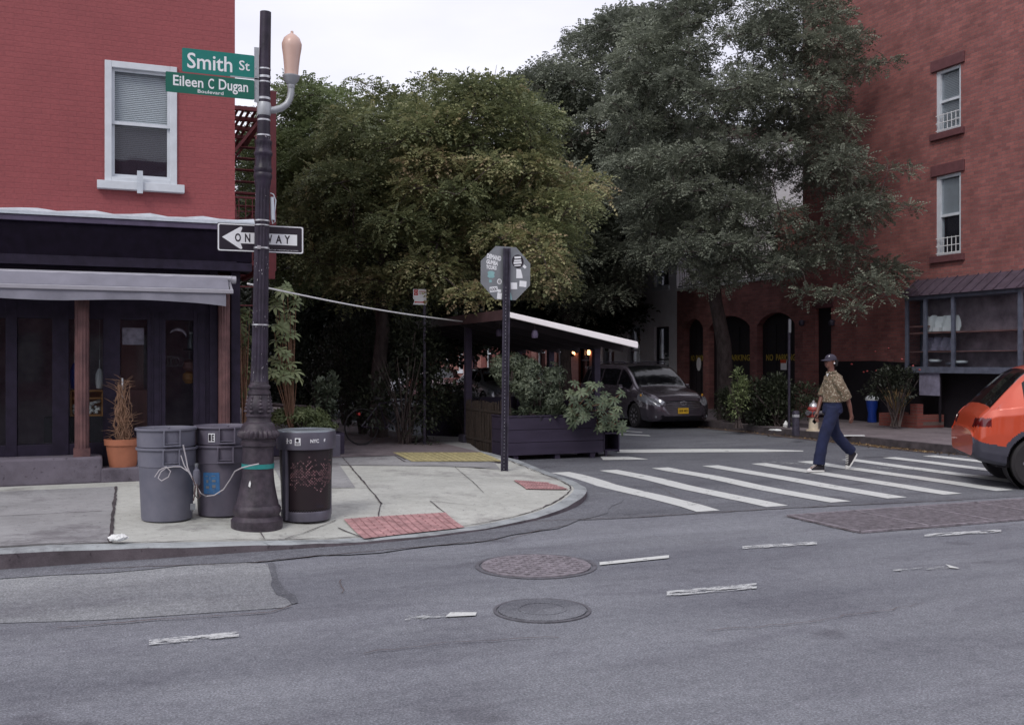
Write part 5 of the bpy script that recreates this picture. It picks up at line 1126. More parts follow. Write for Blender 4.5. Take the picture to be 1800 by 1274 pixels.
for x in (.18,.95,1.62): g.box(x,x+.09,.03,D_-.03,0,.088)
g.build('feet', M['planter'], pb)
sb = thing('shelf_box', 'small open dark shelf box joined to the right end of the planter', 'shelf', (8.03,15.6,0)); g = MB()
for z in (.10,.40,.66): g.box(0,.30,0,.42,z,z+.025)
g.box(.0,.02,.0,.42,.1,.72); g.box(.29,.31,0,.42,.08,.73); g.box(.02,.29,.40,.42,.1,.72); g.box(0,.3,0,.42,.72,.745); g.build('shelves', M['planter'], sb)
g = MB()
for y in (.02,.36): g.box(.04,.08,y,y+.04,0,.1)
g.build('feet', M['planter'], sb)
def rosette_plant(name, label, base, spots, size, lm, seed, k=8, cat='plant', group=None, wd=.26, droop=.25, per=1):
    t = thing(name, label, cat, base);  bs = Vector(base); rs = np.random.RandomState(seed); P, D, S, T = [], [], [], []; g = MB()
    if group: t['group'] = group
    for p in spots:
        l = Vector(p)-bs; g.tube([(rs.uniform(-.03,.03),rs.uniform(-.03,.03),0),tuple(l*.5+Vector((0,0,.05))),tuple(l)], [.010,.008,.005], 6)
        for q in range(per):
            P.append(l+Vector(rs.normal(0,.04 if per > 1 else .005,3))); dv = Vector((l.x*.6,l.y*.6-.35,.5+.3*rs.rand())); D.append(tuple(dv+Vector(rs.normal(0,.25,3)))); S.append(size*rs.uniform(.75,1.2)); T.append(rs.uniform(.3,.9))
    g.build('stems', M['twig'], t, True); leaf_mesh('foliage', np.array([tuple(p) for p in P]), np.array(D), np.array(S), np.array(T), rosette_tpl(k,wd,droop), lm, t, seed=seed); return t
rr = random.Random(12)
def cloud(u0,u1,v0,v1,d0,d1,n_, fun=None):
    out = []
    while len(out) < n_:
        u, v = rr.uniform(u0,u1), rr.uniform(v0,v1); 
        if fun and not fun(u,v): continue
        out.append(tuple(at_depth(u,v,rr.uniform(d0,d1))))
    return out
rosette_plant('castor_plant', 'big-leaved pale green plant in the right end of the planter box', (7.45,15.8,.68), cloud(1002,1060,672,745,16.6,17.1,34), .125, M['leaf_sage2'], 31, 8, wd=.3)
rosette_plant('castor_plant', 'big-leaved pale green plant spilling over the shelf box', (8.0,15.85,.68), cloud(1045,1096,690,760,16.8,17.4,34), .115, M['leaf_sage2'], 32, 8, wd=.3)
sg = at_depth(905,HOR,16.8)
bush('planter_shrub', 'tall airy grey-green shrub in the left end of the planter box', (6.85,15.85,.68), .52, .42, .50, 4200, .055, M['leaf_sage'], 33, rosette_tpl(4,.35,.3), stems=16, zlo=.08, tint=.6, lobes=14, cz=.58)
bush('planter_shrub', 'thin grey-green shrub leaning over the left corner of the planter', (6.35,15.95,.68), .30, .35, .38, 1100, .06, M['leaf_sage'], 34, rosette_tpl(4,.35,.3), stems=8, tint=.6, lobes=9, cz=.75)
bush('trailing_plant', 'low spiky plants along the middle of the planter box', (7.1,15.75,.68), .75, .2, .10, 700, .11, M['leaf_sage'], 35, diamond(), stems=4, tint=.5, cz=.10, lobes=12)
# planter box, plants and bench in the garden left of the path
t = thing('garden_planter', 'low dark planter box behind the litter bin', 'planter box', (2.42,16.1,.15)); g = MB()
g.box(0,1.15,0,.03,.02,.36); g.box(0,1.15,.42,.45,.02,.36); g.box(0,.03,.03,.42,.02,.36); g.box(1.12,1.15,.03,.42,.02,.36); g.build('box', M['planter'], t, bevel=.004); MB().box(.03,1.12,.03,.42,.02,.31).build('soil', M['soil'], t)
bush('planter_plant', 'feathery green plants filling the low planter behind the litter bin', (2.95,16.3,.46), .55,.3,.22, 2200, .07, M['leaf_green'], 36, rosette_tpl(5,.3,.3), tint=.6, cz=.22, lobes=12, stems=8)
bush('ivy_bush', 'upright dark ivy plant at the end of the garden table', (3.35,16.75,.15), .24,.24,.55, 900, .075, M['leaf_sage'], 37, oval_tpl(.5), tint=.5, cz=.85, lobes=9)
sp = [tuple(at_depth(u,v,d)) for u,v,d in ((505,505,15.6),(516,512,15.8),(497,512,15.5),(520,530,15.7),(488,528,15.6),(510,545,15.6),(484,540,15.5),(505,562,15.7),(494,575,15.6),(480,572,15.5),(500,592,15.6),(486,598,15.6),(512,585,15.8),(492,615,15.5),(503,622,15.6),(482,632,15.7),(490,640,15.6),(508,640,15.7),(515,652,15.7),(498,660,15.5),(488,664,15.6),(522,662,15.8),(505,668,15.7),(480,655,15.5))]
rosette_plant('fig_sapling', 'pale leafy sapling right beside the fluted lamp post', (2.75,16.25,.46), sp, .165, M['leaf_pale'], 38, 9, wd=.3)
sp = [tuple(at_depth(u,v,d)) for u,v,d in [(rr.uniform(420,442),rr.uniform(540,720),rr.uniform(15.6,16.4)) for _ in range(34)]]
rosette_plant('wall_climber', 'dark green climber beside the corner post of the shop', (1.95,15.9,.15), sp, .15, M['leaf_green'], 39, 7)
p0, p1 = W(420,707,.78), W(560,717,.78); t = thing('garden_table', 'weathered plank table in the dark garden behind the lamp post', 'table', ((p0.x+p1.x)/2,(p0.y+p1.y)/2,.15)); g = MB(); c0, c1 = p0-Vector(t.location), p1-Vector(t.location)
for o_ in (-.17,0,.17): g.bar(c0+Vector((o_*.4,o_,0)), c1+Vector((o_*.4,o_,0)), .15, .04)
g.build('tabletop', M['weathered'], t)
for f_ in (.15,.85): g = MB(); c = c0.lerp(c1,f_); g.bar((c.x-.1,c.y-.2,0),(c.x,c.y-.1,c.z-.02),.06,.06); g.bar((c.x+.1,c.y+.2,0),(c.x,c.y+.1,c.z-.02),.06,.06); g.build('leg', M['stone_brown'], t)
# bicycle in the shrubs
t = thing('bicycle', 'dark bicycle leaning in the shade of the kerbside shrub', 'bicycle', (4.75,17.85,.15), R(8))
for x in (-.5,.5): g = MB(); g.tube([(x+.32*math.cos(a),0,.34+.32*math.sin(a)) for a in [2*math.pi*k/28 for k in range(29)]], .016, 6, False); g.build('wheel', M['tyre'], t, True)
g = MB(); fr = [((-.5,0,.34),(-.02,0,.3)),((-.02,0,.3),(-.18,0,.82)),((-.5,0,.34),(-.15,0,.75)),((-.15,0,.75),(.36,0,.8)),((-.02,0,.3),(.38,0,.72)),((.33,0,.92),(.5,0,.34))]
for a_, b2 in fr: g.tube([a_,b2], .015, 6)
g.build('frame', M['pole'], t); MB().box(-.3,-.06,-.06,.06,.82,.87).build('saddle', M['tyre'], t, bevel=.02); g = MB(); g.tube([(.30,-.28,.98),(.35,-.1,.97),(.35,.1,.97),(.30,.28,.98)], .013, 6); g.build('handlebar', M['pole'], t, True); MB().box(-.58,-.54,-.035,.035,.55,.60).build('reflector', M['red'], t)
# ================================================================== RIGHT BRICK BUILDING
RX = 18.0
def Yr(u, X=RX): return on_x(u, 500, X)[0]
def Zr(u, v, X=RX): return on_x(u, v, X)[1]
def wall_x(X, th, y0, y1, z0, z1, holes):
    ys = sorted({y0,y1}|{q for h in holes for q in h[:2]}); zs_ = sorted({z0,z1}|{q for h in holes for q in h[2:4]}); g = MB()
    for a,b_ in zip(ys,ys[1:]):
        for c,d in zip(zs_,zs_[1:]):
            if any(h[0] <= (a+b_)/2 <= h[1] and h[2] <= (c+d)/2 <= h[3] for h in holes): continue
            g.box(X,X+th,a,b_,c,d)
    return g
rb = thing('brick_building', 'tall red brick building with white windows at the right corner', 'building', (RX, 18, .15))
yE = Yr(1411); ya, yb_ = Yr(1689), Yr(1645)
w1 = (ya,yb_,Zr(1660,449),Zr(1660,308)); w2 = (ya,yb_,Zr(1660,232),Zr(1660,122)); dr = (Yr(1461),Yr(1433),.15,Zr(1447,541))
g = wall_x(RX,.3,12.9,yE,.15,14,[w1,w2,dr]); rel(g, rb).build('street_wall', M['brick_right'], rb)
g = MB(); g.box(RX+.3,34,12.9,13.2,.15,14); rel(g, rb).build('front_wall', brick('brick_right_front',(.245,.080,.075),(.18,.060,.060),(.13,.082,.085),'x',(.215,.076),False,.35), rb)
g = MB(); g.box(RX-.1,34,12.8,yE+.1,14,14.3); g.box(RX+.3,34,yE-.3,yE-.003,.15,14); g.box(RX+3,RX+3.1,13.2,yE-.3,.15,14); rel(g, rb).build('roof', M['stone_brown'], rb)
for w_,sash in ((w1,.42),(w2,.5)):
    y0,y1,z0,z1 = w_; g = MB(); f = .07
    g.box(RX+.03,RX+.16,y0,y0+f,z0,z1); g.box(RX+.03,RX+.16,y1-f*1.5,y1,z0,z1); g.box(RX+.032,RX+.16,y0+f,y1-f,z1-f,z1); g.box(RX+.032,RX+.16,y0+f,y1-f,z0,z0+f)
    zm = z0+(z1-z0)*.5; g.box(RX+.05,RX+.12,y0+f,y1-f,zm-.03,zm+.03); wn = rel(g, rb).build('window', M['win_white'], rb)
    g = MB(); g.box(RX+.09,RX+.095,y0+f,y1-f*1.5,z0+f,z1-f); rel(g, rb).build('pane', M['glass_win'], wn)
    g = MB(); k = 34; zl_ = zm if w_ is w1 else z0+f
    for i in range(k): z = z1-f-.02-i*(z1-f-zl_)/k; g.add([(RX+.13,y0+f,z),(RX+.13,y1-f,z),(RX+.145,y1-f,z-.028),(RX+.145,y0+f,z-.028)], [(0,1,2,3)])
    rel(g, rb).build('blind', M['blind'], wn)
    g = MB(); g.box(RX+.4,RX+.42,y0-.2,y1+.2,z0-.1,z1+.1); g.box(RX+.16,RX+.42,y1-.0,y1+.02,z0,z1); rel(g, rb).build('dark_room', M['dark'], wn)
    g = MB()
    for i in range(5): y = y0+f+.05+(y1-y0-2*f-.1)*i/4; g.box(RX-.03,RX-.018,y-.006,y+.006,z0+.03,z0+.42)
    for z in (z0+.05,z0+.22,z0+.40): g.box(RX-.034,RX-.014,y0+.03,y1-.03,z-.008,z+.008)
    rel(g, rb).build('window_guard', M['white'], wn)
    g = MB(); g.box(RX-.09,RX+.03,y0-.12,y1+.12,z0-.16,z0-.003); rel(g, rb).build('window_sill', M['stone_brown'], wn, bevel=.01)
    g = MB(); g.box(RX-.05,RX+.03,y0-.12,y1+.12,z1+.003,z1+.26); rel(g, rb).build('lintel', M['stone_brown'], wn, bevel=.01)
g = MB(); g.box(RX+.12,RX+.18,dr[0],dr[1],.15,dr[3]); rel(g, rb).build('door', M['black_paint'], rb)
g = MB(); g.box(RX-.03,RX+.1,dr[0]-.1,dr[1]+.1,dr[3]+.002,dr[3]+.22); rel(g, rb).build('door_lintel', M['stone_brown'], rb)
for u in (1415,1468):
    y = Yr(u); z = Zr(u,566); g = MB(); g.lathe([(.02,.06),(.06,.04),(.085,-.02),(.07,-.09),(.03,-.11)], 14, (RX-.12,y,z)); g.tube([(RX,y,z+.02),(RX-.12,y,z+.06)], .015, 6); rel(g, rb).build('wall_lamp', M['post'], rb, True)
# black painted plinth
zP = Zr(1560,638); g = MB(); g.prism([(Yr(1470),.15),(15.0,.15),(15.0,Zr(1700,660)),(Yr(1640),zP-.12),(Yr(1600),zP-.0),(Yr(1540),zP+.06),(Yr(1470),zP+.04)], lambda a,b_,d: (d,a,b_), RX-.04, RX-.003); rel(g, rb).build('black_plinth', M['black_paint'], rb)
# bay window
BX = 17.45; y1 = Yr(1590,BX); y0 = 15.2; z0, z1 = Zr(1600,655,BX), Zr(1600,522,BX)
bw = MB(); bw.box(BX,RX-.003,y0,y1,z0,z0+.14); bw.box(BX,RX-.003,y0,y1,z1-.08,z1)
for y in (y0+.04,Yr(1674,BX),Yr(1625,BX),y1-.05): bw.box(BX,BX+.06,y-.04,y+.04,z0+.14,z1-.08)
bw.box(RX-.07,RX-.01,y1-.08,y1,z0+.14,z1-.08)
bay = rel(bw, rb).build('bay_window', M['bay'], rb)
g = MB(); g.box(BX+.02,BX+.025,y0+.1,y1-.02,z0+.14,z1-.08); g.box(BX+.06,RX-.07,y1-.03,y1-.025,z0+.14,z1-.08); rel(g, rb).build('pane', M['glass_bay'], bay)
g = MB(); g.prism([(BX-.12,z1+.002),(RX+.0,z1+.002),(RX+.0,z1+.42),(RX-.12,z1+.42)], lambda a,b_,d: (a,d,b_), y0-.1, y1+.1)
for i in range(12): y = y0+i*(y1-y0)/11; g.bar((BX-.12,y,z1+.02),(RX-.12,y,z1+.435),.02,.02)
rel(g, rb).build('bay_roof', M['zinc'], bay)
g = MB(); g.box(RX-.02,RX-.004,y0,y1,z0+.14,z1-.08); rel(g, rb).build('back_panel', M['shop_wall'], bay)
M['board'] = mat('board_lilac', (.19,.18,.25), .7, var=.3, scale=6)
zsft = Zr(1650,583,BX); g = MB(); g.box(BX+.08,RX-.03,y0+.1,y1-.05,zsft-.03,zsft); g.box(BX+.08,RX-.03,y0+.1,y1-.05,Zr(1650,617,BX)-.02,Zr(1650,617,BX)); g.box(BX+.08,RX-.03,Yr(1622,BX),y1-.05,Zr(1600,573,BX)-.03,Zr(1600,573,BX)); rel(g, rb).build('shelf', M['wood_in'], bay)
def cloth(name, u, v0, v1, wu, label, mt, seed):
    y_a, y_b = Yr(u+wu/2,BX+.2), Yr(u-wu/2,BX+.2); zb, zt_ = Zr(u,v1,BX+.2), Zr(u,v0,BX+.2); rq = random.Random(seed); n_ = 18; g = MB(); vs = []
    for j in range(5):
        for i in range(n_+1): f_ = i/n_; vs.append((BX+.2+.04*math.sin(i*1.3+j)+.02*rq.random(), y_a+(y_b-y_a)*f_, zb+(zt_-zb)*j/4*(1-.12*rq.random()*(j == 4))))
    g.add(vs, [(j*(n_+1)+i,j*(n_+1)+i+1,(j+1)*(n_+1)+i+1,(j+1)*(n_+1)+i) for j in range(4) for i in range(n_)]); tag(g.build(name, mt, None, True), label, 'cloth')
cloth('white_cloth', 1656, 553, 582, 62, 'white crumpled cloth on the upper shelf of the bay window', M['blind'], 1)
cloth('grey_cloth', 1650, 592, 616, 56, 'grey cloth on the middle shelf of the bay window', M['board'], 2)
for i,(u,v) in enumerate(((1642,632),(1672,637),(1687,634))):
    y, z = on_x(u,v,BX+.2); o = tag(MB().lathe([(.10,0),(.14,.02),(.15,.06),(.12,.065)],16,(BX+.24,y,z-.06)).build('display_bowl', M['blind'] if i != 1 else M['can'], None, True), ['round pale bowl at the left of the bay window bottom shelf','dark bowl in the middle of the bay window bottom shelf','pale bowl nearest the right edge of the bay window'][i], 'bowl', 'bowls in the bay window')
y, z = on_x(1633,672,17.5); t = thing('notice_board', 'pale blue-grey paper board leaning below the bay window', 'board', (17.5,y,z-.3)); MB().box(0,.03,-.30,.30,0,.6).build('panel', M['board'], t); MB().box(.03,.07,-.3,-.26,-.6,.55).build('prop', M['black_paint'], t)
# arched garage wing
aw_ = thing('arched_garage', 'low dark brick garage with three arched doorways marked NO PARKING', 'building', (RX, 26, .15))
zT = Zr(1345,492); y2 = Yr(1190); bays = [(Yr(1397),Yr(1331)),(Yr(1318),Yr(1246)),(Yr(1236),Yr(1203))]; zsp = Zr(1331,572); zto = Zr(1364,549); g = MB()
edges = [yE]+[q for b_ in bays for q in b_]+[y2]
for a,b_ in zip(edges[0::2],edges[1::2]): g.box(RX,RX+.35,a,b_,.15,zsp)
poly = [(yE,zT),(yE,zsp)]
for a,b_ in bays:
    poly.append((a,zsp))
    for k in range(1,12): f_ = k/12; poly.append((a+(b_-a)*f_, zsp+(zto-zsp)*math.sin(math.pi*f_)**.7))
    poly.append((b_,zsp))
poly += [(y2,zsp),(y2,zT)]
# split the spandrel into strips so that it stays planar and clean
top = zT
for (a_,za_),(b2_,zb2) in zip(poly[1:-1],poly[2:-1]):
    if b2_-a_ > 1e-5: g.add([(RX,a_,za_),(RX,b2_,zb2),(RX,b2_,top),(RX,a_,top),(RX+.35,a_,za_),(RX+.35,b2_,zb2),(RX+.35,b2_,top),(RX+.35,a_,top)], [(0,1,2,3),(5,4,7,6),(0,4,5,1),(3,2,6,7)])
rel(g, aw_).build('wall', M['brick_arch'], aw_)
g = MB(); g.box(RX+.35,25,yE,y2,zT-.3,zT-.05); g.box(RX+.36,25,y2-.3,y2,.15,zT-.3); rel(g, aw_).build('roof', M['roof_under'], aw_)
g = MB(); g.box(RX-.05,RX+.4,yE+.02,y2+.03,zT+.002,zT+.09); rel(g, aw_).build('coping', M['white'], aw_)
for a,b_ in bays:
    g = MB(); g.box(RX+.2,RX+.26,a,b_,.15,zto+.05)
    for i in range(4): y = a+(b_-a)*(i+.5)/4; g.box(RX+.185,RX+.2,y-.01,y+.01,.3,zsp)
    dd = rel(g, aw_).build('garage_door', M['black_paint'], aw_)
    g = MB(); yc = (a+b_)/2; zc_ = Zr(1375,628); wd = (b_-a)*.78; put_text(g, 'NO  PARKING', wd, .19, lambda p,q: (RX+.18, yc-p, zc_+q), .02); rel(g, aw_).build('lettering', M['yellow_txt'], dd)
y = Yr(1377,RX+.15); g = MB(); g.box(RX+.15,RX+.18,y-.13,y+.13,Zr(1377,650),Zr(1377,632)-.0); rel(g, aw_).build('notice', M['white_vinyl'], aw_); g = MB(); g.box(RX+.14,RX+.148,y-.13,y+.13,Zr(1377,638),Zr(1377,632)); rel(g, aw_).build('notice_header', M['orange'], aw_)
y = Yr(1228,RX+.15); g = MB(); z = Zr(1228,640); g.prism([(y+.13*math.cos(k*.524),z+.22*math.sin(k*.524)) for k in range(12)], lambda a,b_,d:(d,a,b_), RX+.15, RX+.17); rel(g, aw_).build('oval_notice', M['grey_siding'], aw_)
g = MB()
for i in range(46): y = yE+.1+(y2-yE-.2)*i/45; g.box(RX+.05,RX+.062,y-.006,y+.006,zT+.09,zT+1.15)
g.box(RX+.03,RX+.08,yE,y2,zT+1.15,zT+1.2); g.box(RX+.03,RX+.08,yE,y2,zT+.12,zT+.16); rel(g, aw_).build('terrace_railing', M['iron'], aw_)
g = MB(); g.box(RX+4,RX+4.2,yE,y2,zT-.1,7.0); g.box(RX+.5,RX+4,yE+.05,yE+.1,zT-.05,zT+.01); rel(g, aw_).build('setback_wall', M['house_a'], aw_)
# grey house and the row behind
def row_house(label, ya, yb, h, mt, seed, lamps=False, name='row_house', X=RX, flip=1):
    rq = random.Random(seed); t = thing(name, label, 'house', (X,(ya+yb)/2,.15), group='houses along the far side of the side street' if X else None)
    nw = 3; wds = (yb-ya)/nw; holes = []; fl = 3.1; nf = int((h-1)/fl)
    for k in range(nf):
        for i in range(nw):
            if k == 0 and i == 0: holes.append((ya+.5*wds-.5,ya+.5*wds+.5,.6,2.9)); continue
            yc = ya+(i+.5)*wds; holes.append((yc-.48,yc+.48,1.2+k*fl,3.0+k*fl))
    g = wall_x(X,.3,ya,yb,.15,h,holes); g.box(X+.3,X+9,ya,ya+.2,.15,h); g.box(X+.3,X+9,yb-.2,yb,.15,h); rel(g, t).build('wall', mt, t)
    g = MB(); g.box(X-.25,X+9,ya,yb,h,h+.45); rel(g, t).build('cornice', M['stone_brown'], t)
    for n_,(a,b_,c,d) in enumerate(holes):
        g = MB(); g.box(X+.1,X+.16,a,a+.07,c,d); g.box(X+.1,X+.16,b_-.07,b_,c,d); g.box(X+.1,X+.16,a+.07,b_-.07,d-.07,d); g.box(X+.1,X+.16,a+.07,b_-.07,c,c+.07); g.box(X+.1,X+.16,a+.07,b_-.07,(c+d)/2-.03,(c+d)/2+.03); g.box(X-.06,X+.1,a-.1,b_+.1,c-.14,c-.003)
        f_ = rel(g, t).build('door' if n_ == 0 else 'window', M['win_white'] if n_ else M['navy'], t)
        g = MB(); g.box(X+.13,X+.14,a+.07,b_-.07,c+.07,d-.07); rel(g, t).build('pane', M['glass'], f_); g = MB(); g.box(X+.5,X+.52,a-.2,b_+.2,c-.2,d+.2); rel(g, t).build('dark_room', M['dark'], f_)
    if lamps:
        for y in (ya+.5*wds-.7, ya+.5*wds+.7): g = MB(); g.lathe([(.05,-.1),(.07,0),(.05,.1)], 10, (X-.12,y,2.05)); rel(g, t).build('wall_lamp', M['bulb'], t, True)
    g = MB(); ys_ = ya+.5*wds
    for k in range(3): g.box(X-1.0+.3*k,X-.003,ys_-.7,ys_+.7,.15+.15*k+.001,.15+.15*(k+1))
    rel(g, t).build('stoop', M['stone_brown'], t); return t
row_house('pale grey sided house right of the far trees, beyond the arched garage', y2+.02, 35.6, 9.5, M['grey_siding'], 1)
row_house('pinkish brick house with two warm wall lamps by its door', 35.65, 42.2, 10.5, M['house_b'], 2, True)
row_house('brown brick house, third along the far row past the garage', 42.25, 48.8, 10.2, M['house_a'], 3)
row_house('pink brick house, fourth along the far row past the garage', 48.85, 55.5, 10.6, M['house_b'], 4)
row_house('brown brick house, fifth along the far row past the garage', 55.55, 64, 10.3, M['house_a'], 5)
row_house('pale house, farthest of the row down the side street', 64.05, 78, 10.9, M['house_b'], 6)
# brick planter, blue bin, hydrant, bollard
y_a, y_b = on_x(1612,730,17.1)[0], on_x(1545,730,17.1)[0]; t = thing('brick_planter', 'low red brick planter under the bay window', 'planter', (17.1,(y_a+y_b)/2,.15)); hl = (y_b-y_a)/2; g = MB()
g.box(0,.12,-hl,hl,0,.30); g.box(.12,.8,-hl,-hl+.12,0,.30); g.box(.12,.8,hl-.12,hl,0,.30); g.box(-.01,.16,-hl-.02,-hl+.2,0,.55); g.build('wall', M['brick_planter'], t); MB().box(.12,.85,-hl+.12,hl-.12,0,.25).build('soil', M['soil'], t)
p = on_x(1582,740,17.45); rs = np.random.RandomState(3); t = thing('spiky_plant', 'orange-stemmed spiky plant in the brick planter', 'plant', (17.4,p[0],.38)); n_ = 60
leaf_mesh('foliage', np.zeros((n_,3))+rs.normal(0,.03,(n_,3)), np.stack([rs.normal(0,.3,n_),rs.normal(0,.3,n_),np.ones(n_)],1), .5+.4*rs.rand(n_), .5+.5*rs.rand(n_), [(0,.01,0),(.5,.03,0),(1,0,-.02),(.5,-.03,0)] and ([(0,.0,0),(.5,.03,0),(1,0,-.02),(.5,-.03,0)],[(0,1,2,3)]), M['litter'], t)
rs2 = np.random.RandomState(4); fl = thing('rose_blossoms', 'few red and pink blossoms on top of the dark flowering bush', 'flowers', (17.2,p[0],1.4)); g = MB()
for i in range(9): g.lathe([(.005,-.02),(.032,0),(.02,.02),(.004,.025)], 7, (rs2.uniform(-.5,0),rs2.uniform(-.9,.9),rs2.uniform(-.1,.6)))
g.build('blossoms', M['red_car'], fl)['kind'] = 'stuff'
b = W(1533,742,.15); t = thing('blue_container', 'narrow blue plastic container with a grey lid by the black plinth', 'bin', (b.x,b.y,.15)); g = MB(); g.lathe([(.11,0),(.12,.02),(.10,.22),(.14,.42),(.15,.55)], 10); g.build('body', M['blue_plastic'], t, True); MB().lathe([(.165,.55),(.17,.60),(.12,.66),(.03,.69)], 12).build('lid', M['blind'], t, True)
b = W(1399,765,.15); t = thing('bollard', 'short dark steel bollard on the far kerb beside the hydrant', 'bollard', (b.x,b.y,.15)); MB().lathe([(.075,0),(.075,.45),(.07,.49),(.04,.51)], 24).build('post', M['post'], t, True)
MB().lathe([(.079,.38),(.079,.43)], 24, caps=False).build('band', M['strap'], t)
yH = on_x(1430,700,14.35)[0]; hy = thing('fire_hydrant', 'red fire hydrant with a silver cap and pale barrel behind the walking person', 'fire hydrant', (14.35,yH,.15))
MB().lathe([(.16,0),(.16,.03),(.105,.035),(.10,.30)], 24).build('barrel', M['hyd_cream'], hy, True)
MB().lathe([(.115,.30),(.135,.31),(.135,.33),(.115,.34),(.115,.46),(.13,.47),(.125,.50),(.10,.53)], 24).build('body', M['hyd_red'], hy, True)
MB().lathe([(.10,.53),(.09,.58),(.05,.62),(.025,.63),(.025,.67),(.015,.67)], 20).build('cap', M['silver'], hy, True)
for s in (-1,1): g = MB(); g.tube([(s*.08,-.02,.40),(s*.19,-.06,.40)], .045, 12); g.tube([(s*.19,-.06,.40),(s*.22,-.07,.40)], .055, 8); g.build('outlet', M['iron'], hy, True)
g = MB(); g.tube([(-.03,-.08,.39),(-.06,-.19,.39)], .055, 12); g.build('outlet', M['iron'], hy, True)

# unseen brick row added behind the camera to feed reflections and block low sky
ob_ = thing('added_facing_row', 'unseen brick row with pale windows, added for the shop glass to reflect', 'building', (0,-13,.0)); g = MB(); wn_ = []
def wall_y(X0, X1, Y, th, z0, z1, holes):
    xs_ = sorted({X0,X1}|{q for h in holes for q in h[:2]}); zz_ = sorted({z0,z1}|{q for h in holes for q in h[2:4]}); g = MB()
    for a,b_ in zip(xs_,xs_[1:]):
        for c,d in zip(zz_,zz_[1:]):
            if any(h[0] <= (a+b_)/2 <= h[1] and h[2] <= (c+d)/2 <= h[3] for h in holes): continue
            g.box(a,b_,Y-th,Y,c,d)
    return g
hl_ = [(x-.5,x+.5,z,z+1.7) for x in [-16+2.2*i for i in range(16)] for z in (1.0,4.3,7.2)]
rel(wall_y(-18,20,-13,.3,0,9.5,hl_), ob_).build('wall', M['brick_paint'], ob_)
for x0_,x1_,z0_,z1_ in hl_:
    g = MB(); g.box(x0_,x0_+.08,-13.1,-12.97,z0_,z1_); g.box(x1_-.08,x1_,-13.1,-12.97,z0_,z1_); g.box(x0_+.08,x1_-.08,-13.1,-12.97,z1_-.08,z1_); g.box(x0_-.1,x1_+.1,-13.1,-12.93,z0_-.12,z0_); g.box(x0_+.08,x1_-.08,-13.1,-13.0,z0_+.8,z0_+.86); f_ = rel(g, ob_).build('window', M['win_white'], ob_)
    g = MB(); g.box(x0_+.08,x1_-.08,-13.15,-13.12,z0_,z1_); rel(g, ob_).build('pane', M['blind'], f_)
struct(MB().box(-70,140,-13,-6,-.3,.15).build('near_pavement', M['pave']))
# ================================================================== CARS
t = row_house('brick apartment house closing the far end of the side street', -14, 14, 12, M['house_a'], 7, X=0, name='apartment_house')
t.location = (2, 88, .15); t.rotation_euler = (0,0,R(90))
def crom(xs, ys, x):
    if x <= xs[0]: return ys[0]
    if x >= xs[-1]: return ys[-1]
    for i in range(len(xs)-1):
        if x <= xs[i+1]:
            t_ = (x-xs[i])/(xs[i+1]-xs[i]); d = lambda k: 0 if k <= 0 or k >= len(xs)-1 else ((ys[k+1]-ys[k])*(ys[k]-ys[k-1]) > 0)*((ys[k+1]-ys[k-1])/(xs[k+1]-xs[k-1]))
            h = xs[i+1]-xs[i]; m0, m1 = d(i)*h, d(i+1)*h; return (2*t_**3-3*t_**2+1)*ys[i]+(t_**3-2*t_**2+t_)*m0+(-2*t_**3+3*t_**2)*ys[i+1]+(t_**3-t_**2)*m1
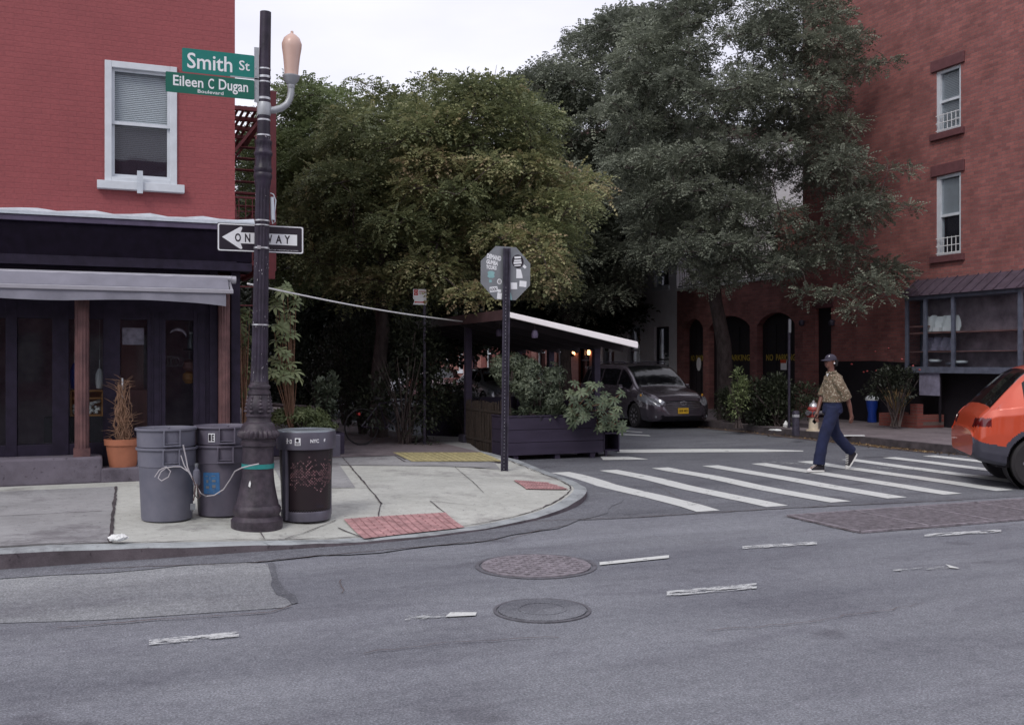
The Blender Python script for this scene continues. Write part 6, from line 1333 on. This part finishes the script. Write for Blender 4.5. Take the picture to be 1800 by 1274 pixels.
def make_car(name, label, spec, paint, loc, rz, cat='car', group=None, scale=1.0, clad=False, plate='', res=.03, fine=1):
    """local frame: +x = forward; spec stations measured from the nose"""
    t = thing(name, label, cat, loc, rz, group); t.scale = (scale,)*3; L = spec['L']; S_ = spec['st']; X_ = [s[0] for s in S_]
    col = lambda k: [s[k] for s in S_]
    Wd, ZB, ZBelt, ZR, WR = col(1), col(2), col(3), col(4), col(5)
    nx = int(L/(res*1.2)); xs = [L*i/nx for i in range(nx+1)]
    def ring(x):
        w_, zb, zl_, zr_, wr = (crom(X_,c,x) for c in (Wd,ZB,ZBelt,ZR,WR)); zmid = zb+(zl_-zb)*.55
        P = [(0,zb),(w_*.85,zb),(w_*.95,zb+.04),(w_*.985,zb+.14),(w_,zmid),(w_*.99,zl_-.10),(w_*.955,zl_),(wr+.04,zr_-.09),(wr,zr_-.035),(wr*.88,zr_),(wr*.5,zr_+.022),(0,zr_+.03)]
        seg = []; out = []
        div = [q*fine for q in (3,1,3,8,6,3,12,2,2,6,6)]
        for j in range(len(P)-1):
            for q in range(div[j]): f_ = q/div[j]; out.append((P[j][0]*(1-f_)+P[j+1][0]*f_, P[j][1]*(1-f_)+P[j+1][1]*f_)); seg.append(j)
        out.append(P[-1]); return out, seg
    rings = []; 
    for x in xs:
        o_, seg = ring(x); rings.append(o_)
    m_ = len(rings[0]); V = []; idx = {}
    for i, x in enumerate(xs):
        for j,(y,z) in enumerate(rings[i]): idx[(i,j,1)] = len(V); V.append((-x,y,z))
        for j,(y,z) in enumerate(rings[i]):
            if j in (0, m_-1): idx[(i,j,-1)] = idx[(i,j,1)]
            else: idx[(i,j,-1)] = len(V); V.append((-x,-y,z))
    G_ = {}
    cow, hdr, rgt, rgb = spec['cowl'], spec['header'], spec['rear_top'], spec['rear_bot']; wb = spec['wheels']; rw = spec['wr']
    for i in range(nx):
        xm = (xs[i]+xs[i+1])/2; rm = rings[i]
        for j in range(m_-1):
            s_ = seg[j]; y, z = (rm[j][0]+rm[j+1][0])/2, (rm[j][1]+rm[j+1][1])/2
            if s_ <= 5 and any((xm-wx)**2+(z-rw)**2 < (rw+.055)**2 for wx in wb) and y > .55: key = None
            elif s_ >= 8 and cow < xm < hdr and y < crom(X_,WR,xm)*.96: key = 'windshield'
            elif s_ >= 8 and rgt < xm < rgb and y < crom(X_,WR,xm)*.93: key = 'rear_window'
            elif s_ == 6 and cow+.25 < xm < rgt+.1 and .14 < (z-crom(X_,ZBelt,xm))/max(.05,crom(X_,ZR,xm)-crom(X_,ZBelt,xm)) < .82 and not any(abs(xm-p) < .035 for p in spec['pillars']): key = 'side_window'
            elif spec['head'](xm,y,z): key = 'headlight'
            elif spec['tail'](xm,y,z): key = 'tail_light'
            elif spec['grille'](xm,y,z): key = 'grille'
            elif clad and (z < crom(X_,ZB,xm)+.26 or (s_ <= 5 and any((xm-wx)**2+(z-rw)**2 < (rw+.12)**2 for wx in wb) and y > .55)): key = 'cladding'
            elif s_ == 0: key = 'cladding'
            else: key = 'body'
            if key is None: continue
            for sd in (1,-1):
                q = (idx[(i,j,sd)],idx[(i+1,j,sd)],idx[(i+1,j+1,sd)],idx[(i,j+1,sd)]); G_.setdefault((key, sd if key in ('headlight','tail_light','side_window') else 0), []).append(q if sd == 1 else q[::-1])
    mats = {'windshield':M['glass_car'],'rear_window':M['glass_car'],'side_window':M['glass_car'],'headlight':M['lamp_clear'],'tail_light':M['tail'],'grille':M['grille'],'cladding':M['clad'],'body':paint}
    ends = [[idx[(0,j,1)] for j in range(m_)]+[idx[(0,j,-1)] for j in range(m_-2,0,-1)], [idx[(nx,j,1)] for j in range(m_)][::-1]+[idx[(nx,j,-1)] for j in range(1,m_-1)]]
    for (key, sd), fs in G_.items():
        if key == 'body': fs = fs+[tuple(e) for e in ends]
        used = sorted({q for f in fs for q in f}); mp = {q:n_ for n_,q in enumerate(used)}; g = MB(); g.add([V[q] for q in used], [tuple(mp[q] for q in f) for f in fs]); g.build(key, mats[key], t, True, ang=50)
    g = MB(); wmax = max(Wd); g.box(-L+.3,-.35,-wmax*.80,wmax*.80,.28,.62); g.box(-hdr-.2,-cow-.35,-.6,.6,.6,.95); g.box(-rgt,-hdr-.5,-.6,.6,.6,1.15); g.build('interior', M['dark'], t)
    for wx in wb:
        for s in (-1,1):
            g = MB(); yy_ = s*(wmax-.13); pr_ = [(rw*.66,-.10),(rw*.9,-.11),(rw,-.085),(rw,.085),(rw*.9,.11),(rw*.66,.10)]
            mm = Matrix.Translation((-wx,yy_,rw)) @ Matrix.Rotation(R(90)*-s, 4, 'X'); g.lathe(pr_, 40); g.xf(mm); wh = g.build('wheel', M['tyre'], t, True)
            g = MB(); g.lathe([(rw*.66,.095),(rw*.62,.10),(rw*.60,.06),(rw*.1,.05)], 32, caps=False)
            for k in range(10):
                a = 2*math.pi*k/10; g.bar((.04*math.cos(a),.04*math.sin(a),.085),(rw*.62*math.cos(a),rw*.62*math.sin(a),.095),.035,.02)
            g.lathe([(.05,.05),(.05,.10),(.03,.105)], 12); g.xf(mm); g.build('rim', M['rim'], wh, True)
            g = MB(); 
            g.lathe([(rw+.05,-.3),(rw+.05,.02)], 28, caps=False); g.lathe([(rw+.05,-.3),(.01,-.3)], 28, caps=False); g.xf(mm); g.build('wheel_well', M['dark'], wh)
    if spec.get('mirror'):
        for s in (-1,1): g = MB(); g.lathe([(.03,-.09),(.08,-.05),(.085,.05),(.03,.09)], 12, (0,0,0)); g.xf(Matrix.Translation((-cow-.55,s*(wmax+.06),spec['mirror'])) @ Matrix.Rotation(R(90),4,'X') @ Matrix.Scale(.7,4,(1,0,0))); g.build('mirror', paint, t, True)
    if plate:
        g = MB(); g.box(.012,.024,-.155,.155,.42,.57); pl = g.build('licence_plate', M['plate'], t); g = MB(); put_text(g, plate, .26, .06, lambda a,b_: (.027,a,.495+b_), .02); g.build('characters', M['navy_black'], pl)
    return t
M['grille'] = mat('grille', (.03,.027,.035), .35, .5, var=.2, scale=20)
VAN = dict(L=5.08, cowl=1.12, header=2.0, rear_top=4.72, rear_bot=4.98, wheels=(.98,4.0), wr=.335, pillars=(2.15,3.3,4.3), mirror=1.08,
    st=[(0,.62,.36,.62,.70,.50),(.06,.74,.27,.66,.78,.58),(.18,.86,.22,.74,.87,.66),(.42,.94,.20,.84,.955,.74),(.85,.975,.20,.93,1.04,.78),(1.12,.985,.20,.98,1.11,.78),(1.55,.99,.20,1.01,1.42,.74),(2.0,.99,.20,1.03,1.66,.70),(2.7,.99,.20,1.04,1.74,.70),(4.0,.99,.20,1.06,1.72,.70),(4.7,.97,.22,1.07,1.64,.68),(4.98,.93,.28,1.04,1.22,.74),(5.08,.84,.36,.95,1.05,.70)],
    head=lambda x,y,z: .05 < x < .78 and y > .50 and (.60+.24*x) < z < (.745+.26*x) and y > .42+.3*x,
    tail=lambda x,y,z: x > 4.80 and y > .6 and .85 < z < 1.25, grille=lambda x,y,z: (x < .16 and y < .56 and .50 < z < .74) or (x < .3 and y < .6 and .24 < z < .40))
q = at_depth(1158, HOR, 24.6); van = make_car('minivan', 'dark grey minivan parked under the trees facing the crosswalk', VAN, M['van'], (13.15,21.3,0.0), R(-90-3), 'minivan', scale=.93, plate='GKR 4821')
g = MB()
for i in range(5): z = .53+.045*i; g.tube([(.012-.0*abs(y),y,z+.02) for y in (-.5,-.25,0,.25,.5)], .009, 6)
g.build('grille_bars', M['chrome'], van)
g = MB(); g.tube([(.03,.09*math.cos(a),.70+.045*math.sin(a)) for a in [2*math.pi*k/20 for k in range(21)]], .008, 6, False); g.tube([(.032,-.07,.72),(.036,0,.74),(.032,.07,.72)], .006, 5); g.build('emblem', M['chrome'], van)
for s in (-1,1): g = MB(); g.lathe([(.04,0),(.035,.02),(.01,.025)], 14); g.xf(Matrix.Translation((-.10,s*.74,.34)) @ Matrix.Rotation(R(90),4,'Y')); g.build('fog_lamp', M['lamp_clear'], van, True)
for s in (-1,1): g = MB(); g.lathe([(.035,0),(.03,.02),(.01,.03)], 10); g.xf(Matrix.Translation((-.62,s*.925,.895)) @ Matrix.Rotation(R(-90*s),4,'X')); g.build('turn_signal', M['amber'], van, True)
for s in (-1,1): g = MB(); g.tube([(-2.2,s*.62,1.74),(-2.3,s*.63,1.79),(-4.3,s*.63,1.79),(-4.5,s*.62,1.73)], .016, 6); g.build('roof_rail', M['post'], van, True)
SUV = dict(L=4.55, cowl=1.15, header=1.85, rear_top=3.85, rear_bot=4.33, wheels=(.90,3.76), wr=.35, pillars=(2.05,2.9,3.6), mirror=1.1,
    st=[(0,.62,.40,.66,.75,.50),(.08,.76,.32,.72,.84,.6),(.3,.88,.26,.84,.96,.7),(.9,.92,.25,.97,1.05,.76),(1.15,.925,.25,1.0,1.12,.76),(1.85,.93,.25,1.02,1.60,.66),(2.6,.93,.25,1.04,1.66,.66),(3.5,.93,.25,1.07,1.62,.64),(3.85,.92,.27,1.08,1.54,.62),(4.1,.91,.29,1.06,1.32,.70),(4.34,.89,.33,1.02,1.06,.76),(4.47,.86,.36,.88,.92,.76),(4.55,.76,.42,.72,.74,.68)],
    head=lambda x,y,z: x < .5 and y > .55 and .66 < z < .86, tail=lambda x,y,z: x > 4.34 and y > .55 and .82 < z < .93, grille=lambda x,y,z: x < .1 and y < .6 and z > .4)
b = W(1668, 845, 0); oc_ = make_car('orange_car', 'orange hatchback with grey lower cladding driving off the right edge', SUV, M['orange'], (0,0,0), 0, 'car', clad=True, res=.009, fine=2)
hd_ = R(-36); rp = at_depth(1690, HOR, 13.9); oc_.location = (rp.x+4.55*math.cos(hd_), rp.y+4.55*math.sin(hd_), 0); oc_.rotation_euler = (0,0,hd_)
SED = dict(L=4.6, cowl=1.25, header=1.95, rear_top=3.5, rear_bot=4.1, wheels=(.9,3.65), wr=.32, pillars=(2.1,2.8), mirror=.98,
    st=[(0,.6,.36,.58,.66,.5),(.1,.76,.25,.64,.76,.6),(.4,.86,.22,.76,.86,.68),(1.2,.9,.2,.88,.98,.74),(1.95,.9,.2,.92,1.40,.60),(2.7,.9,.2,.93,1.44,.60),(3.4,.9,.2,.94,1.38,.58),(4.1,.88,.24,.93,1.06,.68),(4.5,.82,.3,.84,.96,.66),(4.6,.7,.4,.7,.8,.55)],
    head=lambda x,y,z: x < .5 and y > .5 and .55 < z < .72, tail=lambda x,y,z: x > 4.3 and y > .55 and .66 < z < .86, grille=lambda x,y,z: x < .12 and y < .5 and z > .35)
GC = 'cars parked down the side street'
rc = make_car('parked_car', 'red parked car seen under the shelter roof', SED, M['red_car'], (12.9,38,0), R(-90), 'car', GC, res=.06)
make_car('parked_car', 'white parked car beyond the red one down the street', SED, M['white_car'], (12.9,44,0), R(-90), 'car', GC, res=.06)
make_car('parked_car', 'silver parked car behind the minivan under the trees', SED, M['silver_car'], (12.9,31.5,0), R(-90), 'car', GC, res=.06)
make_car('parked_car', 'silver parked car farthest down the street at the left', SED, M['silver_car'], (7.2,40,0), R(-90), 'car', GC, res=.06)

# ================================================================== THE WALKING PERSON
def skin_mesh(verts, edges, radii, sub=2):
    me = bpy.data.meshes.new('sk'); me.from_pydata(verts, edges, []); o = bpy.data.objects.new('sk', me); COL.objects.link(o)
    m1 = o.modifiers.new('s','SKIN'); m1.branch_smoothing = .4
    for i,r_ in enumerate(radii): me.skin_vertices[0].data[i].radius = r_ if isinstance(r_, tuple) else (r_, r_); me.skin_vertices[0].data[i].use_root = (i == 0)
    m2 = o.modifiers.new('u','SUBSURF'); m2.levels = sub; m2.render_levels = sub
    dg = bpy.context.evaluated_depsgraph_get(); out = bpy.data.meshes.new_from_object(o.evaluated_get(dg)); bpy.data.objects.remove(o); out.shade_smooth(); return out
def mesh_obj(name, me, mt, parent): me.name = name; me.materials.clear(); me.materials.append(mt); o = bpy.data.objects.new(name, me); COL.objects.link(o); o.parent = parent; return o
pw = W(1463, 828, 0); pp = thing('person', 'person in a dark cap, patterned shirt and blue jeans walking left on the crosswalk', 'person', (pw.x, pw.y, .010), R(180))
# x forward, y to the left of the person (towards the camera), z up
vb = []; eb = []; rb_ = []
def V_(p, r_, par=None):
    vb.append(p); rb_.append(r_)
    if par is not None: eb.append((par, len(vb)-1))
    return len(vb)-1
pel = V_((-.01,0,.98), .08); wai = V_((-.01,0,1.12), .08, pel); che = V_((-.01,0,1.30), .105, wai); ush = V_((-.015,0,1.41), .075, che); nk = V_((.015,0,1.50), .052, ush); nk2 = V_((.035,0,1.56), .050, nk)
hd1 = V_((.045,0,1.62), (.072,.088), nk2); hd2 = V_((.04,0,1.69), (.076,.092), hd1); hd3 = V_((.03,0,1.745), (.055,.065), hd2)
V_((.135,0,1.635), .010, hd1); V_((.115,0,1.565), .016, hd1)
def shx(p): return (p[0]+.4*p[1], p[1], p[2])
def limb(pts, rs_, par):
    for p, r_ in zip([shx(q) for q in pts], rs_): par = V_(p, r_, par)
    return par
def hand(wrist, w_idx, ax, side, curl):           # ax: direction of the hand
    ax = Vector(ax).normalized(); nrm = Vector((0, side, 0)); fw = ax.cross(nrm).normalized()
    pc = Vector(wrist)+ax*.045; ip = V_(tuple(pc), (.030,.017), w_idx); pk = V_(tuple(Vector(wrist)+ax*.085), (.032,.015), ip)
    for k,(o_, l) in enumerate(((-.028,.060),(-.010,.072),(.009,.066),(.026,.052))):
        b_ = Vector(wrist)+ax*.095+fw*o_; c_ = b_+ax*l*.5-nrm*curl*.3; d_ = c_+ax*l*.45-nrm*curl; i1 = V_(tuple(b_), .0095, pk); i2 = V_(tuple(c_), .0085, i1); V_(tuple(d_), .0075, i2)
    tb = Vector(wrist)+ax*.035-fw*.032; i1 = V_(tuple(tb), .011, ip); i2 = V_(tuple(tb+ax*.032-fw*.018-nrm*.01), .0095, i1); V_(tuple(tb+ax*.058-fw*.020-nrm*.02), .008, i2)
# near (left) arm swung back, far (right) arm forward holding the phone
e1 = limb([(-.03,.13,1.385),(-.09,.185,1.27),(-.195,.20,1.11),(-.24,.20,.98),(-.265,.19,.875)], [.038,.042,.038,.034,.026], ush); hand(shx((-.265,.19,.875)), e1, (-.10,-.02,-1), 1, .018)
e2 = limb([(.0,-.13,1.385),(.06,-.165,1.27),(.13,-.175,1.10),(.18,-.165,.98),(.215,-.15,.885)], [.038,.042,.038,.033,.026], ush); hand(shx((.215,-.15,.885)), e2, (.25,.1,-.9), -1, .030)
k1 = limb([(.03,.095,.90),(.11,.10,.74),(.19,.10,.57),(.25,.10,.36),(.30,.10,.13)], [.07,.066,.052,.045,.036], pel); limb([(.36,.10,.07),(.46,.10,.045)], [.038,.028], k1)
k2 = limb([(-.02,-.095,.90),(-.045,-.10,.74),(-.09,-.10,.56),(-.26,-.10,.40),(-.42,-.10,.25)], [.07,.066,.052,.045,.036], pel); limb([(-.40,-.10,.15),(-.37,-.10,.07)], [.036,.028], k2)
mesh_obj('body', skin_mesh(vb, eb, rb_), M['skin'], pp)
def ring_loft(rows, n=28, seed=0, wr=.012):       # rows: (centre, rx, ry, tilt about y)
    rings = []
    for i,(c,rx,ry,ti) in enumerate(rows):
        ring = []
        for k in range(n):
            a = 2*math.pi*k/n; w_ = 1+wr*2.2*math.sin(3*a+i*1.7+seed)+wr*1.6*math.sin(7*a+i*2.9); x, y = rx*math.cos(a)*w_, ry*math.sin(a)*w_
            ring.append((c[0]+x*math.cos(R(ti)), c[1]+y, c[2]-x*math.sin(R(ti))))
        rings.append(ring)
    return rings
def refine(rows, k=3):
    out = []
    for a, b_ in zip(rows, rows[1:]):
        for q in range(k): f_ = q/k; out.append((tuple(a[0][i]*(1-f_)+b_[0][i]*f_ for i in range(3)), a[1]*(1-f_)+b_[1]*f_, a[2]*(1-f_)+b_[2]*f_, a[3]*(1-f_)+b_[3]*f_))
    return out+[rows[-1]]
# jeans: waist to hips, then two wide legs, one mesh
g = MB(); g.loft(ring_loft(refine([((.0,0,1.085),.105,.145,0),((.0,0,1.02),.115,.16,0),((-.005,0,.95),.13,.175,0),((0,0,.88),.128,.175,0),((.005,0,.84),.09,.12,0)]), seed=1))
L2_ = lambda rows: [(shx(r_[0]),)+r_[1:] for r_ in rows]
g.loft(ring_loft(refine(L2_([((.02,.085,.97),.10,.085,-8),((.05,.095,.85),.105,.092,-14),((.12,.10,.70),.098,.085,-18),((.185,.10,.56),.090,.078,-16),((.235,.10,.40),.088,.076,-12),((.27,.10,.25),.090,.078,-10),((.295,.10,.115),.094,.080,-4)])), seed=2, wr=.018))
g.loft(ring_loft(refine(L2_([((-.02,-.085,.97),.10,.085,6),((-.03,-.095,.85),.105,.092,6),((-.05,-.10,.70),.098,.085,12),((-.10,-.10,.56),.090,.078,32),((-.22,-.10,.43),.082,.076,48),((-.33,-.10,.335),.082,.076,48),((-.41,-.10,.265),.086,.078,48)])), seed=3, wr=.018))
jn = g.build('jeans', M['denim'], pp, True, ang=70); sm_ = jn.modifiers.new('r','REMESH'); sm_.mode = 'VOXEL'; sm_.voxel_size = .011; sm_.use_smooth_shade = True
# shirt: torso, two sleeves, collar
g = MB(); g.loft(ring_loft(refine([((-.005,0,1.035),.140,.165,0),((-.012,0,1.12),.135,.162,0),((-.02,0,1.25),.132,.168,0),((-.02,0,1.36),.125,.172,0),((-.02,0,1.43),.108,.165,0),((-.01,0,1.475),.075,.10,0),((.005,0,1.50),.062,.068,0)]), seed=4, wr=.016))
def sleeve(pts, seed):
    rows = []
    for i,(p, r_, ti) in enumerate(pts): rows.append((shx(p), r_, r_*.92, ti))
    g.loft(ring_loft(refine(rows), seed=seed, wr=.02))
sleeve([((-.02,.115,1.40),.070,10),((-.05,.15,1.35),.078,25),((-.10,.18,1.25),.080,32),((-.155,.195,1.15),.082,32),((-.18,.20,1.09),.086,30)], 5)
sleeve([((-.01,-.115,1.40),.070,-10),((.02,-.14,1.35),.075,-22),((.06,-.16,1.25),.074,-28),((.10,-.17,1.17),.074,-30),((.12,-.175,1.11),.078,-28)], 6)
shr = g.build('shirt', M['shirt'], pp, True, ang=70); sm_ = shr.modifiers.new('r','REMESH'); sm_.mode = 'VOXEL'; sm_.voxel_size = .011; sm_.use_smooth_shade = True
g = MB(); g.loft([[(.01+.070*math.cos(a)+.012*k,.076*math.sin(a)*(1+.25*k),1.515-.028*k+.012*math.cos(a+3.14)) for a in [2*math.pi*j/20 for j in range(20)]] for k in (0,1)], False); c_ = g.build('collar', M['shirt'], pp, True)
g = MB(); g.poly([(.098,0,1.42),(.088,.028,1.47),(.078,.035,1.50),(.078,-.035,1.50),(.088,-.028,1.47)]); g.build('undershirt', M['white'], pp)
g = MB(); g.loft(ring_loft([((0,0,1.045),.118,.162,0),((0,0,1.075),.112,.155,0)]), False); g.build('belt', M['hair'], pp, True)
# cap, hair, ears, earphone, eyes
rings = []
for i in range(8):
    a = R(90*i/7); rings.append([(.030+.094*math.cos(a)*math.cos(b_),.081*math.cos(a)*math.sin(b_),1.690+.078*math.sin(a)) for b_ in [2*math.pi*k/24 for k in range(24)]])
g = MB(); g.loft([[(p[0],p[1],1.672) for p in rings[0]]]+rings); cpo = g.build('cap', M['cap'], pp, True)
g = MB(); vs = []
for i in range(13):
    a = R(-60+10*i); 
    for k in range(4): f_ = k/3; rr_ = .095+f_*(.085*math.cos(a)**1.5 if math.cos(a) > 0 else 0); vs.append((.030+rr_*math.cos(a),.084*math.sin(a)*(1 if f_ == 0 else .98),1.680-.016*f_+.010*math.cos(a)))
vs2 = [(x,y,z-.008) for x,y,z in vs]; k_ = 4; g.add(vs+vs2, [(i*k_+j,(i+1)*k_+j,(i+1)*k_+j+1,i*k_+j+1) for i in range(12) for j in range(3)]+[(52+i*k_+j,52+i*k_+j+1,52+(i+1)*k_+j+1,52+(i+1)*k_+j) for i in range(12) for j in range(3)]+[(i*k_+3,(i+1)*k_+3,52+(i+1)*k_+3,52+i*k_+3) for i in range(12)]); g.build('brim', M['cap'], cpo, True)
MB().lathe([(.012,0),(.010,.003)], 10).xf(Matrix.Translation((.095,.045,1.735)) @ Matrix.Rotation(R(60),4,'Y')).build('badge', M['white'], cpo)
g = MB(); rings = []
for i in range(5): z = 1.585+.024*i; rings.append([(.012+(.090+.004*i)*math.cos(b_),(.074+.003*i)*math.sin(b_),z) for b_ in [R(95)+R(170)*k/16 for k in range(17)]])
g.loft(rings, False, False); g.build('hair', M['hair'], pp, True)
for s in (-1,1):
    g = MB(); g.lathe([(.004,-.006),(.024,-.004),(.026,.003),(.012,.008)], 12, sy=.65); g.xf(Matrix.Translation((.030,s*.078,1.640)) @ Matrix.Rotation(R(-90*s),4,'X') @ Matrix.Rotation(R(90),4,'Z')); g.build('ear', M['skin'], pp, True)
    g = MB(); g.lathe([(.002,-.004),(.009,0),(.002,.004)], 8, (.122,s*.030,1.655)); g.build('eye', M['hair'], pp, True)
    g = MB(); g.lathe([(.004,-.018),(.010,-.012),(.012,0),(.006,.008)], 10, (.036,s*.092,1.632)); g.build('earphone', M['white'], pp, True)
g = MB(); g.tube([(.122,-.022,1.598),(.130,0,1.600),(.122,.022,1.598)], .007, 6); g.build('mouth', M['stone_brown'], pp, True)
def shoe(anch, pitch, side):
    """built flat with the heel at the origin and the toe at +x, then pitched"""
    m_ = Matrix.Translation(anch) @ Matrix.Rotation(R(pitch), 4, 'Y')
    def outl(x): return .036+.012*math.sin(min(1,x/.30)*3.0)-(.024*max(0,(x-.25)/.06)**2)
    rows = [(x,outl(x)) for x in (0,.015,.05,.10,.15,.20,.24,.27,.295,.31)]
    g = MB(); rings = []
    for x, w_ in rows:
        ww = w_*(.55 if x in (0,.31) else 1); top_ = .030; rings.append([(x,-ww,.004),(x,-ww,top_),(x,ww,top_),(x,ww,.004)])
    g.loft(rings); g.xf(m_); sh_ = g.build('shoe', M['rubber_white'], pp, bevel=.004)
    g = MB(); prof = [(.012,.16),(.05,.165),(.10,.165),(.13,.125),(.17,.095),(.21,.075),(.245,.058),(.275,.045),(.297,.032)]; rings = []
    for x, h_ in prof:
        w_ = outl(x)-.004; tw = w_*.72; rings.append([(x,-w_,.028),(x,-w_,.028+(h_-.028)*.5),(x,-tw,h_-.008),(x,0,h_),(x,tw,h_-.008),(x,w_,.028+(h_-.028)*.5),(x,w_,.028)])
    g.loft(rings); g.xf(m_); g.build('upper', M['shoe_black'], sh_, True, ang=60)
    g = MB()
    for i in range(6): x = .115+.022*i; h_ = .158-.0155*i*1.0; g.bar((x-.008,-.026,h_-.022),(x,.026,h_-.022+.004),.009,.010); g.bar((x,-.024,h_-.012),(x+.004,.024,h_-.014),.008,.008)
    g.lathe([(.022,-.002),(.020,.002)], 12, (0,0,0)); g.v[-24:] = [(.055+p[0], outl(.05)-.002+p[2], .125+p[1]) for p in g.v[-24:]]
    rings = [[(x,-outl(x)*s_,.030),(x,-outl(x)*s_*.7,hh),(x,0,hh+.008),(x,outl(x)*s_*.7,hh),(x,outl(x)*s_,.030)] for x,hh,s_ in ((.252,.050,1.02),(.275,.042,1.02),(.298,.033,.95),(.306,.03,.6))]
    g.loft(rings); g.xf(m_); g.build('toe_cap_laces', M['rubber_white'], sh_, True)
shoe((.245,.10,.0), -2, 1)
shoe((-.55,-.10,.225), 52, -1)
ph = thing('phone', 'black phone held in the far hand of the walking person', 'phone', (0,0,0)); hw_ = pp.location
ph.location = (hw_[0]-.19, hw_[1]+.14, .79); ph.rotation_euler = (R(10),R(35),R(10)); MB().box(-.038,.038,-.005,.005,-.075,.075).build('case', M['black_sign'], ph, bevel=.004); MB().box(-.033,.033,-.0065,-.0052,-.068,.068).build('screen', M['glass_car'], ph)
